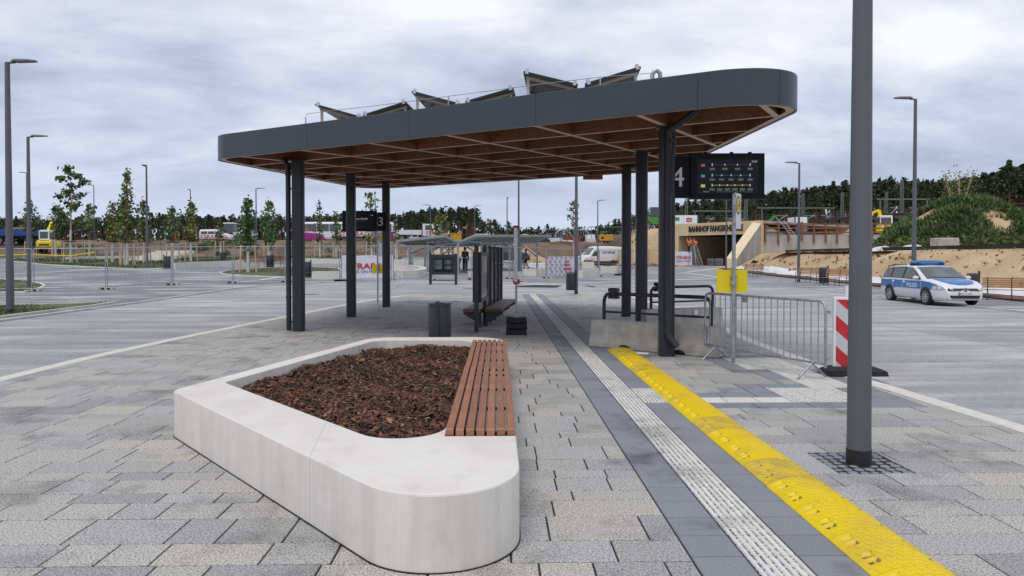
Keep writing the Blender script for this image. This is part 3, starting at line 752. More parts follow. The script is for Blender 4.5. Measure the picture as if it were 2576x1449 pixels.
# solar panels in a zigzag
PVP = [((793, 261), (909.5, 293), 'first from the left, down to the right'), ((912, 288), (1021, 254), 'second from the left, rising to the right'), ((1036, 228), (1158, 260), 'third from the left, down to the right'),
       ((1170, 254), (1291, 219), 'fourth from the left, rising to the right'), ((1317.5, 178), (1454, 211), 'fifth from the left, down to the right'), ((1471.6, 209), (1611, 166), 'last on the right, rising beside the roof vent')]
for (a, b, lb) in PVP:
    A = on_front(*a, .9); B = GY(*b, A.y); bk = Vector((.09, .996, 0)); back = bk*1.75
    hi, lo_ = (A, B) if A.z > B.z else (B, A)
    t = thing('solar_module', 'black tilted solar panel on the roof, '+lb, 'solar panel', (lo_.x, lo_.y, CZ(lo_.x, lo_.y)+.45), 0, 'solar panels on the canopy roof')
    o0 = Vector(t.location); d = (B-A).normalized(); nn = d.cross(bk).normalized(); nn = nn if nn.z > 0 else -nn
    P = [A-o0, B-o0, B+back-o0, A+back-o0]
    for q in P: q.z += 0
    MB().loft([[p-nn*.035 for p in P], P]).build('panel', M['pv'], t)
    hh, ll = hi-o0, lo_-o0
    for s in (.12, .88):
        m = MB(); sh = back*s
        m.beam(hh+sh-nn*.06+(ll-hh)*.05, ll+sh-nn*.06+(hh-ll)*.05, .05, .05)
        p = hh+sh+(ll-hh)*.07; zr = CZ(p.x+o0.x, p.y+o0.y)+.45-o0.z
        m.beam((p.x, p.y, zr), (p.x, p.y, p.z-.05), .05, .05); m.build('support_frame', M['cream'], t)
    for e_ in (.06, .94):
        p = A.lerp(B, e_)-o0; m = MB(); m.beam(p-d*.03-bk*.01, p+d*.03-bk*.01, .03, .09); m.build('clamp', M['alu'], t)
# ================================================================== open ground
M['sand'] = mat('building sand', (.40, .275, .15), .95, c2=(.62, .46, .28), scale=.35, coord='World', detail=9, bump=.8, bscale=1.6, bdist=.35, lo=.3, hi=.72)
M['soil'] = mat('site soil', (.075, .052, .034), .95, c2=(.20, .14, .09), scale=.25, coord='World', detail=9, bump=.8, bscale=1.6, bdist=.3)
M['lawn'] = mat('thin lawn', (.095, .068, .042), .95, c2=(.10, .13, .045), scale=1.2, coord='World', detail=8, lo=.4, hi=.58, bump=.4, bscale=9)
M['grass'] = mat('grass blades', (.05, .085, .022), .8, c2=(.11, .15, .05), scale=.8, coord='World', isl=.4)
M['weeds'] = mat('weed leaves', (.048, .092, .027), .8, c2=(.13, .19, .06), scale=.6, coord='World', isl=.45)
def streak_mat(name, c1, c2, dust, scale, st):
    m, nt, b = new_mat(name); N = nt.nodes.new
    g = N('ShaderNodeNewGeometry'); oi = N('ShaderNodeObjectInfo')
    n1 = N('ShaderNodeTexNoise'); n1.inputs['Scale'].default_value = scale; n1.inputs['Detail'].default_value = 8; n1.inputs['Roughness'].default_value = .62; mp = N('ShaderNodeMapping'); mp.inputs['Scale'].default_value = st
    L(nt, g.outputs['Position'], mp.inputs[0]); L(nt, mp.outputs[0], n1.inputs['Vector'])
    r = N('ShaderNodeValToRGB'); L(nt, n1.outputs[0], r.inputs[0]); e = r.color_ramp.elements
    e[0].position = .30; e[0].color = (*c1, 1); e[1].position = .68; e[1].color = (*dust, 1); k = e.new(.50); k.color = (*c2, 1)
    hs = N('ShaderNodeHueSaturation'); mr = N('ShaderNodeMapRange'); mr.inputs[3].default_value = .92; mr.inputs[4].default_value = 1.08; L(nt, oi.outputs['Random'], mr.inputs[0]); L(nt, mr.outputs[0], hs.inputs['Value']); 
    n3 = N('ShaderNodeTexNoise'); n3.inputs['Scale'].default_value = 11; n3.inputs['Detail'].default_value = 9; n3.inputs['Roughness'].default_value = .75; L(nt, g.outputs['Position'], n3.inputs['Vector']); r3 = N('ShaderNodeValToRGB'); L(nt, n3.outputs[0], r3.inputs[0]); r3.color_ramp.elements[0].position = .36; r3.color_ramp.elements[0].color = (.70, .70, .71, 1); r3.color_ramp.elements[1].position = .58
    mu = N('ShaderNodeMix'); mu.data_type = 'RGBA'; mu.blend_type = 'MULTIPLY'; mu.inputs[0].default_value = .75; L(nt, r.outputs[0], mu.inputs[6]); L(nt, r3.outputs[0], mu.inputs[7]); L(nt, mu.outputs[2], hs.inputs['Color'])
    L(nt, hs.outputs[0], b.inputs['Base Color']); b.inputs['Roughness'].default_value = .7
    n2 = N('ShaderNodeTexNoise'); n2.inputs['Scale'].default_value = 60; L(nt, g.outputs['Position'], n2.inputs['Vector'])
    bp = N('ShaderNodeBump'); bp.inputs['Strength'].default_value = .15; bp.inputs['Distance'].default_value = .01; L(nt, n2.outputs[0], bp.inputs['Height']); L(nt, bp.outputs[0], b.inputs['Normal'])
    return m
M['road'] = streak_mat('brushed concrete road', (.27, .272, .28), (.365, .365, .37), (.56, .555, .55), .7, (.35, 1.6, 1))
M['manhole'] = mat('worn cast iron', (.14, .14, .14), .7, c2=(.24, .23, .22), scale=14)
M['plaza'] = streak_mat('small grey setts under dust', (.14, .142, .158), (.22, .222, .236), (.55, .545, .54), .85, (.30, 1.1, 1))
ROAD = [(-13.4, -6), (17.2, -6), (16.8, 30), (16.2, 36), (14, 39.4), (10, 40.6), (-4.5, 40.6), (-9.5, 39), (-12.8, 35), (-13.9, 28)]
def Gt(u, v): return GT(u, v)
tm = MB()
gx = sorted(set([-900, -600, -400, -300, -220, -160, -120, -95]+list(range(-80, 16, 2))+list(range(16, 36))+[36, 38, 40, 43, 46, 50, 55, 60, 66, 72, 80, 95, 120, 160, 220, 300, 400, 600, 900]))
gy = sorted(set([-80, -40, -20]+list(range(-10, 74, 2))+list(range(74, 106))+[108, 111, 115, 120, 130, 145, 160, 180, 210, 260, 330, 420, 600, 900, 1400]))
rt = random.Random(5)
def tun(x, y): return 23.0 < x < 32.5 and 84.4 < y < 118
def TN(x, y):
    z = T(x, y)-.07+(.06*math.sin(y*2.1+math.sin(x*3))*sstep(.2, .9, T(x, y))*(1-sstep(1.6, 2.1, T(x, y))) if x > 22 and y < 80 else 0)
    if y > 72 or x > 24: z += .16*math.sin(x*.9+y*.5)*math.sin(y*.31-x*.2)*min(1, max(0, (max(y-72, x-24))/8))
    return z
vs = [(x, y, TN(x, y)) for y in gy for x in gx]; nx = len(gx); fs = []; ms = []
for j in range(len(gy)-1):
    for i in range(nx-1):
        x, y = (gx[i]+gx[i+1])/2, (gy[j]+gy[j+1])/2
        if tun(x, y) and x > 23.5 and x < 32: continue
        fs.append((j*nx+i, j*nx+i+1, (j+1)*nx+i+1, (j+1)*nx+i)); ms.append(0 if (x > 14 and y < 96) or (x > -8 and 80 < y < 106) or y < 74 else 1)
tm.add(vs, fs, 0, True); tm.m = ms
tag(tm.build('terrain', [M['sand'], M['soil']]), kind='structure')
def sheet(name, poly, off, m, step=2.0, kind='structure', parent=None, hf=T):
    b = MB(); P = [(p[0], p[1]) for p in poly]
    xa, xb = min(p[0] for p in P), max(p[0] for p in P); ya, yb = min(p[1] for p in P), max(p[1] for p in P)
    i0, i1, j0, j1 = math.floor(xa/step), math.ceil(xb/step), math.floor(ya/step), math.ceil(yb/step)
    for i in range(i0, i1):
        for j in range(j0, j1):
            Q = clip(P, i*step, (i+1)*step, j*step, (j+1)*step)
            if len(Q) > 2: b.add([(q[0], q[1], hf(*q)+off) for q in Q], [tuple(range(len(Q)))])
    o = b.build(name, m, parent)
    if kind: tag(o, kind=kind)
    return o
def ccw(P):
    a = sum(P[i-1][0]*P[i][1]-P[i][0]*P[i-1][1] for i in range(len(P))); return P if a > 0 else P[::-1]
sheet('paved_square', [(-70, -6), (22.6, -6), (22.6, 56), (25.0, 74), (31.2, 84.6), (31.2, 87), (26, 95.9), (17, 95.9), (16, 93), (9, 92), (0, 84), (-14, 76), (-70, 76)], .0, M['plaza'], 4)
sheet('road_bed', ROAD, .004, M['joint'], 4)
road = MB().build('road', M['road']); tag(road, kind='structure')
for i in range(-3, 4):
    for j in range(-1, 8):
        Q = clip(ROAD, i*5.1+.012, i*5.1+5.088, j*6.0+.012, j*6.0+5.988)
        if len(Q) < 3: continue
        b = MB(); b.add([(q[0], q[1], T(*q)+.012) for q in Q]+[(q[0], q[1], T(*q)-.05) for q in Q], [tuple(range(len(Q)))]+[(k, (k+1) % len(Q), len(Q)+(k+1) % len(Q), len(Q)+k)[::-1] for k in range(len(Q))])
        if all(inside((q[0], q[1]), PLAT_IN) for q in Q): continue
        b.build('concrete_slab', M['road'], road)
def strip(name, pts, width, h, m, parent=None, off=0., kind=None, close=False, seg=None):
    """a low kerb or line that follows the ground"""
    b = MB(); n = len(pts); secs = []
    P = [Vector((p[0], p[1])) for p in pts]
    for i in range(n):
        a = P[i-1] if i or close else P[i]; c = P[(i+1) % n] if i < n-1 or close else P[i]; t = (c-a).normalized(); nn = Vector((-t.y, t.x))*width/2
        q, r = P[i]-nn, P[i]+nn; z = T(P[i].x, P[i].y)+off
        secs.append([(*q, z-.05), (*q, z+h), (*r, z+h), (*r, z-.05)])
    if close: secs.append(secs[0])
    b.loft(secs, 0, False, True, not close); o = b.build(name, m, parent)
    if kind: tag(o, kind=kind)
    return o
def dens(pts, st=1.5):
    out = []
    for i in range(len(pts)-1):
        a, b = Vector(pts[i][:2]), Vector(pts[i+1][:2]); n = max(1, round((b-a).length/st)); out += [a.lerp(b, k/n) for k in range(n)]
    return out+[Vector(pts[-1][:2])]
M['kerb2'] = mat('concrete kerb', (.46, .45, .43), .8, c2=(.58, .56, .53), scale=3, coord='World')
strip('kerb', dens([p for p in ROAD[1:]]+[ROAD[0]]), .16, .07, M['kerb2'], kind='structure')
# pale lines in the paving
for pts in ([(1271, 720), (1360, 716), (1452, 711.5), (1590, 708), (1802, 701)], [(1716, 686), (1770, 692), (1823, 699.5)], [(1729, 685), (1823, 672)], [(568, 713), (640, 707), (725, 694)], [(0, 691), (110, 686), (268, 676.5)], [(1010, 709), (1100, 712), (1271, 712)]):
    strip('paving_line', dens([Gt(*p) for p in pts]), .32, .012, M['kerb'], kind='structure', off=.004)
# lawns
def blades(polys, n, h, parent_name='grass', seed=1, mt='grass', wd=.02, hf=T):
    r = random.Random(seed); b = MB()
    for P, k in polys:
        xa, xb = min(p[0] for p in P), max(p[0] for p in P); ya, yb = min(p[1] for p in P), max(p[1] for p in P); c = 0; tr = 0
        while c < k and tr < k*8:
            tr += 1; x, y = r.uniform(xa, xb), r.uniform(ya, yb)
            if not inside((x, y), P) or (math.sin(x*1.3)+math.sin(y*.9+x*.4) < r.uniform(-1.6, .5)): continue
            c += 1; z = hf(x, y)+.02; a = r.uniform(0, 6.28); hh = h*r.uniform(.5, 1.3); w_ = wd*r.uniform(.7, 1.6); dx, dy = math.cos(a)*w_, math.sin(a)*w_; lx, ly = r.gauss(0, hh*.35), r.gauss(0, hh*.35)
            b.add([(x-dx, y-dy, z), (x+dx, y+dy, z), (x+lx, y+ly, z+hh)], [(0, 1, 2)])
    return tag(b.build(parent_name, M[mt]), kind='stuff')
def px_poly(pts): return ccw([tuple(Gt(*p)[:2]) for p in pts])
LAWNS = {'near': px_poly([(-260, 772), (0, 771), (200, 765.5), (300, 759.5), (230, 772), (0, 800), (-260, 836)]),
         'corner': px_poly([(-160, 700), (0, 704), (70, 707.5), (104, 716), (112, 721), (95, 729), (60, 736), (-160, 738)]),
         'grove': px_poly([(12, 655.5), (60, 650), (200, 646), (300, 646), (415, 650), (418, 676), (330, 677), (278, 675), (108, 666)]),
         'round': px_poly([(552, 687), (575, 682), (650, 676), (760, 672), (850, 676), (862, 684), (850, 692), (785, 698), (700, 697.5), (620, 695), (566, 691)]),
         'back': px_poly([(430, 664), (600, 655), (800, 652), (1010, 652), (1010, 645), (800, 644.5), (600, 647), (440, 651)])}
for k, P in LAWNS.items(): sheet('lawn', P, .035, M['lawn'], 2)
for k in ('near', 'corner', 'grove', 'round'):
    strip('lawn_kerb', dens(LAWNS[k]+[LAWNS[k][0]], 1.2)[:-1], .12, .07, M['kerb'], kind='structure', close=True)
blades([(LAWNS['near'], 5000), (LAWNS['corner'], 2500), (LAWNS['round'], 3000)], 0, .07, 'grass', 1)
blades([(LAWNS['grove'], 4500), (LAWNS['back'], 4500)], 0, .14, 'grass', 2, wd=.05)
# bark strip and white fleece along the foot of the sand slope
toe = [(23.0, y) for y in range(26, 58, 2)]+[(23.2, 58), (23.7, 63), (24.4, 68), (25.0, 74)]
m = MB()
sheet('bark_strip', ccw([(p[0]-1.9, p[1]) for p in toe]+[(p[0]-.3, p[1]) for p in toe[::-1]]), .05, M['chips'], 2)
M['fleece'] = mat('white fleece', (.62, .62, .64), .8, c2=(.75, .75, .77), scale=2, bump=.6, bscale=4, coord='World')
secs = []
for i, p in enumerate(dens(toe, .5)):
    x, y = p; wv = .12*math.sin(i*.9)+.09*math.sin(i*2.3+1); z = T(x+.3, y)
    secs.append([(x-.35+wv, y, T(x-.3, y)+.07), (x-.1+wv*.5, y, z+.16+.08*math.sin(i*1.7)), (x+.25, y, z+.25+.1*math.sin(i*1.1)), (x+.6, y, T(x+.6, y)+.10)])
m.loft(secs, 0, True, False, False); tag(m.build('ground_fleece', M['fleece']), 'crumpled white fleece edging along the foot of the sand slope', 'fleece')
# ================================================================== street lamps
def lamp(base, h, r0, r1, arm, label, sleeve=.11, door=False, name='street_lamp'):
    t = thing(name, label, 'street lamp', base, 0, 'street lamps on the square')
    if sleeve: MB().cyl((0, 0, -.05), (0, 0, sleeve), r0*1.03, n=20).build('base_sleeve', M['black'], t)
    m = MB(); m.tube([(0, 0, 0), (0, 0, h*.5), (0, 0, h)], [r0, (r0+r1)/2, r1], 20); m.build('pole', M['lampgrey'], t)
    a = Vector((*arm, 0)).normalized()*.0 if not arm else Vector((*arm, 0)).normalized()
    if arm:
        m = MB(); m.beam((-a.x*.05, -a.y*.05, h-.01), (*(a*.25).xy, h+.015), .07, .05)
        o = a*.2; p = Vector((-a.y, a.x, 0)); secs = []
        for s, w_, th in ((.15, .07, .05), (.3, .16, .07), (.75, .15, .05), (.9, .10, .03)):
            c = a*s+Vector((0, 0, h+.02+s*.03)); secs.append([c-p*w_, c+p*w_, c+p*w_*.8+Vector((0, 0, th)), c-p*w_*.8+Vector((0, 0, th))])
        m.loft(secs); m.build('lamp_head', M['lampgrey'], t)
    if door:
        d = (CAM-Vector(base)).to_2d().normalized(); an = math.atan2(d.y, d.x)-.75; rr = (r0*.93+.0025); m = MB(); g = []
        for k in range(9):
            q = an-.5+k/8
            g.append((math.cos(q)*rr, math.sin(q)*rr))
        m.loft([[(x, y, z) for x, y in g] for z in (.95, 1.38)], 0, True, False, False); m.build('service_door', M['lampgrey'], t)
    return t
def lamp_px(u, vb, vt, arm, label, r=None, base=None, **k):
    b = base or Gt(u, vb); top = GY(u, vt, b.y)
    return lamp(b, top.z-b.z, r or .075, (r or .075)*.62, arm, label, **k)
lamp(Vector((2.98, 5.76, 0)), 8.0, .0955, .052, (1, .3), 'thick grey lamp post standing close on the right, black sleeve at its foot', .115, True)
lamp_px(26, 789, 158, (1, 0), 'tall lamp at the left edge, rising from the near grass strip', .115, sleeve=.14)
lamp_px(75, 731, 345, (1, 0), 'second tall lamp from the left, in the corner lawn', .105, sleeve=.14)
lamp_px(69, 650, 435, (-1, 0), 'far lamp mostly hidden behind the second lamp from the left', .07, sleeve=0)
lamp_px(237.6, 642, 466.5, (-1, 0), 'thin lamp between the maple and the bushy trees', .07, sleeve=0)
lamp_px(370.5, 676, 420, (.2, -1), 'lamp in front of the trees with head turned to the viewer', .095, sleeve=0)
lamp_px(480, 609, 479, (.1, -1), 'distant lamp left of the white site van', .09, sleeve=0, base=GY(480, 625, 96))
lamp_px(645, 655, 475, (1, 0), 'lamp between the two slim trees left of the canopy', .08, sleeve=0)
lamp_px(944.7, 640, 505.5, (1, 0), 'distant lamp behind the hanging display numbered 3', .08, sleeve=0)
lamp_px(1083, 640, 517, (-1, 0), 'distant lamp behind the bike shelter, left of centre', .08, sleeve=0)
lamp_px(1194, 625, 518.5, (1, 0), 'distant lamp against the pines above the tall glass screen', .09, sleeve=0, base=GY(1194, 630, 96))
lamp_px(1275.6, 630, 499.5, (.1, -1), 'distant lamp right of the pines with T-shaped head', .09, sleeve=0, base=GY(1275.6, 640, 90))
lamp_px(1304.8, 686, 330, (1, 0), 'lamp just behind the galvanised prop pole under the canopy', .085, sleeve=0)
lamp_px(1449.4, 738.5, 300, (1, 0), 'lamp at the far end of the platform carrying a black bin', .085, sleeve=.1, base=G(1449.4, 739.5))
lamp_px(1503.5, 672, 505, (1, 0), 'lamp in front of the white delivery van', .085, sleeve=0)
lamp_px(1826.5, 678.6, 445, (-1, 0), 'lamp in front of the station portal, behind the display numbered 4', .085, sleeve=0)
lamp_px(2008.7, 709, 411, (-1, 0), 'lamp beside the benches at the foot of the sand slope', .095, sleeve=.1)
lamp_px(2306, 745, 250, (-1, 0), 'tall lamp rising behind the police car', .10, sleeve=0, base=Vector((17.6, 29.6, T(17.6, 29.6))))
# ================================================================== things on the platform
def waste_bin(loc, label, r=.205, h=.80, side_post=False, rz=0, base_z=.0, grp='black litter bins'):
    t = thing('litter_bin', label, 'litter bin', loc, rz, grp)
    z0 = base_z if base_z else .06
    m = MB(); m.lathe([(.01, z0), (r*.94, z0), (r, z0+.03), (r, h-.06), (r*.97, h-.05), (r*.9, h-.05), (.01, h-.06)], 24); m.build('drum', M['anth'], t)
    m = MB(); m.lathe([(r*.55, h-.035), (r*1.02, h-.03), (r*1.03, h-.012), (r*.98, h), (r*.55, h-.01)], 24); m.build('rim', M['anth'], t)
    m = MB()
    if side_post: m.box(r+.01, r+.07, -.035, .035, 0, h+.10); m.box(r-.01, r+.03, -.02, .02, h*.55, h*.6); m.box(r-.01, r+.03, -.02, .02, h*.85, h*.9)
    else: m.box(-.055, .005, -r-.055, -r+.005, 0, h+.045, c=.008); m.box(-.055, .005, -r+.005, -r+.12, h+.005, h+.045)
    m.build('post', M['anth'], t); return t
waste_bin((-1.07, 13.0, 0), 'black cylindrical litter bin just behind the white planter', .208, .84, rz=.0)
b_ = G(1440, 739.5)
waste_bin((b_.x-.1, b_.y-.12, 0), 'black litter bin mounted on the lamp at the far end of the platform', .2, .98, True, 0, .18)
# glass shelter screen with map case and two benches
W0, W1 = Vector((-.48, 15.85, 0)), Vector((.09, 21.0, 0)); wd = (W1-W0).normalized(); wr = math.atan2(wd.y, wd.x)-math.pi/2
t = thing('shelter_screen', 'row of dark posts with glass panes and a framed map, between two wooden benches', 'wind screen', W0, wr)
Lw = (W1-W0).length; posts = [0, 1.46, 2.53, 3.43, 4.33, Lw]
for i, s in enumerate(posts): MB().box(-.045, .045, s-.045, s+.045, 0, 1.97 if i else 1.95, c=.004).build('post', M['anth'], t)
for i in range(1, 5):
    MB().box(-.006, .006, posts[i]+.06, posts[i+1]-.06, .18, 1.90).build('glass_pane', M['glass'], t)
for i in range(1, 6):
    m = MB()
    for z in (.4, .95, 1.5): m.box(-.062, -.042, posts[i]-.055, posts[i]-.03, z, z+.04); m.box(.042, .062, posts[i]-.055, posts[i]-.03, z, z+.04)
    m.build('glass_clamp', M['alu'], t)
cs = MB(); y0, y1, z0, z1 = .08, 1.38, .66, 1.80
for a in ((y0, y0+.06, z0, z1), (y1-.06, y1, z0, z1)): cs.box(-.10, .10, *a)
for a in ((y0+.06, y1-.06, z0, z0+.08), (y0+.06, y1-.06, z1-.09, z1)): cs.box(-.10, .10, *a)
c_ = cs.build('map_case', M['anth'], t)
MB().box(-.07, .07, y0+.06, y1-.06, z0+.08, z1-.09).build('printed_map', M['print'], c_)
for sx in (-1, 1): MB().box(sx*.09-.002, sx*.09+.002, y0+.062, y1-.062, z0+.082, z1-.092).build('cover_glass', M['glass'], c_)
SB = {}
def shelter_bench(side, y0, y1, label):
    o = W0+wd*y0; b = thing('shelter_bench', label, 'bench', o, wr, 'benches at the glass screen')
    Ln = y1-y0
    for k in range(5):
        x = side*(.085+.083*k)
        if Ln not in SB: SB[Ln] = MB().box(-.0345, .0345, 0, Ln, 0, .07, c=.005).mesh('slat', M['slat2'])
        link(SB[Ln], 'slat', b, (x, 0, .385))
    for f in (.05, .5, .95):
        m = MB(); y = Ln*f
        m.add([(side*.03, y-.03, .36), (side*.46, y-.03, .36), (side*.46, y-.03, .32), (side*.18, y-.03, .16), (side*.03, y-.03, .12)]+[(side*.03, y+.03, .36), (side*.46, y+.03, .36), (side*.46, y+.03, .32), (side*.18, y+.03, .16), (side*.03, y+.03, .12)],
              [(0, 1, 2, 3, 4), (9, 8, 7, 6, 5)]+[(i, 5+i, 5+(i+1) % 5, (i+1) % 5) for i in range(5)]); m.box(-.03+side*.06, .03+side*.06, y-.03, y+.03, 0, .13)
        m.box(min(side*.03, side*.47), max(side*.03, side*.47), y-.03, y+.03, .361, .384); m.build('bracket', M['anth'], b)
shelter_bench(1, 1.1, 4.95, 'dark brown slat bench on the right of the glass screen'); shelter_bench(-1, .85, 4.95, 'dark brown slat bench on the left of the glass screen')
# galvanised prop pole on stacked rubber feet
t = thing('prop_pole', 'galvanised prop pole with red clamps standing in black rubber feet', 'pole', (.40, 15.45, 0))
m = MB(); m.cyl((0, 0, .15), (0, 0, 2.37), .024, n=12); m.build('pole', M['galv'], t)
m = MB(); m.cyl((-.012, -.045, 1.15), (-.012, -.045, 2.32), .045, n=12); m.build('wrapped_tube', M['alu'], t)
for z in (1.10, 2.27):
    m = MB(); m.box(-.07, .075, -.07, .05, z, z+.10, c=.01); m.box(.075, .13, -.03, .0, z+.04, z+.06); m.build('clamp', M['redclamp'], t)
def foot(parent, x, y, z, w=.45, d=.36, h=.125):
    m = MB()
    m.loft([[(x-w/2, y-d/2+.02, z+.004), (x+w/2, y-d/2+.02, z+.004), (x+w/2, y+d/2, z+.004), (x-w/2, y+d/2, z+.004)], [(x-w/2, y-d/2, z+.03), (x+w/2, y-d/2, z+.03), (x+w/2, y+d/2, z+.03), (x-w/2, y+d/2, z+.03)], [(x-w/2+.015, y-d/2+.02, z+h-.012), (x+w/2-.015, y-d/2+.02, z+h-.012), (x+w/2-.015, y+d/2-.02, z+h-.012), (x-w/2+.015, y+d/2-.02, z+h-.012)]])
    for sx in (-1, 1): m.box(x+sx*w*.33-.045, x+sx*w*.33+.045, y-d/2-.012, y-d/2+.03, z+.028, z+h-.02); m.box(x+sx*w*.36-.06, x+sx*w*.36+.06, y-d/2+.04, y+d/2-.04, z+h-.012, z+h)
    return m
for k in range(3): tag(foot(None, .40+RN.uniform(-.015, .015), 15.42, .125*k).build('rubber_weight', M['rubber']), ('bottom' if k == 0 else 'middle' if k == 1 else 'top')+' black rubber foot in the stack under the prop pole', 'rubber foot', 'stacked rubber feet')
# concrete barriers with black guard rails
def barrier(p0, p1, label, hole=True, box=False):
    d = (p1-p0); Ln = d.length; t = thing('concrete_barrier', label, 'concrete barrier', p0, math.atan2(d.y, d.x), 'concrete barriers with guard rails')
    prof = [(-.19, .012), (-.19, .10), (-.13, .27), (-.10, .49), (-.085, .505), (.085, .505), (.10, .49), (.13, .27), (.19, .10), (.19, .012)]
    m = MB(); m.loft([[(x, y*(.97 if x in (0, Ln) else 1), z-(.006 if x in (0, Ln) and z > .4 else 0)) for y, z in prof] for x in (0, .015, Ln-.015, Ln)]); m.build('barrier_body', M['conc'], t)
    m = MB(); m.box(.01, Ln-.01, -.17, .17, 0, .012); m.build('rubber_pad', M['black'], t)
    for x in (Ln*.3, Ln*.72):
        q = [(x+math.cos(k*math.pi/6)*.13, .012+math.sin(k*math.pi/6)*.075) for k in range(7)]; m = MB()
        m.loft([[(a, -.195, z) for a, z in q], [(a, .195, z) for a, z in q]]); m.build('lifting_slot', M['black'], t)
    r = .033; m = MB()
    m.tube([(.22, 0, .50), (.22, 0, .86), (.235, 0, .93), (.28, 0, .985), (.36, 0, 1.0), (Ln-.36, 0, 1.0), (Ln-.27, 0, .985), (Ln-.215, 0, .93), (Ln-.20, 0, .86), (Ln-.20, 0, .50)], r, 12); m.build('top_rail', M['black'], t)
    m = MB(); m.cyl((.22, 0, .66), (Ln-.20, 0, .66), .021, n=10); m.build('middle_rail', M['black'], t)
    m = MB(); m.box(.34, .52, -.06, .06, 1.035, 1.11, c=.015); m.box(.33, .53, -.05, .05, .91, .965, c=.015); m.cyl((.43, 0, .93), (.43, 0, 1.05), .045); m.build('clamp_lamp', M['black'], t)
    for x in (.22, Ln-.20): MB().box(x-.06, x+.06, -.06, .06, .503, .515).build('foot_plate', M['galv'], t)
    if box: MB().box(Ln*.60, Ln*.60+.10, -.16, -.10, .35, .46, c=.008).build('white_box', M['white'], t)
    return t
_p, _q = G(1481, 871.6), G(1806, 902); _n = Vector((-( _q-_p).y, (_q-_p).x, 0)).normalized()*.19
barrier(_p+_n, _q+_n, 'front concrete barrier with black rail, beside the column at the end of the yellow ramp')
_p, _q = G(1628, 780.8, .5), G(1820, 826); _p.z = 0; _n = Vector((-(_q-_p).y, (_q-_p).x, 0)).normalized()*.15
barrier(_p+_n, _q+_n, 'rear concrete barrier with black rail and small white box, near the right kerb', box=True)
# crowd barrier
L_, R_ = (G(1776, 905)+G(1824, 902))/2, (G(2021.5, 956)+G(2071, 949.7))/2; bd = (R_-L_).normalized(); o0 = L_-bd*.27; LnB = 2.52
t = thing('crowd_barrier', 'galvanised crowd control barrier standing across the tactile paving', 'barrier', o0, math.atan2(bd.y, bd.x))
m = MB(); r = .019
m.tube([(.01, 0, .22), (.0, 0, .3), (0, 0, .96), (.02, 0, 1.05), (.10, 0, 1.085), (LnB-.10, 0, 1.085), (LnB-.02, 0, 1.05), (LnB, 0, .96), (LnB, 0, .18)], r, 10); m.cyl((0, 0, .225), (LnB, 0, .225), .016, n=10); m.build('frame', M['galv'], t)
me = MB().cyl((0, 0, .225), (0, 0, 1.085), .008, n=6).mesh('upright_bar', M['galv'])
for k in range(1, 20): link(me, 'upright_bar', t, (LnB*k/20, 0, 0))
for x in (.27, LnB-.23):
    m = MB(); m.tube([(x-.02, -.26, 0), (x, 0, .21)], .017, 8); m.tube([(x, 0, .21), (x+.02, .26, 0)], .017, 8); m.build('foot', M['galv'], t)
MB().box(LnB*.355, LnB*.40, -.01, .004, .98, 1.075).build('name_plate', M['galv'], t)
m = MB()
for z in (.3, .93): m.box(LnB+.02, LnB+.075, -.012, .012, z, z+.035)
m.build('coupling_hook', M['galv'], t)
# bus stop poles
def stop_pole(base, top, label, sign, yel, tilt):
    t = thing('bus_stop_sign', label, 'bus stop sign', base, 0, 'bus stop signs')
    m = MB(); m.cyl((0, 0, 0), (0, 0, top), .030, n=14); m.build('pole', M['galv'], t)
    m = MB(); m.cyl((0, 0, 0), (0, 0, .012), .075, n=14); m.build('foot_flange', M['galv'], t)
    z0, z1, w_ = sign; c, s = math.cos(tilt), math.sin(tilt)
    p = MB(); p.M = Matrix.Rotation(tilt, 4, 'Z'); p.box(.04, .04+w_, -.012, .012, z0, z1, c=.003); b = p.build('stop_plate', M['white'], t)
    for sg in (-1, 1):
        Mx = Matrix.Rotation(tilt, 4, 'Z') @ Matrix.Translation((.04+w_/2, sg*.0135, z1-w_/2-.03)) @ Matrix.Rotation(math.pi/2*(1 if sg < 0 else -1), 4, 'X')
        if sg > 0: Mx = Matrix.Rotation(tilt, 4, 'Z') @ Matrix.Translation((.04+w_/2, .0135, z1-w_/2-.03)) @ Matrix.Rotation(math.pi, 4, 'Z') @ Matrix.Rotation(math.pi/2, 4, 'X')
        for rr, rr2, mt, zo in ((.0, w_*.46, 'stopgreen', .0), (0, w_*.36, 'signyel', .002)):
            m = MB(); m.M = Mx; q = [(rr2*math.cos(k*math.pi/14), rr2*math.sin(k*math.pi/14)) for k in range(28)]; m.prism(q, 0, .001+zo); m.build('stop_disc', M[mt], b)
        text(b, 'stop_letter', 'H', w_*.62, M['stopgreen'], Mx @ Matrix.Translation((0, -w_*.22, .004)), .001, 'CENTER', bold=.006)
    x0, x1, y0_, y1_ = yel
    m = MB(); m.box(x0, x1, .035, .05, y0_, y1_, c=.004); b = m.build('yellow_panel', M['signyel'], t)
    for z in (lerp(y0_, y1_, .36), lerp(y0_, y1_, .66)):
        m = MB(); m.box(-.05, .05, -.034, .034, z, z+.03); m.build('pipe_clamp', M['galv'], t)
    return t
M['stopgreen'] = mat('stop green', (.01, .10, .05), .4, var=.05)
pb = G(1844.6, 917.5)
stop_pole(pb, 2.68, 'bus stop pole with yellow panel beside the crowd barrier', (2.14, 2.70, .32), (-.255, .225, 1.135, 1.49), math.radians(56))
pb = G(950.4, 762)
stop_pole(pb, 2.62, 'bus stop pole with yellow panel beside the display numbered 3', (1.7, 2.62, .40), (-.20, .22, 1.08, 1.40), math.radians(74))
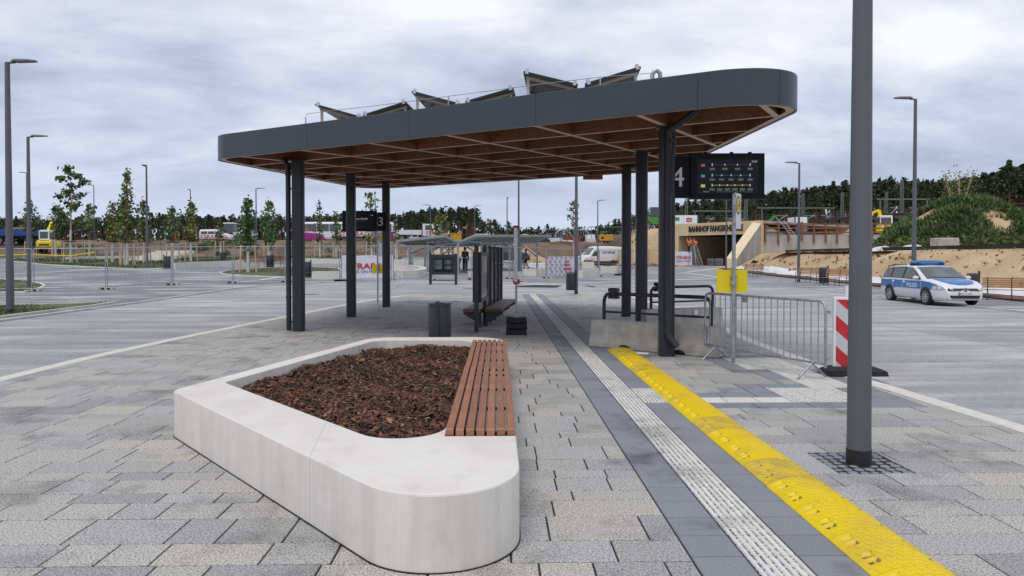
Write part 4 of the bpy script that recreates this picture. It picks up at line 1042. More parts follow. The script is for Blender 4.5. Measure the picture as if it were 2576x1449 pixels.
# departure displays
def display(loc, rz, w_, h_, num, label, content, npos):
    t = thing('departure_display', label, 'departure display', loc, rz, 'hanging departure displays')
    m = MB(); m.box(0, w_, -.09, .09, 0, h_, c=.006); mh = M['blackbox']
    for x in (.2, .55, .8): m.box(w_*x, w_*x+.05, -.03, .03, h_, h_+.03)
    m.build('housing', mh, t)
    MB().box(w_*.085, w_*.915, -.094, -.085, h_*.12, h_*.87).build('screen', M['screen'], t)
    nx, nw, flip = npos
    MB().box(nx, nx+nw, -.05, .05, -.0+.02, h_-.05, c=.004).build('number_panel', M['blackbox'], t)
    text(t, 'numeral', num, h_*.62, M['letter'], up_mat((nx+nw*flip, -.054, h_*.27)), .002, 'CENTER')
    S = lambda x, z: up_mat((w_*(.085+.83*x), -.096, h_*(.12+.75*z)))
    content(t, S, w_*.83, h_*.75); return t
def rows4(t, S, w_, h_):
    text(t, 'clock_text', '10:24', h_*.075, M['lit'], S(.98, .90), .0005, 'RIGHT')
    for row, (nm, mt, z, n) in enumerate((('M1', 'litred', .80, 4), ('M2', 'litblue', .49, 5), ('M3', 'litlime', .20, 6))):
        m = MB(); m.M = S(.06, z-.03); m.box(0, w_*.07, 0, h_*.09, 0, .001); b = m.build('line_badge', M[mt], t)
        text(b, 'badge_text', nm, h_*.07, M['lit'], S(.07, z-.012) @ Matrix.Translation((0, 0, .0015)), .0003)
        m = MB(); m.M = S(.245, z+.035); m.box(0, w_*.62, -.003, .003, 0, .001); m.build('line_bar', M['litred' if row == 0 else 'litblue' if row == 1 else 'litlime'], t)
        for i in range(n):
            x = .245+.62*i/(n-1); m = MB(); m.M = S(x, z+.035)
            if i in (0, n-1): m.box(-.007, .007, -.022, .022, .001, .002)
            else: m.add([(-.008, -.02, .0015), (.014, 0, .0015), (-.008, .02, .0015)], [(0, 1, 2)])
            m.build('stop_mark', M['lit'], t)
            m = MB(); m.M = S(x, z-.09); ww = w_*.046; m.box(-ww, ww, -h_*.035, h_*.035, 0, .0008); m.build('stop_box', M['screenbox'], t)
            m = MB(); m.M = S(x, z-.09); m.box(-ww*.85, ww*.85, .003, h_*.018, .0008, .0014)
            m.box(-ww*.6, ww*.6, -h_*.022, -h_*.006, .0008, .0014); m.build('stop_name', M['litdim'], t)
    text(t, 'footer_text', 'T E S L A', h_*.045, M['lit'], S(.10, .03), .0003); text(t, 'footer_text', 'Nur für Tesla Mitarbeiter | Only for Tesla employees', h_*.045, M['litdim'], S(.32, .03), .0003, width=w_*.58)
def rows3(t, S, w_, h_):
    text(t, 'clock_text', '10:24', h_*.08, M['lit'], S(.98, .86), .0005, 'RIGHT'); text(t, 'line_text', '13', h_*.16, M['lit'], S(.02, .80), .0005)
    text(t, 'place_text', 'Erkner/ZOB', h_*.15, M['lit'], S(.22, .60), .0005, width=w_*.55)
    text(t, 'via_text', 'Erkner Bahnhof - zentrale Haltestelle', h_*.05, M['litdim'], S(.30, .49), .0003); text(t, 'note_text', 'Abfahrt', h_*.06, M['lit'], S(.05, .17), .0003); text(t, 'via_text', 'weitere Informationen', h_*.045, M['litdim'], S(.33, .08), .0003)
M['screenbox'] = mat('screen grey', (.05, .075, .07), .4, emit=.3)
p = cols['d']
d0 = GY(1734.5, 501, p.y-.05)
display((d0.x, p.y-.05, d0.z+.0), math.radians(-2), 1.235, .765, '4', 'black hanging display numbered 4 with coloured bus lines M1, M2, M3', rows4, (-.36, .355, .42))
p = cols['c']; d0 = GY(862, 582, p.y-.25)
display((d0.x, p.y-.25, d0.z), math.radians(3), 1.13, .68, '3', 'black hanging display numbered 3 showing a departure to Erkner/ZOB', rows3, (1.15, .24, .45))
# red and white guide panel on a rubber foot
gp = G(2119, 945); t = thing('guide_beacon', 'red and white striped guide panel half hidden behind the near lamp post', 'traffic panel', (gp.x+.06, gp.y+.1, 0))
m = MB(); m.box(-.15, .23, -.02, .02, .06, 1.12, c=.01); m.build('panel_frame', M['white'], t)
m = MB(); m.box(.02, .06, -.015, .015, 1.12, 1.28); m.build('handle', M['white'], t)
for k in range(4):
    z = -.08+k*.44; P = clip([(-.12, z+.28), (.20, z), (.20, z+.22), (-.12, z+.50)], -.12, .20, .10, 1.08)
    if len(P) > 2: m = MB(); m.add([(a, -.0225, b) for a, b in P], [tuple(range(len(P)))]); m.build('red_stripe', M['red'], t)
me = MB().cyl((0, -.03, 0), (0, -.02, 0), .014, n=8).mesh('bolt', M['black'])
for z in (.15, .58, 1.03): link(me, 'bolt', t, (.06, 0, z))
MB().box(-.119, .199, -.0215, -.0205, .10, 1.08).build('reflective_sheet', M['refl'] if 'refl' in M else M['alu'], t)
m = MB(); m.loft([[(-.28, -.2, 0), (.56, -.2, 0), (.56, .2, 0), (-.28, .2, 0)], [(-.26, -.19, .07), (.54, -.19, .07), (.54, .19, .07), (-.26, .19, .07)], [(-.16, -.12, .12), (.42, -.12, .12), (.42, .12, .12), (-.16, .12, .12)]])
m.box(-.28, -.08, -.215, -.17, .0, .09); m.box(.1, .3, -.215, -.17, 0, .09)
tag(m.build('rubber_weight', M['rubber'], None, (gp.x+.06, gp.y+.1, 0)), 'flat black rubber foot holding the red and white guide panel', 'rubber foot')
# white tube lying by the column
m = MB(); p = G(1560, 890.5); q = G(1632, 893.5); m.cyl((p.x, p.y, .022), (q.x, q.y, .022), .02, n=10)
for u_, v_, lb_ in ((783, 741, 'round manhole cover in the left bus lane'), (1180, 726, 'round manhole cover in the far lane behind the platform')):
    q_ = Gt(u_, v_); mm_ = MB(); mm_.lathe([(.001, .022), (.30, .022), (.31, .016), (.36, .016), (.37, .0)], 24); tag(mm_.build('manhole_cover', M['manhole'], None, q_), lb_, 'manhole cover')
tag(m.build('white_pipe', M['white']), 'short white pipe lying on the paving beside the front column', 'pipe')
# information kiosk
kb = Gt(1115, 716.5); t = thing('information_board', 'freestanding black timetable screen on two legs beyond the platform', 'information board', kb)
m = MB(); m.box(-.60, .60, -.06, .06, .55, 1.62, c=.006); m.build('housing', M['anth'], t); MB().box(-.50, .50, -.064, -.055, .70, 1.42).build('screen', M['screen'], t)
for x in (-.68, .68): MB().box(x-.07, x+.07, -.06, .06, 0, 1.66).build('leg', M['anth'], t)
m = MB(); m.box(-.61, .61, -.02, .02, .22, .27); m.build('cross_bar', M['anth'], t)
for r_ in range(8):
    for xx, w_ in ((-.46, .06), (-.36, .30), (.08, .05), (.17, .22), (.42, .03)):
        if (r_ == 4 and xx > 0) : continue
        m = MB(); m.box(xx, xx+w_, -.067, -.0645, 1.30-r_*.065, 1.325-r_*.065); m.build('timetable_row', M['litdim'], t)
# ================================================================== station portal
def brick_mat(name, c1, c2, mortar, sx, sy):
    m, nt, b = new_mat(name); N = nt.nodes.new
    tc = N('ShaderNodeTexCoord'); mp = N('ShaderNodeMapping'); L(nt, tc.outputs['UV'], mp.inputs[0])
    br = N('ShaderNodeTexBrick'); br.inputs['Color1'].default_value = (*c1, 1); br.inputs['Color2'].default_value = (*c2, 1); br.inputs['Mortar'].default_value = (*mortar, 1)
    br.inputs['Scale'].default_value = 1; br.inputs['Brick Width'].default_value = sx; br.inputs['Row Height'].default_value = sy; br.inputs['Mortar Size'].default_value = .012; L(nt, mp.outputs[0], br.inputs['Vector'])
    n = N('ShaderNodeTexNoise'); n.inputs['Scale'].default_value = .4; L(nt, tc.outputs['UV'], n.inputs['Vector']); hs = N('ShaderNodeHueSaturation'); mr = N('ShaderNodeMapRange'); mr.inputs[3].default_value = .8; mr.inputs[4].default_value = 1.2
    L(nt, n.outputs[0], mr.inputs[0]); L(nt, mr.outputs[0], hs.inputs['Value']); L(nt, br.outputs[0], hs.inputs['Color']); L(nt, hs.outputs[0], b.inputs['Base Color']); b.inputs['Roughness'].default_value = .85
    return m
M['brick'] = brick_mat('sand lime brick', (.72, .57, .34), (.56, .42, .23), (.64, .54, .38), .50, .125)
M['coping'] = brick_mat('pale coping brick', (.78, .66, .44), (.72, .59, .38), (.64, .55, .40), .30, .10)
def wall_poly(name, p0, d, pts, th, m, parent):
    """vertical wall: pts are (along, z); th towards the back; UV in metres"""
    d = Vector((d[0], d[1], 0)).normalized(); nb = Vector((-d.y, d.x, 0))*th
    A = [Vector(p0)+d*a+Vector((0, 0, z-p0[2])) for a, z in pts]; n = len(A); me = bpy.data.meshes.new(name)
    me.from_pydata([tuple(v) for v in A]+[tuple(v+nb) for v in A], [], [tuple(range(n)), tuple(range(2*n-1, n-1, -1))]+[(i, n+i, n+(i+1) % n, (i+1) % n) for i in range(n)])
    uv = me.uv_layers.new()
    for p in me.polygons:
        for li in p.loop_indices:
            v = me.vertices[me.loops[li].vertex_index].co; r = v-Vector(p0); uv.data[li].uv = (r.dot(d)+r.dot(nb.normalized()), v.z)
    me.materials.append(m); return link(me, name, parent)
FL, FR_ = Vector((23.7, 95, 0)), Vector((31.0, 85, 0)); fd = (FR_-FL).normalized(); fn = Vector((-fd.y, fd.x, 0))
def FP(u, v): return GP(u, v, FL, fn)
zf = T(27, 84)
por = thing('station_portal', 'tan brick station underpass portal with black lettering', 'station entrance')
al = lambda p: (p-FL).dot(fd)
tl, tr = FP(1696.5, 565), FP(1915, 553.5); ol, orr = FP(1707, 593.6), FP(1882, 591); zt = (tl.z+tr.z)/2; zo = ol.z
P0 = Vector((FL.x, FL.y, zf))
wall_poly('lintel_wall', P0, fd, [(al(tl), zo), (al(tr), zo), (al(tr), zt), (al(tl), zt)], .5, M['brick'], por)
wall_poly('side_wall', P0, fd, [(al(tl), zf-.3), (al(ol), zf-.3), (al(ol), zo-.003), (al(tl), zo-.003)], .5, M['brick'], por)
wall_poly('side_wall', P0, fd, [(al(orr), zf-.3), (al(tr), zf-.3), (al(tr), zo-.003), (al(orr), zo-.003)], .5, M['brick'], por)
def pal(a, b, z): p = FL+fd*a+fn*b; return (p.x, p.y, z)
a0, a1, dp = al(ol), al(orr), 16
wall_poly('tunnel_wall', Vector(pal(a0, .5, zf)), fn, [(0, zf-.3), (dp, zf-.3), (dp, zo), (0, zo)], .4, M['brick'], por)
wall_poly('tunnel_wall', Vector(pal(a1+.4, .5, zf)), fn, [(0, zf-.3), (dp, zf-.3), (dp, zo), (0, zo)], .4, M['brick'], por)
m = MB(); m.loft([[pal(a0-1, .48, zo+.01), pal(a1+1, .48, zo+.01), pal(a1+1, dp+1, zo+.01), pal(a0-1, dp+1, zo+.01)], [pal(a0-1, .48, zo+.5), pal(a1+1, .48, zo+.5), pal(a1+1, dp+1, zo+.5), pal(a0-1, dp+1, zo+.5)]]); m.build('tunnel_ceiling', M['anth'], por)
m = MB(); m.loft([[pal(a0-1, dp, zf), pal(a1+1, dp, zf), pal(a1+1, dp+.4, zf), pal(a0-1, dp+.4, zf)], [pal(a0-1, dp, zo), pal(a1+1, dp, zo), pal(a1+1, dp+.4, zo), pal(a0-1, dp+.4, zo)]]); m.build('end_wall', M['anth'], por)
m = MB(); m.quad(pal(a0-.5, -7, zf+.01), pal(a1+.8, -7, zf+.01), pal(a1+.8, dp, zf+.01), pal(a0-.5, dp, zf+.01)); m.build('tunnel_floor', M['plaza'], por)
m = MB(); m.loft([[pal(al(tl)-.2, .5, z), pal(al(tr)+.3, .5, z), pal(al(tr)+.3, dp+8, z), pal(al(tl)-6, dp+8, z)] for z in (zt-.35, zt-.05)]); m.build('roof_slab', M['conc2'], por)
b0 = GT(1556, 665.5); wl = (FL-Vector((b0.x, b0.y, 0))); wln = wl.to_2d().length; wdir = wl.normalized(); wn_ = Vector((-wdir.y, wdir.x, 0))
def WP(u, v): p = GP(u, v, (b0.x, b0.y, 0), wn_); return ((p-Vector((b0.x, b0.y, 0))).dot(wdir), p.z)
w1, w2 = WP(1558, 630), WP(1655, 584.5)
wall_poly('wing_wall', Vector((b0.x, b0.y, b0.z)), wdir, [(0, b0.z-.3), (wln, b0.z-.3), (wln, zt), (w2[0], w2[1]), (0, w1[1])], .5, M['brick'], por)
# right wing wall, concrete body with a broad brick coping
n0, n1 = Vector((25.0, 75.2)), Vector((31.6, 85.4)); wv = (n1-n0).normalized(); wp = Vector((-wv.y, wv.x))
m = MB(); z0 = T(24.5, 75)
def wsec(p, za, zb, h): return [(*(p+wp*h), za), (*(p-wp*h), za), (*(p-wp*h), zb), (*(p+wp*h), zb)]
m.loft([wsec(n0, z0-.3, z0+.93, .5), wsec(n1, z0-.3, zt-.12, .5)]); m.build('wing_wall', M['conc2'], por)
me = bpy.data.meshes.new('coping'); q = [wsec(n0-wv*.08, z0+.93, z0+1.07, .56), wsec(n1, zt-.12, zt+.02, .56)]
me.from_pydata([p for s in q for p in s], [], [(0, 1, 2, 3), (7, 6, 5, 4)]+[(i, 4+i, 4+(i+1) % 4, (i+1) % 4) for i in range(4)]); me.materials.append(M['coping']); uv = me.uv_layers.new()
for p in me.polygons:
    for li in p.loop_indices: v = me.vertices[me.loops[li].vertex_index].co; uv.data[li].uv = ((v.xy-n0).dot(wp), (v.xy-n0).dot(wv))
link(me, 'coping', por)
wall_poly('wing_end', Vector((*(n0-wv*.09+wp*.52), z0-.2)), -wp, [(0, z0-.2), (1.04, z0-.2), (1.04, z0+.925), (0, z0+.925)], .06, M['coping'], por)
s0, s1 = FP(1733, 577), FP(1869, 574)
Mx = Matrix.Translation(Vector((s0.x, s0.y, FP(1733, 584).z))-fn*.06) @ Matrix.Rotation(math.atan2(fd.y, fd.x), 4, 'Z') @ Matrix.Rotation(math.pi/2, 4, 'X')
text(por, 'station_lettering', 'BAHNHOF FANGSCHLEUSE', 1.08, M['black'], Mx, .05, width=(s1-s0).length, bold=.02)
# concrete wall with timber guard fence
cw = thing('retaining_wall', 'long pale concrete retaining wall above the sand slope', 'retaining wall')
C0, C1 = Vector((31.9, 85.2, 0)), Vector((49, 85.2, 0)); zb, zc = 1.6, 4.35
for k in range(4):
    a, b = C0.x+k*4.27, C0.x+(k+1)*4.27-.02
    m = MB(); m.box(a, b, 85.0, 85.45, zb, zc); m.box(a, b, 84.92, 85.0, zb, 2.9); m.build('wall_panel', M['conc2'], cw)
m = MB(); m.add([(31.7, 84.95, zc), (34.6, 84.95, zc), (31.7, 84.95, zt-.2), (31.7, 85.4, zc), (34.6, 85.4, zc), (31.7, 85.4, zt-.2)], [(0, 1, 2), (5, 4, 3), (0, 3, 4, 1), (1, 4, 5, 2), (2, 5, 3, 0)]); m.build('sloped_top', M['conc2'], cw)
M['oldwood'] = wood_mat('weathered brown boards', (.16, .065, .04), (.26, .13, .085), 'X', 2, .85)
gf = thing('guard_fence', 'brown timber guard fence along the top of the retaining wall', 'fence')
for k in range(12):
    x = 32.3+k*1.45+RN.uniform(-.15, .15); m = MB(); m.box(x-.09, x+.09, 84.76, 84.9, zc-.75-RN.random()*.5, zc+1.45+RN.uniform(-.2, .15)); m.build('fence_post', M['oldwood'], gf)
for z in (zc+.25, zc+.75, zc+1.25):
    for k in range(4): m = MB(); m.beam((32.2+k*4.2, 84.93, z+RN.uniform(-.04, .04)), (36.36+k*4.2, 84.93, z+RN.uniform(-.04, .04)), .05, .17); m.build('fence_board', M['oldwood'], gf)
def ladder(p0, p1, w_, n, label):
    t = thing('ladder', label, 'ladder', p0); d = Vector(p1)-Vector(p0); s = Vector((1, 0, 0))*w_/2; m = MB()
    for sg in (-1, 1): m = MB(); m.beam(s*sg, d+s*sg, .06, .05); m.build('side_rail', M['alu'], t)
    for k in range(n): q = d*((k+.5)/n); m = MB(); m.cyl(q-s, q+s, .025, n=6); m.build('rung', M['alu'], t)
    return t
ladder((36.6, 83.3, T(36.6, 83.3)), (34.3, 85.0, zc+1.7), .6, 14, 'aluminium ladder leaning against the concrete retaining wall')
# ================================================================== earth mound with weeds, things around it
MCX = GY(2428, 600, 57).x
def MZ(x, y):
    r = math.hypot((x-MCX)/7.0, (y-57)/6.8); h = 4.15*max(0, 1-r**1.7)
    r2 = math.hypot((x-30.6)/4.5, (y-60)/5); h2 = 0
    return 2.08+max(h, h2)+(.25*math.sin(x*1.7+y)*math.sin(y*1.3) if h > .2 else 0)
sheet('earth_mound', [(24.5+1.5, 47), (50, 47), (50, 68), (26, 68)], -.02, M['sand'], 1.0, hf=MZ)
wr_ = random.Random(11); b = MB()
for k in range(14000):
    x, y = wr_.uniform(30, 47), wr_.uniform(48, 61); h = MZ(x, y)-2.08
    if h < .12 and wr_.random() < .93: continue
    if math.sin(x*.9+2)*math.sin(y*.8) > .62 or (x > 42 and wr_.random() < .75): continue
    hh = wr_.uniform(.25, .8)*(1.1 if h > 1 else .7); z = MZ(x, y)-.05
    for q in range(4):
        a = wr_.uniform(0, 6.28); w_ = wr_.uniform(.035, .09); lx, ly = wr_.gauss(0, .22), wr_.gauss(0, .22); c, s = math.cos(a)*w_, math.sin(a)*w_; f = wr_.uniform(.3, 1)
        b.add([(x-c*.3, y-s*.3, z+hh*f*.3), (x+lx*.6+c, y+ly*.6+s, z+hh*f*.6), (x+lx, y+ly, z+hh*f), (x+lx*.6-c, y+ly*.6-s, z+hh*f*.62)], [(0, 1, 2, 3)])
tag(b.build('weeds', M['weeds']), kind='stuff')
b = MB(); wr2 = random.Random(4)
for k in range(2600):                                     # weeds on banks and behind the slope edge
    if k % 4 == 0: x, y = wr2.uniform(28.5, 48), wr2.uniform(44, 56)
    else: x, y = wr2.uniform(-60, 22), wr2.uniform(82, 104)
    if math.sin(x*.35+1)+math.sin(y*.5+x*.2) < .5: continue
    z = (MZ(x, y) if 47 < y < 68 and x > 26 else TN(x, y))-.03; hh = wr2.uniform(.2, .6)
    for q in range(3):
        a = wr2.uniform(0, 6.28); w_ = wr2.uniform(.05, .13); lx, ly = wr2.gauss(0, .2), wr2.gauss(0, .2); c, s = math.cos(a)*w_, math.sin(a)*w_
        b.add([(x-c, y-s, z), (x+c, y+s, z), (x+lx, y+ly, z+hh)], [(0, 1, 2)])
tag(b.build('bank_weeds', M['weeds']), kind='stuff')
b = MB(); qc = random.Random(31)
for k in range(900):
    x, y = (qc.uniform(23.4, 27), qc.uniform(28, 76)) if k < 650 else (qc.uniform(-40, 20), qc.uniform(82, 108)); s = qc.expovariate(1/.05)+.03; z = TN(x, y)
    pts_ = [Vector((qc.gauss(0, 1), qc.gauss(0, 1), qc.gauss(0, .7))).normalized()*s for _ in range(4)]; b.add([p_+Vector((x, y, z+s*.2)) for p_ in pts_], [(0, 1, 2), (0, 3, 1), (1, 3, 2), (2, 3, 0)])
tag(b.build('clods', M['soil']), kind='stuff')
b = MB()
for k in range(260):
    x, y = qc.uniform(23.5, 27), qc.uniform(28, 74); z = TN(x, y)
    if math.sin(x*2+y*.7) < .3: continue
    for q_ in range(7):
        lx, ly, w_ = qc.gauss(0, .12), qc.gauss(0, .12), .03; b.add([(x-w_, y, z), (x+w_, y, z), (x+lx, y+ly, z+qc.uniform(.08, .25))], [(0, 1, 2)])
tag(b.build('slope_weeds', M['weeds']), kind='stuff')
for (u, v, r) in ((535, 622, 1.5), (500, 628, 1.1), (585, 621, 1.6), (560, 640, .9), (628, 640, .8)):
    p = Gt(u, v); q = random.Random(int(u)); b = MB()
    for k in range(420):
        d = Vector((q.gauss(0, 1), q.gauss(0, 1), abs(q.gauss(0, .8)))).normalized()*r*q.uniform(.6, 1.05); d.z *= .6; e_ = [Vector((q.uniform(-.16, .16), q.uniform(-.16, .16), q.uniform(-.16, .16))) for _ in range(3)]
        b.add([d+e_[0], d+e_[1], d+e_[2]], [(0, 1, 2)])
    tag(b.build('shrub', M['weeds'], None, p), {535: 'low green shrub on the sand bank under the white site van', 500: 'small green shrub left of the site van on the bank', 585: 'widest low shrub on the bank, under the tractor', 560: 'smallest shrub low on the sandy bank', 628: 'tiny shrub on the bank beside the slim tree'}[u], 'shrub')
m = MB(); p = GY(2388, 621, 47); m.box(p.x-.68, p.x+.68, 47, 48.0, 2.1, 2.95, c=.05); m.box(p.x-.62, p.x+.62, 46.97, 47.02, 2.15, 2.85); tag(m.build('concrete_block', M['conc']), 'grey concrete block in front of the weedy mound', 'concrete block')
m = MB(); M['siltcloth'] = mat('black silt cloth', (.02, .02, .02), .8, var=.3)
pts = [(27.0, 30), (27.0, 40), (27.2, 50), (28.2, 62), (29.5, 72)]; D = dens(pts, 1)
m.loft([[(x, y, T(x, y)-.05), (x+.05*math.sin(i), y, T(x, y)+.20), (x+.12, y, T(x, y)+.18), (x+.06, y, T(x, y)-.05)] for i, (x, y) in enumerate(D)]); tag(m.build('silt_fence', M['siltcloth']), 'low black silt fence along the top of the sand slope', 'silt fence')
def heap(name, p, rx, ry, h, mt, label, cat, seed, kind=None, rough=.25):
    q = random.Random(seed); m = MB(); n, k = 14, 5; vs = []
    for j in range(k+1):
        f = j/k
        for i in range(n):
            a = i*2*math.pi/n; rr = (1-f)**.7*(1+q.uniform(-rough, rough)); vs.append((math.cos(a)*rx*rr, math.sin(a)*ry*rr, h*f*(1+q.uniform(-rough, rough)*.4)-.05*(j == 0)))
    m.add(vs, [(j*n+i, j*n+(i+1) % n, (j+1)*n+(i+1) % n, (j+1)*n+i) for j in range(k) for i in range(n)], 0, True)
    o = m.build(name, mt, None, p); return tag(o, label, cat, kind=kind)
p = GY(2225, 629, 50); heap('white_tarp', (p.x, 50, 2.1), 1.3, .6, .35, M['fleece'], 'crumpled white tarpaulin lying left of the mound', 'tarpaulin', 3)
p = GY(2300, 622, 50); heap('white_tarp', (p.x, 50, 2.1), 1.5, .6, .45, M['fleece'], 'crumpled white tarpaulin behind the tall lamp by the police car', 'tarpaulin', 5)
# ================================================================== foliage
M['pine'] = mat('pine needles', (.022, .038, .018), .8, c2=(.062, .088, .036), scale=.35, coord='World', isl=.35)
M['pinebark'] = mat('pine bark', (.10, .055, .035), .9, c2=(.20, .11, .065), scale=.3, coord='World')
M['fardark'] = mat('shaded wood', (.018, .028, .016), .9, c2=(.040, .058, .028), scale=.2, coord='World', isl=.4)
def leafq(b, c, r, q, fl=1.0):
    n = Vector((q.gauss(0, 1), q.gauss(0, 1), q.gauss(0, 1)*fl)).normalized(); t = n.cross(Vector((0, 0, 1))); t = t.normalized() if t.length > .1 else Vector((1, 0, 0)); u = n.cross(t); a = q.uniform(0, 6.28); x = t*math.cos(a)+u*math.sin(a); y = n.cross(x)
    c = Vector(c); b.add([c-x*r, c+y*r*.6, c+x*r, c-y*r*.6], [(0, 1, 2, 3)])
def make_pine(seed):
    q = random.Random(seed); t = thing('pine_tree', 'tall dark pine', 'pine tree', (0, 0, -200)); H = 17.
    m = MB(); lx, ly = q.uniform(-.5, .5), q.uniform(-.5, .5)
    m.tube([(0, 0, -.5), (lx*.4, ly*.4, H*.4), (lx, ly, H*.8), (lx, ly, H*.96)], [.24, .17, .10, .03], 6); m.build('trunk', M['pinebark'], t)
    b = MB(); z0 = H*q.uniform(.55, .72); nb = 15
    for k in range(nb):
        f = k/(nb-1); z = lerp(z0, H*.97, f); R = (2.2*(1-f)**.6+.4)*q.uniform(.45, 1.3); a = k*2.4+q.uniform(-.5, .5); off = R*.6*(1-f*.7)
        c = Vector((lx*f+math.cos(a)*off, ly*f+math.sin(a)*off, z))
        for _ in range(26):
            v = Vector((q.gauss(0, .42), q.gauss(0, .42), q.gauss(0, .24)))*R*.85; leafq(b, c+v, q.uniform(.22, .5), q)
    b.build('crown', M['pine'], t); return t, H
PINES = [make_pine(s) for s in range(20, 26)]
TOPS = [(-300, 548), (0, 548), (200, 546), (400, 538), (600, 540), (760, 542), (950, 536), (1050, 528), (1160, 518), (1208, 528), (1216, 556), (1240, 545), (1262, 566), (1300, 568), (1400, 572), (1500, 570), (1555, 550), (1640, 522), (1750, 508), (1900, 487), (2000, 472), (2100, 464), (2200, 452), (2300, 452), (2400, 452), (2500, 430), (2576, 412), (2900, 390)]
def top_at(u):
    for (a, x), (b, y) in zip(TOPS, TOPS[1:]):
        if a <= u <= b: return lerp(x, y, (u-a)/(b-a))
    return 545
def wood_depth(u): return 330 if u < 500 else lerp(330, 285, sstep(500, 1000, u)) if u < 1212 else 420 if u < 1500 else lerp(420, 190, sstep(1500, 1720, u)) if u < 1720 else lerp(190, 165, (u-1720)/1000)
qf = random.Random(77); first = True; npine = 0
u = -130.
used = set()
while u < 2720 and npine < 300:
    Y0 = wood_depth(u); row = 0
    for row in range(1+(npine % 3 > 0)):
        Y = Y0+row*9+qf.uniform(-4, 4); p = GY(u+qf.uniform(-6, 6), 600, Y); zt_ = GY(u, top_at(u)+qf.gauss(2, 8 if u > 1700 else 5)+row*3, Y).z; zg = T(p.x, p.y); h = zt_-zg; i = qf.randrange(len(PINES)); tp, H = PINES[i]
        side = 'left of the square' if u < 600 else 'behind the square' if u < 1215 else 'far beyond the railway' if u < 1560 else 'behind the railway on the right'
        lab = 'tall dark pine in the wood '+side; grp = 'pines in the wood '+side; s = h/H; sw = max(.75, min(1.3, s*1.05))
        if i in used: copy_tree(tp, (p.x, p.y, zg), qf.uniform(0, 6.28), lab, (sw, sw, s), grp)
        else: used.add(i); KIDS.clear(); tp.location = (p.x, p.y, zg); tp.rotation_euler = (0, 0, qf.uniform(0, 6.28)); tp.scale = (sw, sw, s); tp['label'] = lab; tp['group'] = grp
        npine += 1
    u += qf.uniform(13, 21)*(1.25 if 1212 < u < 1560 else 1)
# the depth of the wood behind the first trees reads as one mass
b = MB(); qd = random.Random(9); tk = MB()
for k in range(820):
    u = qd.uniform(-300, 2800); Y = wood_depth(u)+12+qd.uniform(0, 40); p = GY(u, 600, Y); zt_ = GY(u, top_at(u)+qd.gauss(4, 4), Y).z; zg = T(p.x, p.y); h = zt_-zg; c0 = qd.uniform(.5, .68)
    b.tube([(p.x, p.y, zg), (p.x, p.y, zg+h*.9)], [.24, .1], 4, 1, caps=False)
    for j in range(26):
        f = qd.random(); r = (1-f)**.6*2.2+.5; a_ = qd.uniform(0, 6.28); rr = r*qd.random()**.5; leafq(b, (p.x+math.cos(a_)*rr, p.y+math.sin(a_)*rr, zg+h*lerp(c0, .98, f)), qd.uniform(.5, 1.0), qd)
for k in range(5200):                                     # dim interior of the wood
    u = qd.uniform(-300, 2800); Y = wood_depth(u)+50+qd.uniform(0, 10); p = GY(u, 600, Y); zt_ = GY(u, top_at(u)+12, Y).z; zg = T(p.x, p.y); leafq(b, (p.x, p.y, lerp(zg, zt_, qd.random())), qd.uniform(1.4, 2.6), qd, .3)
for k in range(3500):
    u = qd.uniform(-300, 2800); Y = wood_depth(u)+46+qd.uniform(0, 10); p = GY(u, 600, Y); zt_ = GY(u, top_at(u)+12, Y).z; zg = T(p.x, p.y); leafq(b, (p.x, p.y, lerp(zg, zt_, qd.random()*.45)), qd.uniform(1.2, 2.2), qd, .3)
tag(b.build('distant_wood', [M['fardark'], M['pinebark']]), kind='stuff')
b = MB()
for k in range(1300):                                     # brush at the edge of the wood
    u = qd.uniform(-150, 2700); Y = wood_depth(u)-8+qd.uniform(-4, 4); p = GY(u, 600, Y); zg = T(p.x, p.y); h = 1.5*(.6+.4*math.sin(u*.05)); leafq(b, (p.x, p.y, zg+qd.random()**1.5*h), qd.uniform(.4, .9), qd)
tag(b.build('forest_brush', M['weeds']), kind='stuff')
M['leaf1'] = mat('maple leaves', (.05, .09, .028), .7, c2=(.13, .18, .065), scale=.8, coord='World', isl=.5)
M['leaf2'] = mat('yellowing leaves', (.08, .105, .025), .7, c2=(.20, .21, .055), scale=.8, coord='World', isl=.5)
M['leaf3'] = mat('fresh green leaves', (.05, .115, .032), .7, c2=(.12, .21, .06), scale=.8, coord='World', isl=.45)
M['limewash'] = mat('whitewashed trunk', (.62, .61, .58), .85, var=.12)
M['stake'] = mat('round pine stakes', (.46, .33, .21), .8, c2=(.62, .49, .34), scale=3)
M['dkwood'] = mat('dark crossbar', (.06, .045, .035), .85, var=.2)
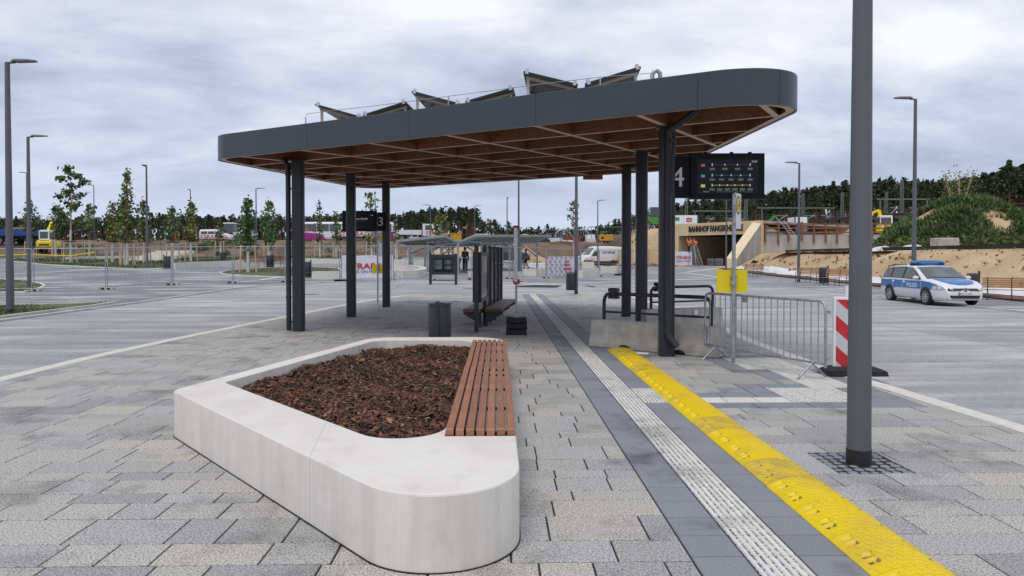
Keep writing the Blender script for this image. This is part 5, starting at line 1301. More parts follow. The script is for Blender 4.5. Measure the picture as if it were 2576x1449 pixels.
def young_tree(u, vb, vt, hw, vc, mt, n, lab, clump=False, seed=0, wash=1.9, stakes=True, leaf=.15):
    q = random.Random(seed+int(u)); b0 = Gt(u, vb); Y = b0.y; px = Y/F; H = GY(u, vt, Y).z-b0.z; zc = max(.5, GY(u, vc, Y).z-b0.z); R = hw*px
    t = thing('young_tree', lab, 'young tree', b0); lx = q.uniform(-.1, .1)
    m = MB(); m.tube([(0, 0, 0), (lx*.5, 0, H*.35), (lx, 0, H*.7), (lx*.8, 0, H*.98)], [.085, .065, .035, .01], 8)
    tips = []
    for k in range(16 if clump else 22):
        f = (k+.5)/(16 if clump else 22); z = lerp(zc, H*.96, f); a = k*2.4+q.uniform(-.4, .4); w_ = (math.sin(math.pi*min(1, (f*.85+.18)))**.8 if not clump else (1-f)**.6*.95+.18)*R*q.uniform(.7, 1.1); e = Vector((lx*z/H+math.cos(a)*w_, math.sin(a)*w_, z+w_*.35)); s = Vector((lx*z/H, 0, max(zc*.9, z-w_*.35)))
        m.tube([s, s.lerp(e, .5)+Vector((0, 0, .06)), e], [.022, .014, .006], 4, caps=False); tips.append((s, e))
    m.build('trunk', M['pinebark'] if not clump else M['stake'], t)
    if wash: mm = MB(); mm.tube([(0, 0, 0), (lx*.2, 0, wash*.5), (lx*.4, 0, wash)], [.115, .10, .09], 10); mm.build('whitewash', M['limewash'], t)
    b = MB(); cs = [(s.lerp(e, q.uniform(.3, 1.05)), q.uniform(.16, .30)) for s, e in tips for _ in range(4)] if clump else None
    for k in range(int(n*.55)):
        if clump: c, r = q.choice(cs); c = c+Vector((q.gauss(0, r), q.gauss(0, r), q.gauss(0, r*.6)))
        else: s, e = q.choice(tips); c = s.lerp(e, q.random()**.6)+Vector((q.gauss(0, .13), q.gauss(0, .13), q.gauss(0, .22)))
        leafq(b, c, leaf*q.uniform(.7, 1.3), q)
    b.build('crown', M[mt], t)
    if stakes:
        w_ = thing('tree_stakes', 'stakes and crossbar round the '+lab, 'tree stakes', b0, q.uniform(0, 2), 'stake frames round the young trees')
        hs = 1.95
        for k in range(3):
            a = k*2.094; mm = MB(); mm.cyl((math.cos(a)*.62, math.sin(a)*.62, 0), (math.cos(a)*.5, math.sin(a)*.5, hs), .055, n=8); mm.build('stake', M['stake'], w_)
            c = (k+1)*2.094; mm = MB(); mm.beam((math.cos(a)*.56, math.sin(a)*.56, hs), (math.cos(c)*.56, math.sin(c)*.56, hs), .05, .09); mm.build('crossbar', M['dkwood'], w_)
    return t
young_tree(178, 661, 411, 52, 580, 'leaf1', 1500, 'large open maple in the left lawn', True, 1, 3.0, leaf=.20)
young_tree(78, 655, 500, 22, 590, 'leaf1', 700, 'dense dark tree at far left', False, 2)
young_tree(140, 645, 512, 20, 594, 'leaf3', 500, 'bushy tree left of the maple', False, 3)
young_tree(225, 647, 508, 14, 588, 'leaf1', 500, 'slim dark tree by the thin lamp', False, 4)
young_tree(283, 662, 506, 23, 603, 'leaf2', 700, 'yellowish tree left of the tallest bushy tree', False, 5)
young_tree(314, 667, 495, 24, 604, 'leaf3', 1000, 'tallest bushy green tree, left half', False, 6)
young_tree(320, 668, 422, 22, 600, 'leaf2', 1000, 'tallest bushy tree with thin pointed top', False, 7)
young_tree(363, 662, 500, 20, 605, 'leaf2', 700, 'yellowish tree beside the lamp with turned head', False, 8)
young_tree(434, 668, 520, 24, 602, 'leaf1', 600, 'olive tree behind the litter bin', False, 9)
young_tree(480, 660, 505, 21, 604, 'leaf2', 800, 'olive bushy tree left of the white van', False, 10)
young_tree(556, 652, 560, 10, 600, 'leaf1', 220, 'thin low tree in front of the white van', False, 12)
young_tree(624, 686, 498, 18, 622, 'leaf3', 900, 'slim fresh green tree in the round bed', False, 13)
young_tree(677, 664, 502, 23, 621, 'leaf3', 900, 'broad green tree behind the wooden benches', False, 14)
young_tree(805, 647, 501, 15, 612, 'leaf1', 380, 'thin tree in front of the purple coach', False, 15)
young_tree(846, 650, 532, 13, 614, 'leaf1', 320, 'small thin tree left of the hanging display', False, 16)
young_tree(936, 655, 480, 20, 634, 'leaf2', 650, 'tree behind the bus stop pole and display', True, 17, leaf=.17)
young_tree(1110, 655, 538, 24, 598, 'leaf2', 420, 'yellow green tree behind the bike shelter', True, 18, 0, False, leaf=.17)
young_tree(1443, 650, 500, 16, 606, 'leaf1', 700, 'dark ragged tree behind the far platform lamp', True, 19, 0, False, leaf=.19)
young_tree(996, 652, 560, 10, 612, 'leaf1', 200, 'very thin tree right of the display', False, 20)
# bare birch on the mound's far side
q = random.Random(8); p = GY(2410, 520, 95); t = thing('birch_tree', 'thin leafing birch rising behind the mound', 'birch tree', (p.x, 95, 4.2)); m = MB(); b = MB(); M['birch'] = mat('birch bark', (.45, .42, .38), .8, var=.25)
for k in range(6):
    a = k*1.1; e = Vector((math.cos(a)*1.9, math.sin(a)*1.2, q.uniform(7.5, 10.2))); m.tube([(0, 0, 0), e*.5+Vector((-e.x*.2, 0, 0)), e], [.13, .08, .03], 5)
    for _ in range(110): leafq(b, e*q.uniform(.6, 1.03)+Vector((q.gauss(0, .45), q.gauss(0, .45), q.gauss(0, .5))), .16, q)
m.build('trunk', M['birch'], t); b.build('crown', M['leaf2'], t)
# ================================================================== vehicles
M['carwhite'] = mat('white car paint', (.74, .75, .76), .22, var=.02, scale=1)
M['carblue'] = mat('police blue film', (.055, .19, .47), .25, var=.03, scale=1)
M['carglass'] = mat('dark car glass', (.05, .065, .065), .06, var=.15, scale=1.5, spec=.8)
M['windscreen'] = mat('grey windscreen', (.10, .115, .12), .07, c2=(.20, .22, .22), scale=1.1, spec=.5, detail=2)
M['tyre'] = mat('tyre rubber', (.016, .016, .017), .8, var=.2)
M['rim'] = mat('silver rim', (.45, .46, .48), .35, metal=.6, var=.08)
M['lens'] = mat('headlight lens', (.30, .32, .34), .1, c2=(.60, .62, .65), scale=14)
M['tail'] = mat('tail light', (.22, .01, .015), .2, var=.1)
M['bluelens'] = mat('blue lamp lens', (.01, .10, .35), .1, c2=(.03, .30, .60), scale=9)
M['magenta'] = mat('magenta film', (.36, .02, .22), .35, var=.05)
M['logored'] = mat('red lettering', (.50, .02, .03), .4, var=.05)
M['navy'] = mat('navy lettering', (.02, .05, .25), .4, var=.05)
M['truckblue'] = mat('blue truck side', (.015, .07, .26), .4, var=.15)
M['orange'] = mat('orange cloth', (.90, .13, .02), .7, var=.1, emit=.0)
M['macgreen'] = mat('lime machine paint', (.07, .26, .03), .4, var=.1)
class Shell:
    """car or van body: ztop/zlow/half width along x, smooth skin plus panels that follow it"""
    def __init__(s, zt, zl, hw, crown=.05): s.zt, s.zl, s.hw, s.c = zt, zl, hw, crown
    def f(s, tab, x):
        if callable(tab): return tab(x)
        for (a, p), (b, q) in zip(tab, tab[1:]):
            if a <= x <= b: return lerp(p, q, (x-a)/(b-a) if b > a else 0)
        return tab[0][1] if x < tab[0][0] else tab[-1][1]
    def sec(s, x):
        zt, zl = s.f(s.zt, x), s.f(s.zl, x); P = []
        for k in (0, .08, .22, .40, .58, .74, .88, .96): z = lerp(zl, zt, k); P.append((s.hw(x, z)*(.93 if k == 0 else .965 if k == .96 else 1), z))
        e = s.hw(x, zt); P += [(e*.88, zt+s.c*.25), (e*.5, zt+s.c*.8), (0, zt+s.c)]
        return [(x, -y, z) for y, z in P]+[(x, y, z) for y, z in P[-2::-1]]
    def body(s, xs, name, m, parent):
        b = MB(); b.loft([s.sec(x) for x in xs], 0, True, True, True); return b.build(name, m, parent)
    def side(s, poly, off, sg, res=.18):
        b = MB(); x0, x1 = min(p[0] for p in poly), max(p[0] for p in poly); z0, z1 = min(p[1] for p in poly), max(p[1] for p in poly); nx, nz = max(1, round((x1-x0)/res)), max(1, round((z1-z0)/.14))
        for i in range(nx):
            for j in range(nz):
                Q = clip(poly, x0+(x1-x0)*i/nx, x0+(x1-x0)*(i+1)/nx, z0+(z1-z0)*j/nz, z0+(z1-z0)*(j+1)/nz)
                if len(Q) > 2:
                    V = [(a, sg*(s.hw(a, c)+off), c) for a, c in Q]; b.add(V if sg > 0 else V, [tuple(range(len(Q)))[::-1] if sg > 0 else tuple(range(len(Q)))])
        return b
    def top(s, poly, off, res=.15):
        b = MB(); x0, x1 = min(p[0] for p in poly), max(p[0] for p in poly); y0, y1 = min(p[1] for p in poly), max(p[1] for p in poly); nx, ny = max(1, round((x1-x0)/res)), max(1, round((y1-y0)/.2))
        for i in range(nx):
            for j in range(ny):
                Q = clip(poly, x0+(x1-x0)*i/nx, x0+(x1-x0)*(i+1)/nx, y0+(y1-y0)*j/ny, y0+(y1-y0)*(j+1)/ny)
                if len(Q) > 2: b.add([(a, c, s.ztop(a, c)+off) for a, c in Q], [tuple(range(len(Q)))])
        return b
    def ztop(s, x, y):
        e = s.hw(x, s.f(s.zt, x)); k = min(1, abs(y)/e); return s.f(s.zt, x)+s.c*(lerp(1, .8, k/.5) if k < .5 else lerp(.8, .25, (k-.5)/.38))
WM = {}
def wheel(parent, x, y, r, w_, name='wheel', spokes=10, rz=0):
    k = (r, w_, spokes)
    if k not in WM:
        t = MB(); t.M = Matrix.Rotation(math.pi/2, 4, 'X'); t.lathe([(r*.68, -w_/2+.01), (r*.90, -w_/2), (r*.98, -w_/2+.025), (r, -w_/4), (r, w_/4), (r*.98, w_/2-.025), (r*.90, w_/2), (r*.68, w_/2-.01)], 24)
        q = MB(); q.M = Matrix.Rotation(math.pi/2, 4, 'X'); q.lathe([(r*.70, w_/2-.012), (r*.66, w_/2-.006), (r*.62, w_/2-.03), (r*.60, w_/2-.06)], 24); q.lathe([(.001, w_/2-.012), (r*.15, w_/2-.014), (r*.16, w_/2-.05)], 12)
        for i in range(spokes):
            a = 2*math.pi*i/spokes; c, s_ = math.cos(a), math.sin(a); q.beam((c*r*.12, s_*r*.12, w_/2-.028), (c*r*.64, s_*r*.64, w_/2-.022), r*.11, .02)
        d = MB(); d.M = Matrix.Rotation(math.pi/2, 4, 'X'); d.lathe([(.001, w_/2-.06), (r*.68, w_/2-.06)], 20); d.lathe([(.001, -w_/2+.03), (r*.68, -w_/2+.03)], 20)
        WM[k] = (t.mesh('tyre', M['tyre']), q.mesh('rim', M['rim']), d.mesh('brake_disc', M['black']))
    o = bpy.data.objects.new(name, WM[k][0]); COL.objects.link(o); o.parent = parent; o.location = (x, y, r); o.rotation_euler = (0, 0, rz+(0 if y < 0 else math.pi))
    link(WM[k][1], 'rim', o); link(WM[k][2], 'brake_disc', o); return o
def arch(parent, S, x, r, sg, zmin, R=None):
    R = R or r*1.17; P = [(x+R*math.cos(a*math.pi/14), r+R*math.sin(a*math.pi/14)) for a in range(-4, 19)]; P = [(a, max(zmin, c)) for a, c in P]
    S.side(P, .004, sg, .09).build('wheel_arch', M['black'], parent)
def loc_of(u, v): return Gt(u, v)
# ---- police estate car, facing the viewer's side
pr, pf = GT(2245, 757.5), GT(2337, 769); hd = (pf-pr); ha = math.atan2(hd.y, hd.x); mid_ = (pr+pf)/2
side_n = Vector((math.sin(ha), -math.cos(ha), 0))          # the car's right side
pc = thing('police_car', 'white and blue police estate car parked on the right', 'police car', mid_-side_n*.80-hd.normalized()*.09+Vector((0, 0, .014)), ha)
zt = [(-2.28, .60), (-2.26, .72), (-2.20, .98), (-2.02, 1.16), (-1.80, 1.34), (-1.55, 1.405), (-1.1, 1.43), (-.5, 1.445), (0, 1.44), (.25, 1.40), (.45, 1.31), (.8, 1.12), (1.12, .965), (1.22, .935), (1.6, .89), (1.95, .80), (2.12, .71), (2.20, .62), (2.25, .50)]
zl = [(-2.28, .34), (-2.1, .27), (-1.6, .22), (1.6, .20), (2.1, .22), (2.25, .27)]
def hw(x, z):
    w_ = .885
    if x > 1.35: w_ -= .30*((x-1.35)/.92)**2.4
    if x < -1.6: w_ -= .16*((-1.6-x)/.68)**2
    if z < .42: w_ -= (.42-z)*.22
    if z > .93: w_ -= (z-.93)*.42
    return w_
S = Shell(zt, zl, hw, .045)
xs = [-2.28, -2.26, -2.2, -2.1, -1.95, -1.8, -1.65, -1.4, -1.1, -.8, -.5, -.2, .05, .25, .45, .65, .85, 1.05, 1.14, 1.25, 1.45, 1.65, 1.8, 1.95, 2.05, 2.13, 2.19, 2.23, 2.25]
body = S.body(xs, 'body', M['carwhite'], pc)
for sg in (-1, 1):
    S.side([(-2.0, 1.0), (-1.78, 1.30), (-1.45, 1.365), (-.4, 1.40), (.15, 1.37), (.55, 1.19), (.98, .965), (.92, .935), (-.3, .95), (-1.9, .965)], .003, sg).build('window_surround', M['black'], pc)
    for nm, P in (('side_window', [(-1.92, 1.0), (-1.72, 1.27), (-1.42, 1.33), (-1.28, 1.335), (-1.30, .985)]), ('side_window', [(-1.18, .985), (-1.17, 1.34), (-.42, 1.37), (-.36, .975)]), ('side_window', [(-.24, .97), (-.28, 1.372), (.12, 1.345), (.50, 1.18), (.86, .965)])):
        S.side(P, .006, sg, .12).build(nm, M['carglass'], pc)
    S.side([(-2.18, .60), (-2.2, .88), (-.3, .90), (.95, .90), (1.55, .865), (1.90, .775), (1.93, .66), (1.80, .60), (1.30, .56), (-1.0, .56)], .003, sg).build('blue_band', M['carblue'], pc)
    for z0, z1 in ((.565, .585), (.885, .90)):
        S.side([(-.85, z0), (-.85, z1), (.98, z1), (.98, z0)], .0045, sg).build('white_stripe', M['white'], pc)
    for x in (-.33, .99, -1.05): S.side([(x, .56), (x, .90), (x+.018, .90), (x+.018, .56)], .0045, sg).build('door_seam', M['white'], pc)
    S.side([(-2.26, .62), (-2.22, .90), (-2.10, .90), (-2.02, .74), (-2.08, .62)], .006, sg).build('tail_lamp', M['tail'], pc)
    for x in (-.18, -.98):
        q = [(x+.10*math.cos(k*math.pi/8), .83+.045*math.sin(k*math.pi/8)) for k in range(16)]; S.side(q, .012, sg).build('door_handle', M['white'], pc)
    for x in (1.29, -1.29): arch(pc, S, x, .317, sg, .2)
    Mx = Matrix.Translation((.0 if sg < 0 else .62, sg*(hw(.3, .7)+.0055), .645)) @ (Matrix.Identity(4) if sg < 0 else Matrix.Rotation(math.pi, 4, 'Z')) @ Matrix.Rotation(math.pi/2, 4, 'X')
    text(pc, 'police_lettering', 'POLIZEI', .215, M['white'], Mx, .001, width=.72, bold=.004)
    m = MB(); q = [(.93+.0, sg*.90, .96), (1.0, sg*1.08, .98)]; secs = []
    for y_, s1 in ((.86, .5), (.92, .8), (1.0, 1.0), (1.07, .7)): secs.append([(.80+.06*math.cos(k*math.pi/4)*s1, sg*y_, 1.0+.075*math.sin(k*math.pi/4)*s1) for k in range(8)])
    m.loft(secs, 0, True); m.build('wing_mirror', M['carwhite'], pc)
    q = [(1.64, .60), (1.70, .745), (1.95, .745), (2.12, .69), (2.17, .60), (2.0, .575)]
    S.side(q, .004, sg, .06).build('headlight', M['lens'], pc)
    for x, r in ((1.80, .05), (1.98, .05)):
        hl = S.side([(x+r*math.cos(k*math.pi/6), .665+r*math.sin(k*math.pi/6)) for k in range(12)], .008, sg, .05).build('reflector', M['white'], pc)
    m = MB(); m.tube([(-1.9, sg*.63, 1.36), (-1.75, sg*.64, 1.43), (-.6, sg*.65, 1.49), (-.45, sg*.65, 1.475)], .02, 6); m.build('roof_rail', M['black'], pc)
S.top([(.36, -.64), (.36, .64), (1.10, .74), (1.10, -.74)], .014, .07).build('windscreen', M['windscreen'], pc)
S.top([(.31, -.66), (.31, .66), (.36, .66), (.36, -.66)], .003).build('screen_edge', M['black'], pc); S.top([(1.10, -.76), (1.10, .76), (1.17, .72), (1.17, -.72)], .005).build('wiper_cowl', M['black'], pc)
S.top([(1.22, -.60), (1.22, .60), (1.75, .58), (2.02, .42), (2.10, .1), (2.10, -.1), (2.02, -.42), (1.75, -.58)], .012, .07).build('bonnet_film', M['carblue'], pc)
S.top([(-.48, -.56), (-.48, .56), (.20, .55), (.20, -.55)], .012, .08).build('roof_film', M['carblue'], pc)
S.top([(-1.9, -.52), (-1.9, .52), (-2.14, .60), (-2.14, -.60)], .005).build('rear_window', M['carglass'], pc)
tx = text(pc, 'bonnet_lettering', 'POLIZEI', .17, M['white'], Matrix.Translation((1.78, -.36, .0)) @ Matrix.Rotation(math.pi/2, 4, 'Z'), .001, width=.72)
for v in tx.data.vertices: v.co.z = S.ztop(v.co.x, v.co.y)+.017
# nose: grille, badge, plate, lower intake, fog lamps (curved with the bumper)
def nose(y0, y1, z0, z1, off, name, mt):
    def nx_(y, z):
        best = 2.25
        for i in range(60):
            x = 2.25-i*.02
            if S.hw(x, z) >= abs(y)+.01 and S.ztop(x, y) >= z and S.f(S.zl, x) <= z: best = x; break
        return best
    m = MB(); n = 10; P0 = [(nx_(lerp(y0, y1, k/n), z0)+off, lerp(y0, y1, k/n), z0) for k in range(n+1)]; P1 = [(nx_(lerp(y0, y1, k/n), z1)+off, lerp(y0, y1, k/n), z1) for k in range(n+1)]
    m.loft([P1, P0], 0, False, False, False); return m.build(name, mt, pc), (P0, P1)
nose(-.60, .60, .555, .655, .014, 'grille', M['black']); nose(-.74, .74, .295, .405, .016, 'lower_intake', M['black']); nose(-.55, .55, .592, .600, .02, 'grille_bar', M['alu'])
xp = 2.285
MB().box(xp-.01, xp, -.26, .26, .415, .525, c=.002).build('number_plate', M['white'], pc)
text(pc, 'plate_text', 'BBL 4-3050', .105, M['black'], Matrix.Translation((xp+.001, -.21, .43)) @ Matrix.Rotation(math.pi/2, 4, 'Z') @ Matrix.Rotation(math.pi/2, 4, 'X'), .001, width=.42)
MB().box(xp-.009, xp+.001, -.26, -.222, .417, .523).build('plate_band', M['navy'], pc)
m = MB(); m.M = Matrix.Translation((2.245, 0, .61)) @ Matrix.Rotation(math.pi/2, 4, 'Y'); m.lathe([(.001, .02), (.062, .02), (.062, -.03)], 20); bdg = m.build('badge', M['black'], pc)
m = MB(); m.M = Matrix.Translation((2.262, 0, .61)) @ Matrix.Rotation(math.pi/2, 4, 'Z') @ Matrix.Rotation(math.pi/2, 4, 'X')
m.tube([(.068*math.cos(k*math.pi/12), .068*math.sin(k*math.pi/12), 0) for k in range(25)], .008, 6, caps=False)
for a, b in (((-.030, .058), (0, .006)), ((0, .006), (.030, .058)), ((-.058, .028), (-.026, -.056)), ((-.026, -.056), (0, -.004)), ((0, -.004), (.026, -.056)), ((.026, -.056), (.058, .028))): m.beam((*a, .004), (*b, .004), .011, .006)
m.build('badge_ring', M['alu'], bdg)
for y in (-.55, .55):
    m = MB(); m.M = Matrix.Translation((2.13, y, .33)) @ Matrix.Rotation(math.pi/2+.0, 4, 'Y'); m.lathe([(.001, .055), (.05, .05), (.058, .0)], 14); m.build('fog_lamp', M['lens'], pc)
# light bar
lb = MB(); lb.box(-.34, -.02, -.56, .56, 1.50, 1.525); lbar = lb.build('light_bar', M['black'], pc)
for sg in (-1, 1):
    m = MB(); m.loft([[(-.34, sg*y, 1.525), (-.02, sg*y, 1.525), (-.05-.06*k, sg*y, 1.64-.05*k), (-.31+.06*k, sg*y, 1.64-.05*k)] for y, k in ((.34, 0), (.5, .1), (.57, .6), (.61, 1))], 0, True); m.build('blue_lens', M['bluelens'], lbar)
m = MB(); m.loft([[(-.34, y, 1.525), (-.02, y, 1.525), (-.05, y, 1.645), (-.31, y, 1.645)] for y in (-.335, .335)]); m.build('bar_centre', M['carblue'], lbar)
m = MB(); m.beam((-.18, -.5, 1.47), (-.18, -.5, 1.51), .3, .08); m.beam((-.18, .5, 1.47), (-.18, .5, 1.51), .3, .08); m.build('bar_foot', M['black'], lbar)
m = MB(); m.cyl((-1.15, -.3, 1.46), (-1.5, -.36, 2.15), .008, .004, 5); m.build('aerial', M['black'], pc)
for x in (1.29, -1.29):
    for sg in (-1, 1): wheel(pc, x, sg*.80, .317, .205)
MB().box(-1.9, 1.75, -.68, .68, .19, .30).build('underbody', M['black'], pc)
# ---- vans, coach, trucks
def van(loc, rz, label, kind, name='van', lett=None, lcol=None, grp=None, scale=1):
    t = thing(name, label, 'van', loc, rz, grp)
    if kind == 'tall':
        zt = [(-2.95, .9), (-2.93, 2.4), (-2.85, 2.56), (-2.0, 2.62), (.6, 2.60), (1.0, 2.50), (1.35, 2.15), (1.95, 1.45), (2.1, 1.32), (2.75, 1.08), (2.88, .9), (2.95, .6)]; W, H = .99, 2.6; wx = (-1.9, 1.95); r = .35; gz = (1.30, 1.95); gx = (.75, 1.85)
    else:
        zt = [(-2.6, .8), (-2.58, 1.7), (-2.5, 1.88), (.3, 1.93), (.7, 1.85), (1.4, 1.28), (1.55, 1.2), (2.3, 1.0), (2.45, .85), (2.5, .6)]; W, H = .95, 1.9; wx = (-1.5, 1.65); r = .33; gz = (1.12, 1.62); gx = (-2.35, 1.3)
    x0, x1 = zt[0][0], zt[-1][0]; hwf = lambda x, z: W-(.22*max(0, (x-x1+.9)/.9)**2.2)-max(0, z-1.15)*.10-(.03 if z < .45 else 0)
    S = Shell(zt, [(x0, .34), (x1, .30)], hwf, .05); xs = sorted(set([a for a, _ in zt]+[x0+(x1-x0)*k/16 for k in range(17)]))
    S.body(xs, 'body', M['carwhite'], t)
    for sg in (-1, 1):
        if kind == 'tall':
            S.side([(.75, 1.32), (.80, 1.98), (1.15, 1.98), (1.62, 1.45), (1.60, 1.30)], .006, sg).build('side_window', M['carglass'], t)
            S.side([(x0+.1, .36), (x0+.1, .62), (1.4, .62), (2.0, .75), (2.9, .75), (2.9, .36)], .004, sg).build('dark_skirt', M['black'], t)
            for k in range(3):
                for xx in (x0+.15, 1.35): S.side([(xx+k*.25, .68), (xx+.12+k*.25, .68), (xx+.04+k*.25, .84), (xx-.08+k*.25, .84)], .007, sg).build('hazard_stripe', M['logored'], t)
            S.side([(2.3, .95), (2.5, 1.08), (2.75, 1.0), (2.8, .88)], .007, sg).build('headlight', M['lens'], t)
            S.side([(.42, .7), (.42, 2.3), (.435, 2.3), (.435, .7)], .005, sg).build('door_seam', M['black'], t)
        else:
            for a, b in ((-2.35, -1.35), (-1.28, -.25)): S.side([(a, 1.2), (a+.06, 1.62), (b, 1.64), (b, 1.2)], .006, sg).build('side_window', M['carglass'], t)
            S.side([(-.18, 1.2), (-.18, 1.64), (.42, 1.60), (1.12, 1.2)], .006, sg).build('side_window', M['carglass'], t)
            S.side([(-1.05, .36), (-1.05, .46), (1.1, .46), (1.1, .36)], .004, sg).build('side_strip', M['black'], t)
        for x in wx: arch(t, S, x, r, sg, .3); wheel(t, x, sg*(W-.12), r, .2, spokes=6)
        if lett:
            Mx = Matrix.Translation((lett[1] if sg < 0 else lett[1]+lett[3], sg*(hwf(0, lett[2]+.2)+.012), lett[2])) @ (Matrix.Identity(4) if sg < 0 else Matrix.Rotation(math.pi, 4, 'Z')) @ Matrix.Rotation(math.pi/2, 4, 'X')
            text(t, 'side_lettering', lett[0], lett[4], M[lcol], Mx, .002, width=lett[3], bold=.012)
    ws = (1.08, 1.98) if kind == 'tall' else (.72, 1.38)
    S.top([(ws[0], -.72), (ws[0], .72), (ws[1], .80), (ws[1], -.80)], .006).build('windscreen', M['windscreen'], t)
    return t
def at_place(u, v, Y): p = GY(u, v, Y); return Vector((p.x, Y, T(p.x, Y)-.04))
pv = at_place(1503, 668, 97)
van(pv, math.pi+.5, 'white delivery van lettered SHOPNIK beside the fence', 'tall', 'delivery_van', ('SHOPNIK', -2.4, 1.55, 2.3, .60), 'navy')
van(at_place(1519, 667, 101), math.pi+.5, 'second white delivery van, half hidden behind the lettered one', 'tall', 'delivery_van')
p = at_place(1480, 668, 103); van(p, math.pi, 'low white van mostly hidden behind the lettered delivery van', 'low', 'white_van')
van(at_place(549, 609, 113), .0, 'white site van lettered STRABAG on the plateau by the tractor', 'low', 'site_van', ('STRABAG', -2.45, .55, 4.0, .72), 'logored')
van(at_place(888, 609, 104), math.pi, 'white STRABAG van in front of the purple coach', 'tall', 'site_van', ('STRABAG', -2.5, .72, 4.4, .85), 'logored')
M['vandark'] = mat('dark van paint', (.03, .035, .045), .25, var=.1)
t = van(at_place(1275, 662, 76), -.1, 'dark van behind the bike shelter', 'low', 'dark_van')
for c in list(bpy.data.objects):
    if c.parent is t and c.name.startswith('body'): c.data.materials[0] = M['vandark']
# coach
co = at_place(880, 609, 117)
t = thing('coach', 'long white and purple coach on the plateau behind the site van', 'coach', co)
hwf = lambda x, z: 1.25-max(0, z-1.3)*.05
S = Shell([(-7.4, 1.2), (-7.35, 3.0), (-7.1, 3.25), (7.0, 3.25), (7.3, 2.9), (7.45, 1.2)], [(-7.4, .4), (7.45, .4)], hwf, .08)
S.body([-7.4, -7.35, -7.1, -5, -2.5, 0, 2.5, 5, 7.0, 7.3, 7.45], 'body', M['carwhite'], t)
for sg in (-1, 1):
    for k in range(7): S.side([(-7.1+k*2.03, 1.75), (-7.1+k*2.03, 2.95), (-5.15+k*2.03, 2.95), (-5.15+k*2.03, 1.75)], .006, sg, .9).build('side_window', M['carglass'], t)
    S.side([(-7.38, .42), (-7.38, 1.6), (-4.6, 1.4), (-3.4, .42)], .006, sg).build('purple_panel', M['magenta'], t)
    S.side([(2.2, .42), (3.2, 1.7), (7.35, 1.7), (7.4, .42)], .006, sg).build('purple_panel', M['magenta'], t)
    for x in (-5.6, 3.6, 5.0): arch(t, S, x, .5, sg, .4); wheel(t, x, sg*1.1, .5, .3, spokes=8)
    if sg < 0: text(t, 'coach_lettering', 'b', 1.1, M['orange'], up_mat((-6.9, -1.27, 1.75)), .01); text(t, 'coach_lettering', 'Ettno', .5, M['white'], up_mat((3.9, -1.27, .95)), .01)
# blue flatbed truck at far left
p = at_place(40, 612, 92); t = thing('flatbed_truck', 'blue dropside truck at the left edge behind the yellow excavator', 'truck', p)
for k in range(3): MB().box(-6+k*3.4, -2.65+k*3.4, -1.25, -1.2, 1.25, 1.95).build('dropside_board', M['truckblue'], t)
for k in range(3): MB().box(-6+k*3.4, -2.65+k*3.4, 1.2, 1.25, 1.25, 1.95).build('dropside_board', M['truckblue'], t)
MB().box(-6.05, 4.25, -1.22, 1.22, 1.1, 1.25).build('load_bed', M['truckblue'], t); MB().box(4.2, 4.28, -1.25, 1.25, 1.2, 2.0).build('tail_board', M['truckblue'], t)
m = MB(); m.box(-6, 4.0, -.45, .45, .7, 1.1); m.build('chassis', M['black'], t)
for x in (-4.6, -1.3, .0, 2.6):
    for sg in (-1, 1): wheel(t, x, sg*1.0, .48, .32, spokes=6)
p = at_place(60, 600, 100); heap('soil_heap', (p.x, 100, T(p.x, 100)), 5, 3, 2.0, M['soil'], 'brown soil heap behind the blue truck', 'soil heap', 4)
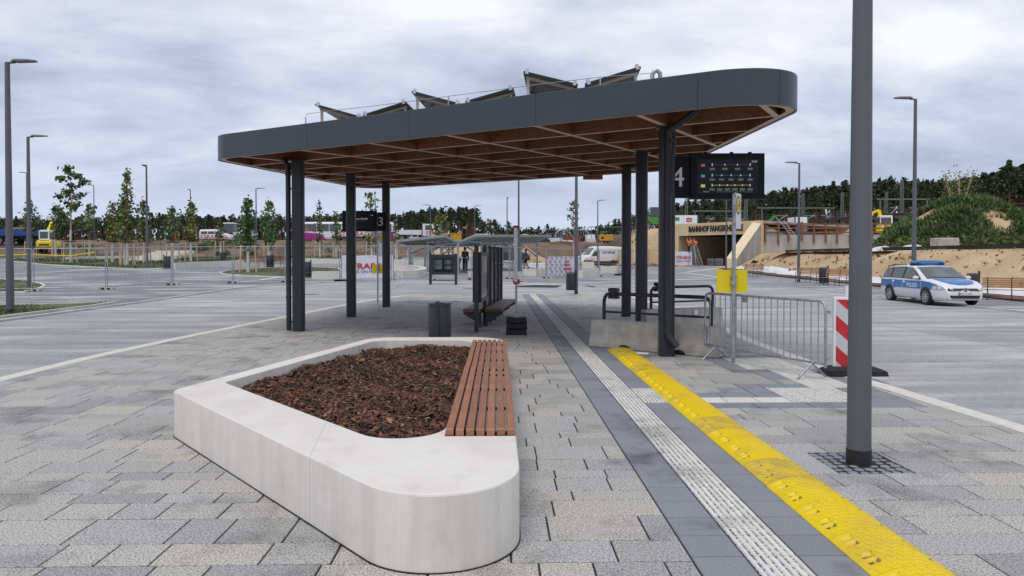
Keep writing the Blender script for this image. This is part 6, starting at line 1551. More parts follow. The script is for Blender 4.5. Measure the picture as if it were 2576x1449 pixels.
# machines
def tracks(t, L_, W_, m='black'):
    for sg in (-1, 1):
        mm = MB(); q = roundpoly([(-L_/2, 0), (L_/2, 0), (L_/2, .55), (-L_/2, .55)], .26, 5); mm.loft([[(a, sg*W_/2-.2, c) for a, c in q], [(a, sg*W_/2+.2, c) for a, c in q]]); mm.build('track', M['rubber'], t)
def excavator(loc, rz, label, col, s=1.0, glass=True, arm=((.6, 0, 1.3), (1.6, 0, 3.4), (3.0, 0, 3.0), (3.1, 0, 1.4))):
    t = thing('excavator', label, 'excavator', loc, rz); t.scale = (s, s, s); tracks(t, 2.6, 1.7)
    m = MB(); q = roundpoly([(-1.5, -.95), (1.0, -.95), (1.0, .95), (-1.5, .95)], .45, 6); q2 = roundpoly([(-1.4, -.88), (.95, -.88), (.95, .88), (-1.4, .88)], .4, 6); m.loft([[(*p, .66) for p in q2], [(*p, .75) for p in q], [(*p, 1.32) for p in q], [(*p, 1.45) for p in q2]], 0, False); m.build('engine_house', M[col], t, sharp=.5); MB().box(-1.45, -1.2, -.5, .5, 1.452, 1.5).build('engine_vent', M['black'], t); MB().box(-1.515, -1.49, -.55, .55, .85, 1.05).build('engine_vent', M['black'], t)
    m = MB(); m.box(-.5, 1.0, -.15, .95, 1.453, 2.72, c=.08); c = m.build('cab', M['carwhite'], t)
    for sg, y in ((-1, -.155), (1, .955)): MB().box(-.3, .9, min(y, y+sg*.01), max(y, y+sg*.01), 1.65, 2.45).build('cab_window', M['carglass'], c)
    MB().box(1.001, 1.012, -.05, .85, 1.6, 2.5).build('cab_window', M['carglass'], c); MB().box(-.512, -.501, -.03, .83, 1.7, 2.5).build('cab_window', M['carglass'], c)
    m = MB(); a = [Vector(p) for p in arm]
    m.beam(a[0]+Vector((0, .5, 0)), a[1]+Vector((0, .5, 0)), .26, .38); m.build('boom', M[col], t)
    m = MB(); m.beam(a[1]+Vector((0, .5, 0)), a[2]+Vector((0, .5, 0)), .22, .3); m.beam(a[2]+Vector((0, .5, 0)), a[3]+Vector((0, .5, 0)), .2, .26); m.build('dipper_arm', M[col], t)
    p = a[3]+Vector((0, .5, 0)); m = MB(); m.loft([[(p.x-.3, p.y-.35, p.z), (p.x+.25, p.y-.35, p.z+.05), (p.x+.3, p.y-.35, p.z-.5), (p.x-.1, p.y-.35, p.z-.6)], [(p.x-.3, p.y+.35, p.z), (p.x+.25, p.y+.35, p.z+.05), (p.x+.3, p.y+.35, p.z-.5), (p.x-.1, p.y+.35, p.z-.6)]]); m.build('bucket', M['black'], t)
    return t
ex = Gt(125, 636); excavator(ex, math.radians(100), 'small yellow excavator with white cab left of the maple', 'signyel', .98, arm=((.5, 0, 1.4), (1.2, 0, 3.0), (1.9, 0, 3.7), (2.9, 0, 2.4)))
p = GY(2228, 580, 90); excavator((p.x, 90, 4.2), math.radians(170), 'yellow excavator behind the guard fence near the mound', 'signyel', 1.0, arm=((.6, 0, 1.3), (1.0, 0, 3.4), (1.6, 0, 3.2), (2.3, 0, 2.2)))
# tractor on the plateau
p = at_place(580, 609, 117); t = thing('tractor', 'grey wheeled loader tractor with tall glass cab behind the site van', 'tractor', p)
m = MB(); m.loft([[(-.9, y, 1.2), (.9, y, 1.2), (.75, y*.9, 3.0), (-.75, y*.9, 3.0)] for y in (-.85, .85)]); m.build('cab', M['carglass'], t)
m = MB(); m.box(-.9, .9, -.85, .85, 3.003, 3.18, c=.06); m.build('cab_roof', M['carwhite'], t); m = MB(); m.box(-.6, 2.6, -.5, .5, .7, 1.35, c=.1); m.build('bonnet', M['lampgrey'], t)
for x, r in ((-.7, .75), (1.7, .55)):
    for sg in (-1, 1): wheel(t, x, sg*.9, r, .45, spokes=6)
# white tipper truck, yellow skip and crate behind the bike shelter
p = at_place(1075, 611, 108); t = thing('tipper_truck', 'white tipper truck with STRABAG board left of the yellow skip', 'truck', p)
m = MB(); m.loft([[(-.6, y, .8), (1.2, y, .8), (1.15, y, 1.7), (.85, y, 2.6), (-.6, y, 2.65)] for y in (-1.1, 1.1)]); c = m.build('cab', M['carwhite'], t)
for sg in (-1, 1): MB().box(-.2, .8, min(sg*1.105, sg*1.115), max(sg*1.105, sg*1.115), 1.7, 2.4).build('cab_window', M['carglass'], c)
MB().box(-4.5, -.75, -1.15, 1.15, 1.0, 1.7).build('tipper_body', M['carwhite'], t); MB().box(-.68, -.62, -1.1, 1.1, 1.0, 2.8).build('head_board', M['black'], t)
for x in (.4, -2.6, -3.7):
    for sg in (-1, 1): wheel(t, x, sg*.95, .48, .3, spokes=6)
p = at_place(1100, 606, 106); bb = thing('site_board', 'white board lettered STRABAG in front of the tipper truck', 'sign board', p); MB().box(-1.8, 1.8, -.03, .03, .8, 1.6).build('board', M['carwhite'], bb); text(bb, 'board_lettering', 'STRABAG', .85, M['logored'], up_mat((-1.7, -.035, .88)), .004, width=3.3, bold=.02)
for x in (-1.5, 1.5): MB().box(x-.05, x+.05, .031, .1, 0, 1.6).build('board_post', M['galv'], bb)
def crate(u, v0, v1, u1, Y, mt, name, label, cat, ribs=True):
    Y += 6 if Y > 105 else 0
    a, b = GY(u, v1, Y), GY(u1, v0, Y); z0 = min(a.z, T(a.x, Y)+.02) if abs(a.z-T(a.x, Y)) < 1.5 else a.z
    t = thing(name, label, cat, ((a.x+b.x)/2, Y, z0)); w_, h = b.x-a.x, b.z-z0
    m = MB(); m.box(-w_/2, w_/2, -1, 1, 0, h, c=.03); m.build('shell', M[mt], t)
    if ribs:
        n = max(2, int(w_/.7)); me = MB().box(-.05, .05, -1.06, -1.001, .03, h-.03).mesh('side_rib', M[mt])
        for k in range(n+1): link(me, 'side_rib', t, (-w_/2+.06+(w_-.12)*k/n, 0, 0))
        m = MB(); m.box(-w_/2-.03, w_/2+.03, -1.07, 1.07, h-.08, h+.02); m.build('top_rim', M[mt], t)
    return t
M['skiporange'] = mat('orange yellow steel', (.62, .33, .02), .5, var=.15); M['skipred'] = mat('rust red steel', (.33, .07, .05), .6, var=.2); M['skipblue'] = mat('dark blue steel', (.02, .03, .06), .5, var=.2)
crate(1134, 587, 605, 1160, 107, 'skiporange', 'skip', 'yellow orange skip behind the bike shelter', 'skip')
crate(1193, 589, 600, 1220, 107, 'carwhite', 'small_tank', 'white rounded tank behind the bike shelter roof', 'tank', False)
crate(1311, 590, 600, 1329, 107, 'carwhite', 'small_tank', 'flat white tank behind the right end of the bike shelter', 'tank', False)
crate(1422, 595, 610, 1440, 112, 'skipred', 'skip', 'rust red skip left of the far platform lamp', 'skip'); crate(1443, 596, 612, 1458, 110, 'skipred', 'skip', 'rust red skip right of the far platform lamp', 'skip')
crate(1459, 594, 606, 1475, 112, 'skipblue', 'skip', 'dark blue skip between red skip and pallets', 'skip'); crate(1494, 592, 604, 1506, 114, 'skipblue', 'skip', 'dark blue skip left of the yellow generator', 'skip')
for i, (u, v0, v1, u1) in enumerate(((1385, 601, 613, 1408), (1474, 593, 601, 1485), (1474, 601, 614, 1488), (1487, 593, 601, 1495), (1488, 603, 614, 1497), (1412, 607, 614, 1425), (1429, 607, 614, 1442))):
    t = crate(u, v0, v1, u1, 108 if i not in (1, 3) else 108.6, 'fleece', 'wrapped_pallet', ['wide wrapped pallet left of the red skip', 'upper left wrapped pallet beside the generator', 'lower left wrapped pallet beside the generator', 'upper right wrapped pallet beside the generator', 'lower right wrapped pallet beside the generator', 'low wrapped pallet in front of the red skip', 'low wrapped pallet just left of the lamp'][i], 'pallet', False)
    m = MB(); w_ = 1.2
    for x in (-.45, 0, .45): m.box(x-.08, x+.08, -1.02, 1.0, -.14, -.001)
    m.build('pallet_runner', M['stake'], t); t.location.z += .14
# yellow generator trailer
p = at_place(1524, 613, 113); t = thing('generator', 'yellow generator trailer with white wheels on the far plateau', 'generator', p)
m = MB(); m.box(-1.05, 1.05, -.8, .8, .42, 1.38, c=.05); m.build('housing', M['skiporange'], t); MB().box(-.85, -.45, -.81, -.802, .7, 1.05).build('vent_grille', M['black'], t); m = MB(); m.box(-1.1, 1.1, -.7, .7, .28, .42); m.build('chassis', M['black'], t)
for x in (-.1, .45):
    for sg in (-1, 1): wheel(t, x, sg*.72, .22, .15, spokes=6)
# site cabins over the portal
def cabin(u0, u1, v0, Y, zb, label, h=2.6, sign=None):
    a, b = GY(u0, v0, Y), GY(u1, v0, Y); w_ = b.x-a.x; t = thing('site_cabin', label, 'site cabin', ((a.x+b.x)/2, Y, zb)); h = a.z-zb
    m = MB(); m.box(-w_/2, w_/2, 0, 2.4, 0, h, c=.03); m.build('cabin_shell', M['carwhite'], t)
    for k in range(5): MB().box(-w_/2+w_*(k+.1)/5, -w_/2+w_*(k+.9)/5, -.02, -.001, .15, h-.15).build('wall_panel', M['white'], t)
    for x in (-w_/2, w_/2): m = MB(); m.box(x-.08, x+.08, -.05, .05, 0, h+.02); m.build('corner_post', M['lampgrey'], t)
    if sign: MB().box(w_*.0, w_*.25, -.04, -.025, h*.5, h*.8).build('sign_plate', M['logored'], t); text(t, 'cabin_lettering', 'STRABAG', h*.2, M['white'], up_mat((w_*.02, -.045, h*.57)), .002, width=w_*.2)
    return t
cabin(1697, 1755, 541.5, 108, T(27, 108)+.35, 'white site cabin with a red STRABAG sign above the portal', sign=1); cabin(2000, 2032, 546, 92, 4.2, 'white container behind the timber guard fence')
# green concrete pump or lift by the portal
p = GY(1938, 570, 90); t = thing('lifting_machine', 'bright green lifting machine behind the portal wing wall', 'construction machine', (p.x, 90, 4.2)); tracks(t, 2.4, 1.6)
m = MB(); m.box(-1.2, .9, -.8, .8, .6, 1.4, c=.1); m.build('engine_house', M['macgreen'], t); m = MB(); m.beam((-1.0, -.3, 1.3), (.5, -.3, 2.7), .16, .2); m.beam((.5, -.3, 2.7), (1.0, -.3, 1.9), .14, .16); m.build('boom', M['macgreen'], t)
p = GY(1652, 590, 104); t = thing('lifting_machine', 'green telescopic handler behind the left wing wall', 'construction machine', (p.x, 104, T(p.x, 104)))
m = MB(); m.box(-2.6, 1.8, -.9, .9, .9, 1.9, c=.1); m.build('chassis', M['macgreen'], t); m = MB(); m.beam((-2.4, .4, 2.2), (3.4, .4, 1.6), .5, .5); m.build('boom', M['macgreen'], t)
m = MB(); m.loft([[(-1.2, y, 1.9), (.4, y, 1.9), (.2, y, 3.3), (-1.1, y, 3.3)] for y in (-.9, .1)]); m.build('cab', M['carglass'], t)
for x in (-1.6, 1.1):
    for sg in (-1, 1): wheel(t, x, sg*.95, .6, .4, spokes=6)
# ================================================================== railway: masts, platform roof, arches
M['mast'] = mat('green grey steel', (.13, .16, .14), .6, var=.15)
def mast(x, y, zb, h, label, w_=.45):
    t = thing('lattice_mast', label, 'railway mast', (x, y, zb), 0, 'railway masts')
    for sx in (-1, 1):
        for sy in (-1, 1): m = MB(); m.beam((sx*w_/2, sy*w_/2, 0), (sx*w_*.28, sy*w_*.28, h), .07, .07); m.build('mast_leg', M['mast'], t)
    m = MB(); n = int(h/.8)
    for k in range(n):
        z, z1 = h*k/n, h*(k+1)/n; a, b = w_*lerp(.5, .28, k/n), w_*lerp(.5, .28, (k+1)/n); s = 1 if k % 2 else -1
        m.beam((s*a, -a, z), (-s*b, -b, z1), .035, .035); m.beam((s*a, a, z), (-s*b, b, z1), .035, .035); m.beam((-a, s*a, z), (-b, -s*b, z1), .035, .035)
    m.build('lattice', M['mast'], t); return t
for u, vt, Y, lb in ((2020, 487, 112, 'lattice mast right of the lamp with left-hand arm'), (2119, 484, 112, 'lattice mast just left of the near lamp post'), (2230, 484, 112, 'lattice mast left of the tallest mast'), (2269, 452, 100, 'tallest lattice mast behind the excavator and mound'), (1877, 475, 112, 'lattice mast under the display numbered 4'), (1727, 480, 120, 'lattice mast above the site cabin'), (1659, 545, 190, 'short distant mast above the yellow generator'), (1621, 560, 200, 'thin distant mast left of the canopy columns'), (1410, 592, 230, 'distant mast above the arched frames')):
    p = GY(u, vt, Y); zb = max(4.2, T(p.x, Y)); mast(p.x, Y, zb, p.z-zb, lb)
def gantry(u0, u1, v, Y, label, legs=True):
    a, b = GY(u0, v, Y), GY(u1, v, Y); t = thing('catenary_gantry', label, 'railway gantry', (a.x, Y, a.z), 0, 'railway gantries'); w_ = b.x-a.x
    m = MB(); m.beam((0, 0, 0), (w_, 0, 0), .16, .22); m.build('cross_beam', M['mast'], t)
    for f in (.06, .94): m = MB(); m.beam((w_*f, 0, 4.2-a.z), (w_*f, 0, 0), .16, .16); m.build('gantry_post', M['mast'], t)
    for f in (.25, .6, .82): m = MB(); m.beam((w_*f, 0, -2.4), (w_*(f+.14), 0, -1.1), .07, .07); m.beam((w_*f, 0, -1.3), (w_*(f+.16), 0, -1.4), .06, .06); m.build('wire_bracket', M['alu'], t)
gantry(2206, 2340, 501, 108, 'railway gantry left of the mound with diagonal wire brackets'); gantry(1905, 2100, 523, 120, 'railway gantry above the portal wing wall'); gantry(1740, 1880, 531, 125, 'railway gantry above the station lettering'); gantry(1610, 1700, 552, 160, 'distant railway gantry between the columns'); gantry(1480, 1600, 571, 200, 'distant railway gantry above the skips'); gantry(1350, 1450, 578, 240, 'most distant railway gantry above the arched frames')
p0, p1 = GY(2065, 556, 104), GY(2345, 538, 88); t = thing('platform_roof', 'long flat dark platform roof beyond the guard fence', 'platform roof'); d = (p1-p0); m = MB(); dn = d.to_2d().normalized(); nn = Vector((-dn.y, dn.x))*2.2
m.loft([[(p.x+s*nn.x, p.y+s*nn.y, p.z+h) for s, h in ((-1, -.12), (1, -.12), (1, .2), (-1, .2))] for p in (p0, p1)]); m.build('roof', M['anth'], t)
for k in range(8): p = p0.lerp(p1, (k+.5)/8); m = MB(); m.box(p.x-.12, p.x+.12, p.y-.12, p.y+.12, 4.0, p.z-.12); m.build('column', M['anth'], t)
for k, (u0, u1) in enumerate(((1397, 1436), (1440, 1483))):
    a, b = GY(u0, 596, 200), GY(u1, 596, 200); t = thing('arched_frame', ['left', 'right'][k]+' grey steel arch beyond the skips', 'steel arch', ((a.x+b.x)/2, 200, T(18, 200)), 0, 'steel arches'); R = (b.x-a.x)/2; hz = a.z-T(18, 200)
    m = MB(); m.tube([(R*math.cos(q), 0, hz+2.0*math.sin(q)) for q in [math.pi*i/14 for i in range(15)]], .28, 8); m.build('arch', M['galv'], t)
    for i in range(7): x = R*(i-3)/3.6; m = MB(); m.cyl((x, 0, 0), (x, 0, hz+2.0*math.sqrt(max(0, 1-(x/R)**2))), .09, n=6); m.build('hanger', M['galv'], t)
# overhead wires
m = MB()
for k in range(4): m.tube([GY(1560, 548+k*4, 190), GY(1900, 541+k*5, 135), GY(2300, 527+k*7, 105), GY(2700, 505+k*12, 90)], .022, 4)
tag(m.build('overhead_wires', M['mast']), 'thin overhead railway wires strung before the pines', 'wires')
# ================================================================== fences and banners
M['banner'] = mat('white banner cloth', (.66, .65, .74), .7, c2=(.76, .75, .83), scale=.8, bump=.2, bscale=1.5, coord='World')
def fence_panel(a, b, label, group, h=2.0, ban=None):
    d = (b-a); Ln = d.to_2d().length; t = thing('mobile_fence', label, 'mobile fence', a, math.atan2(d.y, d.x), group); dz = b.z-a.z
    m = MB(); g = .05
    m.tube([(g, 0, .06), (g, 0, h)], .024, 8); m.tube([(Ln-g, 0, .06+dz), (Ln-g, 0, h+dz)], .024, 8); m.tube([(g, 0, h), (Ln-g, 0, h+dz)], .021, 8); m.tube([(g, 0, .15), (Ln-g, 0, .15+dz)], .018, 8); m.build('frame', M['galv'], t)
    m = MB(); n = int(Ln/.22)
    for k in range(1, n): x = Ln*k/n; m.beam((x, 0, .15+dz*k/n), (x, 0, h+dz*k/n), .005, .005)
    for z in (.55, .95, 1.35, 1.75): m.beam((g, 0, z), (Ln-g, 0, z+dz), .005, .005)
    tag(m.build('wire_mesh', M['galv'], t), kind='stuff'); return t
def fence_foot(p, label, group):
    m = MB(); m.box(-.35, .35, -.11, .11, 0, .13, c=.02)
    for x in (-.14, .14): m.box(x-.07, x+.07, -.125, -.109, .025, .105, 1)
    o = m.build('concrete_block', [M['conc'], M['black']], None, p); return tag(o, label, 'fence block', group)
def fence_run(pxs, labels, label, group):
    P = [Gt(*p) for p in pxs]
    for k in range(len(P)-1):
        a, b = P[k], P[k+1]; n = max(1, round((b-a).length/3.6))
        for j in range(n):
            q, r = a.lerp(b, j/n), a.lerp(b, (j+1)/n); fence_panel(q, r, 'mesh fence panel '+labels[k], group); fence_foot(q, 'perforated grey block under the '+label, group+' blocks')
    fence_foot(P[-1], 'perforated grey block under the '+label, group+' blocks')
fence_run([(-60, 737), (83, 733), (268.6, 729), (433, 718), (587, 713), (720, 710.5), (857, 708.5)], ['at the left edge behind the tall lamp', 'before the maple on the left', 'before the bushy trees and litter bin', 'between litter bin and round lawn', 'before the round lawn and benches', 'just left of the large banner'], 'left mesh fence', 'left mesh fence')
fence_run([(857, 708.5), (987, 707), (1088, 706), (1188, 704), (1282, 702.5), (1374, 701), (1461, 698.5), (1507, 696), (1557, 693)], ['carrying the large banner', 'before the curved planter wall', 'behind the timetable screen', 'before the pale wall by the glass screen', 'before the walking worker', 'carrying the patterned banner', 'before the delivery van', 'at the rear of the delivery van'], 'middle mesh fence', 'middle mesh fence')
fence_run([(1557, 693), (1592, 675), (1632, 671), (1690, 669)], ['running back beside the canopy columns', 'before the left wing wall, seen between columns', 'before the brick wing wall', 'at the left jamb of the portal'], 'mesh fence leading to the portal', 'portal mesh fence')
def banner(ua, ub, vb, vt, vb2, label, lines, off=.10):
    a, b = Gt(ua, vb), Gt(ub, vb2); d = b-a; Ln = d.to_2d().length; rz = math.atan2(d.y, d.x); nn = Vector((d.y, -d.x, 0)).normalized()*off
    a2 = a+nn; top = GY(ua, vt, a2.y).z-a.z; t = thing('banner', label, 'banner', a2, rz); m = MB(); nx, nz = 16, 6; zb_ = .08
    vs = [(Ln*i/nx, .025*math.sin(i*1.3+j*.6), lerp(zb_, top, j/nz)+.012*math.sin(i*.9)*(j in (0, nz))) for j in range(nz+1) for i in range(nx+1)]
    m.add(vs, [(j*(nx+1)+i, j*(nx+1)+i+1, (j+1)*(nx+1)+i+1, (j+1)*(nx+1)+i) for j in range(nz) for i in range(nx)], 0, True)
    m.add([(x, y+.012, z) for x, y, z in vs], [(j*(nx+1)+i, (j+1)*(nx+1)+i, (j+1)*(nx+1)+i+1, j*(nx+1)+i+1) for j in range(nz) for i in range(nx)], 0, True); m.build('cloth', M['banner'], t)
    for s, x, z, w_, sz, mt in lines: text(t, 'banner_lettering', s, sz*top, M[mt], up_mat((x*Ln, -.035, z*top)), .002, width=w_*Ln if w_ else None, bold=.012 if mt == 'logored' else 0)
    return t, Ln, top
banner(861, 988, 702.5, 642.5, 701, 'large white STRABAG banner behind the left canopy columns', [('STRABAG', .07, .44, .88, .33, 'logored'), ('WORK ON PROGRESS', .07, .26, .86, .17, 'navy')])
t, Ln, top = banner(1375, 1457, 698, 645.5, 697, 'white patterned banner reading 1-2-3 Sicher on the middle fence', [('1·2·3', .50, .70, .13, .16, 'logored'), ('Sicher!', .48, .55, .19, .15, 'logored'), ('mit STRABAG', .45, .36, .26, .12, 'logored')])
for i in range(7):
    for j in range(6):
        if (2 < i < 6 and 1 < j < 5): continue
        m = MB(); x, z = Ln*(.07+.14*i+(.05 if j % 2 else 0)), top*(.1+.165*j)
        if x > Ln*.97: continue
        m.box(x-.10, x+.10, -.034, -.030, z, z+.035); m.box(x-.05, x+.09, -.034, -.030, z-.08, z-.045); m.box(x-.06, x+.02, -.034, -.030, z+.06, z+.09); m.build('printed_motif', M['lampgrey'], t)
banner(1700, 1742, 668.5, 633, 669, 'small white STRABAG banner at the station portal', [('STRABAG', .08, .48, .84, .32, 'logored'), ('WORK ON PROGRESS', .08, .27, .84, .17, 'navy')], .12)
for u0, u1, lb in ((1779, 1797, 'left'), (1799, 1819, 'right')):
    a, b = GP(u0, 661, FL+fn*5, fn), GP(u1, 661, FL+fn*5, fn); a.z = b.z = zf+.01; t = thing('barrier_board', lb+' white hatched barrier board inside the portal', 'barrier board', a, math.atan2((b-a).y, (b-a).x)); w_ = (b-a).length; h = .95
    MB().box(0, w_, -.03, .03, .05, h, c=.02).build('board', M['carwhite'], t)
    for k in range(7): m = MB(); P = clip([(w_*(.08+k*.12), .25), (w_*(.13+k*.12), .25), (w_*(.05+k*.12), .6), (w_*(.0+k*.12), .6)], w_*.06, w_*.94, .2, .62); m.add([(x, -.033, z) for x, z in P], [tuple(range(len(P)))]); m.build('hatch_stripe', M['lampgrey'], t)
    for x in (.1, .9): MB().box(w_*x-.03, w_*x+.03, -.2, .2, 0, .05).build('foot', M['black'], t)
for u, v, lb in ((560, 661, 'dark litter bin on the lawn by the slim green tree'), (1529, 686, 'dark litter bin in front of the pale wall by the vans')): waste_bin(Gt(u, v), lb, .22, .95, True)
for u, v, lb in ((422, 677, 'dark litter bin at the right end of the tree lawn'), (770, 699, 'dark litter bin at the edge of the round lawn'), (678, 674, 'dark litter bin between the two left benches'), (2071, 714, 'black litter bin between the two benches by the fleece'), (2447, 742, 'black litter bin behind the police car')): waste_bin(Gt(u, v), lb, .25, 1.0, True, math.pi if u == 422 else 0)
# ================================================================== pale low walls, benches
def low_wall(pxs, label, h=.45, w_=.42, world=None):
    P = dens(world or [Gt(*p) for p in pxs], .8); t = thing('low_wall', label, 'low wall', (P[0].x, P[0].y, T(*P[0]))); o = Vector(t.location); N = len(P); k0 = 0
    while k0 < N-1:
        k1 = min(N-1, k0+4); m = MB(); secs = []
        for i in range(k0, k1+1):
            a, c = P[max(i-1, 0)], P[min(i+1, N-1)]; d = (c-a).normalized(); nn = Vector((-d.y, d.x))*w_/2; q = P[i]+d*(.006 if i == k0 and i else -.006 if i == k1 and i < N-1 else 0); z = T(*P[i])
            secs.append([Vector((q.x-nn.x, q.y-nn.y, z-.1))-o, Vector((q.x-nn.x, q.y-nn.y, z+h))-o, Vector((q.x+nn.x, q.y+nn.y, z+h))-o, Vector((q.x+nn.x, q.y+nn.y, z-.1))-o])
        m.loft(secs); m.build('wall_block', M['kerb'], t); k0 = k1
    return t
low_wall([(436, 677), (500, 673), (582, 669.5), (667, 665)], 'long pale low wall behind the bin right of the tree lawn')
low_wall([(634, 661.5), (720, 662), (860, 663.5)], 'pale low wall behind the two wooden benches')
low_wall([(787, 701.5), (820, 701.5), (856, 701)], 'short pale wall left of the large banner')
low_wall([(960, 700.5), (1010, 699.5), (1045, 697.5), (1062, 694), (1066, 690), (1055, 685.5), (1030, 682), (985, 681)], 'curved pale planter wall right of the large banner')
low_wall([(975, 667), (1085, 667.5)], 'pale low wall behind the left wing of the bike shelter')
low_wall([(1180, 700.5), (1240, 700.8), (1307, 700.5)], 'pale low wall behind the glass screen'); low_wall([(1318, 692.5), (1352, 695)], 'short pale block left of the patterned banner'); low_wall([(1356, 689), (1373, 689)], 'small pale block just left of the patterned banner')
low_wall([(1464, 675), (1494, 675)], 'pale block in front of the delivery van wheel', .7); low_wall([(1459, 700), (1501, 697.5)], 'pale low block right of the patterned banner', .55); low_wall([(1511, 687), (1549, 687)], 'pale block beside the bin near the delivery van', .6)
low_wall([(168, 655), (240, 652), (350, 651), (418, 652)], 'long thin pale wall behind the trees on the left', .3)
# stairs
p = Gt(360, 657); t = thing('outdoor_stairs', 'pale steps with dark handrails behind the left trees', 'stairs', p)
me = MB().box(-1.9, 1.9, 0, .36, -.2, .15).mesh('step', M['kerb'])
for k in range(8): link(me, 'step', t, (.30*k*.9, .36*k, .13*k))
for x in (-1.9, 1.9): m = MB(); m.tube([(x, -.2, 0), (x, -.2, 1.0), (x+2.2, 3.0, 2.1), (x+2.2, 3.0, 1.1)], .03, 6); m.build('handrail', M['anth'], t)
def park_bench(loc, rz, label, Ln=1.8, mt='slat3'):
    t = thing('park_bench', label, 'bench', loc, rz, 'park benches with dark frames')
    for k in range(5): MB().box(-Ln/2, Ln/2, -.22+.09*k, -.145+.09*k, .43, .455).build('seat_slat', M[mt], t)
    for k in range(5): m = MB(); z = .52+k*.088; m.beam((-Ln/2, .265+.022*k, z+.03), (Ln/2, .265+.022*k, z+.03), .024, .07); m.build('back_slat', M[mt], t)
    for x in (-Ln/2+.18, 0, Ln/2-.18):
        m = MB(); m.tube([(x, -.24, 0), (x, -.24, .42), (x, .22, .42), (x, .36, .95)], .02, 6); m.tube([(x, .2, 0), (x, .2, .42)], .02, 6)
        if x: m.tube([(x, -.24, .42), (x, -.24, .66), (x, .28, .66)], .018, 6)
        m.build('bench_frame', M['anth'], t)
    return t
for u, v, lb in ((2033, 712, 'wooden bench beside the sand slope, nearest the lamp'), (2106, 718, 'wooden bench beside the sand slope, just left of the near lamp post'), (1890, 696, 'farthest wooden bench at the foot of the sand slope, near the yellow panel')): park_bench(Gt(u, v), -math.pi/2+.55, lb)
park_bench(Gt(2545, 757), -math.pi/2+.95, 'nearest wooden bench cut by the right edge behind the police car', 2.0)
park_bench(Gt(646, 675), math.pi-.25, 'brown bench left of the bin by the round lawn', 1.9, 'slat2'); park_bench(Gt(709, 673.5), math.pi-.15, 'brown bench right of the bin by the round lawn', 1.9, 'slat2')
# ================================================================== bike shelter
M['shgreen'] = mat('pale green board', (.34, .48, .26), .6, c2=(.46, .58, .36), scale=1.5)
c0, c1, c2 = Gt(1152, 688), Gt(1351, 679), Gt(1031, 680)
bs = thing('bike_shelter', 'steel bike shelter under construction with pale green roof edge', 'bike shelter')
def wing(a, b, n, vtop_a, vtop_b, vlo_a, vlo_b, flip, first):
    ua_, ub_ = a, b; d = (b-a); Ln = d.to_2d().length; dn = d.normalized(); nn = Vector((dn.y, -dn.x, 0)); nn = nn if nn.y < 0 else -nn
    pa = lambda t_, u_, z: (*(a.lerp(b, t_)+nn*u_).xy, z)
    proj = lambda p, v: GY(1288, v, p.y).z
    zla, zlb = proj(a, vlo_a), proj(b, vlo_b); f = a+nn*1.3, b+nn*1.3; zta, ztb = proj(f[0], vtop_a), proj(f[1], vtop_b)
    for k in range(first, n+1):
        p = a.lerp(b, k/n); z = lerp(zla, zlb, k/n); g = T(p.x, p.y)
        m = MB(); m.beam((p.x, p.y, g), (p.x, p.y, z), .16, .16); m.build('post', M['galv'], bs)
        m = MB(); m.beam((p.x, p.y, g+1.2), (*(p-nn*1.6).xy, z-.1), .09, .09); m.build('brace', M['galv'], bs)
        m = MB(); p2 = p-nn*2.4; m.beam((p2.x, p2.y, T(p2.x, p2.y)), (p2.x, p2.y, z-.15), .12, .12); m.build('post', M['galv'], bs)
    m = MB(); m.beam(pa(0, 0, zla), pa(1, 0, zlb), .14, .2); m.beam(pa(0, 1.3, zta), pa(1, 1.3, ztb), .12, .16); m.beam(pa(0, -2.4, zla-.1), pa(1, -2.4, zlb-.1), .12, .18); m.build('roof_beam', M['galv'], bs)
    N = n*3
    for k in range(N+1):
        t_ = k/N; m = MB(); m.beam(pa(t_, 0, lerp(zla, zlb, t_)+.02), pa(t_, 1.28, lerp(zta, ztb, t_)), .08, .12); m.build('rafter', M['galv'], bs)
    for k in range(N):
        t0, t1 = (k+.06)/N, (k+.94)/N
        m = MB(); q = [pa(t0, .05, lerp(zla, zlb, t0)+.09), pa(t1, .05, lerp(zla, zlb, t1)+.09), pa(t1, 1.25, lerp(zta, ztb, t1)+.06), pa(t0, 1.25, lerp(zta, ztb, t0)+.06)]
        m.loft([q, [(x, y, z+.04) for x, y, z in q]]); m.build('green_panel', M['shgreen'], bs)
    m = MB(); q = [pa(0, .0, zla+.08), pa(1, .0, zlb+.08), pa(1, -2.5, zlb+.0), pa(0, -2.5, zla+.0)]; m.loft([q, [(x, y, z+.12) for x, y, z in q]]); m.build('roof_deck', M['galv'], bs)
    return pa, zla, zlb
wing(c0, c1, 4, 593.5, 593.5, 611, 610, 1, 0); wing(c0, c2, 3, 594, 607, 611, 618, -1, 1)
p = Gt(1075, 674); t = thing('scaffold_tower', 'aluminium scaffold under the left wing of the bike shelter', 'scaffold', p)
for x in (-1.2, 1.2):
    for y in (-.5, .5): m = MB(); m.cyl((x, y, 0), (x, y, 2.7), .03, n=6); m.build('scaffold_tube', M['galv'], t)
    for z in (.4, .9, 1.4, 1.9, 2.4): m = MB(); m.cyl((x, -.5, z), (x, .5, z), .022, n=6); m.build('rung', M['galv'], t)
m = MB(); m.cyl((-1.2, -.5, .3), (1.2, -.5, 2.2), .022, n=6); m.cyl((1.2, .5, .3), (-1.2, .5, 2.2), .022, n=6); m.build('brace', M['galv'], t); MB().box(-1.2, 1.2, -.45, .45, 1.9, 1.95).build('platform_board', M['oldwood'], t)
ladder(Gt(1025, 680), Gt(1025, 680)+Vector((.5, .8, 2.9)), .5, 9, 'stepladder at the left end of the bike shelter')
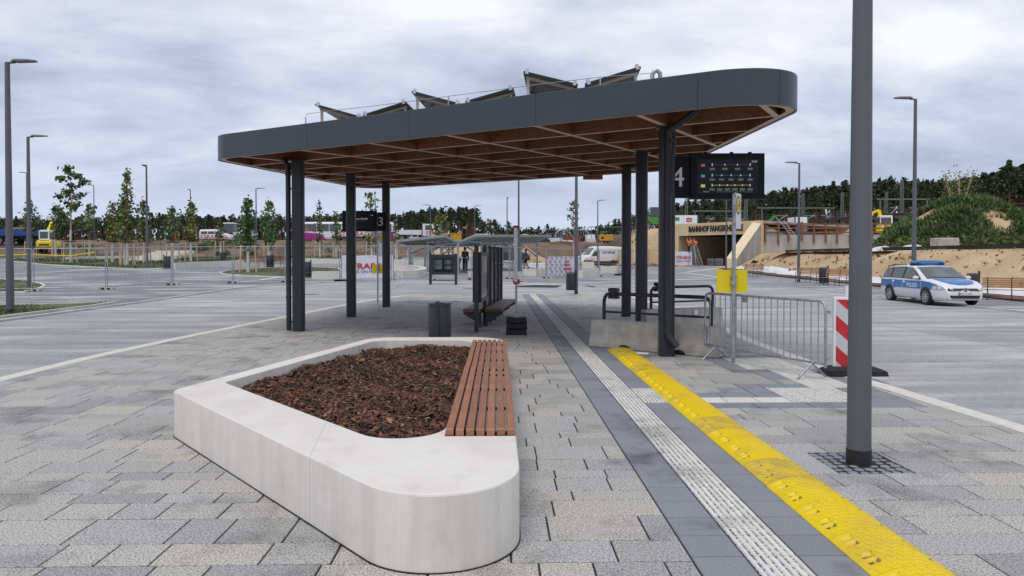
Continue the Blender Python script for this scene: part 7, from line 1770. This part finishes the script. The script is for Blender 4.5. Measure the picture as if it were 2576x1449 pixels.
p = Gt(1343, 672); crate(1328, 662, 674, 1372, p.y, 'carwhite', 'storage_box', 'white storage boxes beyond the walking worker', 'box', False)
# ================================================================== people
M['skin'] = mat('skin', (.42, .24, .17), .6, var=.05); M['darkcloth'] = mat('dark cloth', (.02, .021, .025), .85, var=.2); M['greycloth'] = mat('grey cloth', (.10, .105, .12), .85, var=.15); M['hair'] = mat('dark hair', (.03, .02, .015), .7, var=.2)
def skinned(name, joints, edges, mt, parent, root=0):
    me = bpy.data.meshes.new(name); me.from_pydata([j[0] for j in joints], edges, []); o = link(me, name, parent); md = o.modifiers.new('skin', 'SKIN'); me.skin_vertices or None
    for i, j in enumerate(joints): me.skin_vertices[0].data[i].radius = (j[1], j[1]*j[2] if len(j) > 2 else j[1])
    me.skin_vertices[0].data[root].use_root = True; sb = o.modifiers.new('sub', 'SUBSURF'); sb.levels = sb.render_levels = 2; me.materials.append(mt); return o
def person(loc, rz, label, top, legs, pose, hat=None, sleeve=True, shorts=False):
    """pose: dict of joint positions"""
    J = dict(pel=(0, 0, .93), sp=(0, .01, 1.15), ch=(0, .01, 1.36), nk=(0, .0, 1.50), hd=(0, -.02, 1.60), tp=(0, -.02, 1.70), ls=(-.19, 0, 1.42), le=(-.24, .02, 1.14), lw=(-.24, -.08, .90), lh=(-.24, -.11, .81), rs=(.19, 0, 1.42), re=(.24, .02, 1.14), rw=(.24, -.08, .90), rh=(.24, -.11, .81), lp=(-.10, 0, .88), lk=(-.11, -.02, .50), la=(-.11, .03, .09), lt=(-.11, -.15, .04), rp=(.10, 0, .88), rk=(.11, -.02, .50), ra=(.11, .03, .09), rt=(.11, -.15, .04))
    J.update(pose); n = list(J); R = dict(pel=.135, sp=.12, ch=.145, nk=.055, hd=.098, tp=.075, ls=.07, le=.045, lw=.033, lh=.04, rs=.07, re=.045, rw=.033, rh=.04, lp=.09, lk=.06, la=.042, lt=.04, rp=.09, rk=.06, ra=.042, rt=.04)
    E = [('pel', 'sp'), ('sp', 'ch'), ('ch', 'nk'), ('nk', 'hd'), ('hd', 'tp')]+[(a, b) for s in 'lr' for a, b in (('ch', s+'s'), (s+'s', s+'e'), (s+'e', s+'w'), (s+'w', s+'h'), ('pel', s+'p'), (s+'p', s+'k'), (s+'k', s+'a'), (s+'a', s+'t'))]
    t = thing('person', label, 'person', loc, rz); ix = lambda L_: [(L_.index(a), L_.index(b)) for a, b in E if a in L_ and b in L_]
    skinned('body', [(J[k], R[k], .72 if k in ('pel', 'sp', 'ch') else 1) for k in n], ix(n), M['skin'], t)
    up = ['pel', 'sp', 'ch', 'ls', 'le', 'rs', 're']+(['lw', 'rw'] if sleeve else []); skinned('jacket', [(J[k], R[k]+.022, .78 if k in ('pel', 'sp', 'ch') else 1) for k in up], ix(up), M[top], t)
    lo = ['pel', 'lp', 'lk', 'rp', 'rk']+([] if shorts else ['la', 'ra']); skinned('trousers', [(J[k], R[k]+.024, .85 if k == 'pel' else 1) for k in lo], ix(lo), M[legs], t)
    for s in 'lr': skinned('shoe', [(J[s+'a'], .05), (J[s+'t'], .045)], [(0, 1)], M['black'], t)
    m = MB(); h = Vector(J['hd']).lerp(Vector(J['tp']), .62)+Vector((0, .012, .01)); m.ball(h, .112, 0, 8); m.build('helmet' if hat else 'hair', M[hat or 'hair'], t); return t
pp = GT(1725, 669.5); ld = thing('stepladder', 'tall stepladder under the lintel of the station portal', 'ladder', (pp.x+.9, pp.y+.3, pp.z))
for y0, y1 in ((-.8, -.05), (.8, .05)):
    for x in (-.3, .3): m = MB(); m.beam((x, y0, 0), (x*.7, y1, 2.6), .05, .05); m.build('side_rail', M['alu'], ld)
    for k in range(8): f = (k+.5)/8; m = MB(); y = lerp(y0, y1, f); m.cyl((-.3+.09*f, y, 2.6*f), (.3-.09*f, y, 2.6*f), .022, n=6); m.build('rung', M['alu'], ld)
reach = dict(le=(-.22, -.12, 1.62), lw=(-.18, -.14, 1.86), lh=(-.17, -.14, 1.95), re=(.22, -.12, 1.62), rw=(.20, -.14, 1.86), rh=(.20, -.14, 1.95))
lz = pp.z+1.62
person((pp.x+.45, pp.y+.1, lz), math.pi, 'worker in orange vest and dark trousers reaching up, left one at the portal', 'orange', 'darkcloth', reach)
person((pp.x+1.35, pp.y+.4, lz), math.pi-.3, 'worker in orange vest on the ladder at the portal, right one', 'orange', 'greycloth', dict(reach, le=(-.25, -.05, 1.2), lw=(-.2, -.25, 1.3), lh=(-.2, -.33, 1.33)))
ladder((pp.x+1.8, pp.y-.6, pp.z), (pp.x+1.1, pp.y+.7, pp.z+3.3), .5, 11, 'long ladder leaning at the station portal behind the small banner')
person(Gt(1170, 684), .4, 'person in black jacket and trousers standing under the bike shelter', 'darkcloth', 'darkcloth', dict(le=(-.27, -.06, 1.16), lw=(-.2, -.2, 1.05), lh=(-.16, -.26, 1.05)))
person(Gt(1154, 684), -1.2, 'person in light clothes bending forward under the bike shelter', 'stake', 'greycloth', dict(pel=(0, .1, .86), sp=(0, -.05, 1.02), ch=(0, -.25, 1.10), nk=(0, -.38, 1.13), hd=(0, -.47, 1.12), tp=(0, -.56, 1.10), ls=(-.19, -.27, 1.08), le=(-.22, -.30, .80), lw=(-.2, -.38, .58), lh=(-.2, -.40, .5), rs=(.19, -.27, 1.08), re=(.22, -.30, .80), rw=(.2, -.38, .58), rh=(.2, -.40, .5)))
person(Gt(1323, 677), -1.7, 'person in grey shirt and black shorts walking by the shelter', 'greycloth', 'darkcloth', dict(lk=(-.11, -.20, .54), la=(-.11, -.12, .14), lt=(-.11, -.30, .08), rk=(.11, .04, .50), ra=(.11, .28, .13), rt=(.11, .13, .04)), None, False, True)
p = at_place(591, 608, 112); person(p, .3, 'worker in white shirt standing beside the tractor', 'white', 'greycloth', {}, None, False)
p = at_place(443, 612, 103); person(p, 1.0, 'worker in bright orange clothing on the bank left of the van', 'orange', 'orange', dict(sp=(0, -.05, 1.12), ch=(0, -.16, 1.28), nk=(0, -.24, 1.38), hd=(0, -.30, 1.44), tp=(0, -.36, 1.52), ls=(-.19, -.18, 1.3), le=(-.22, -.3, 1.05), lw=(-.2, -.42, .9), lh=(-.2, -.46, .84), rs=(.19, -.18, 1.3), re=(.22, -.3, 1.05), rw=(.2, -.42, .9), rh=(.2, -.46, .84)))
# yellow tape across the left bank
m = MB(); pts = [GY(-40, 643, 62), GY(70, 640, 62), GY(180, 643, 60), GY(240, 634, 60)]
for a, b in zip(pts, pts[1:]): m.beam(a, b, .02, .07)
tag(m.build('barrier_tape', M['signyel']), 'yellow barrier tape strung before the left bank', 'tape')
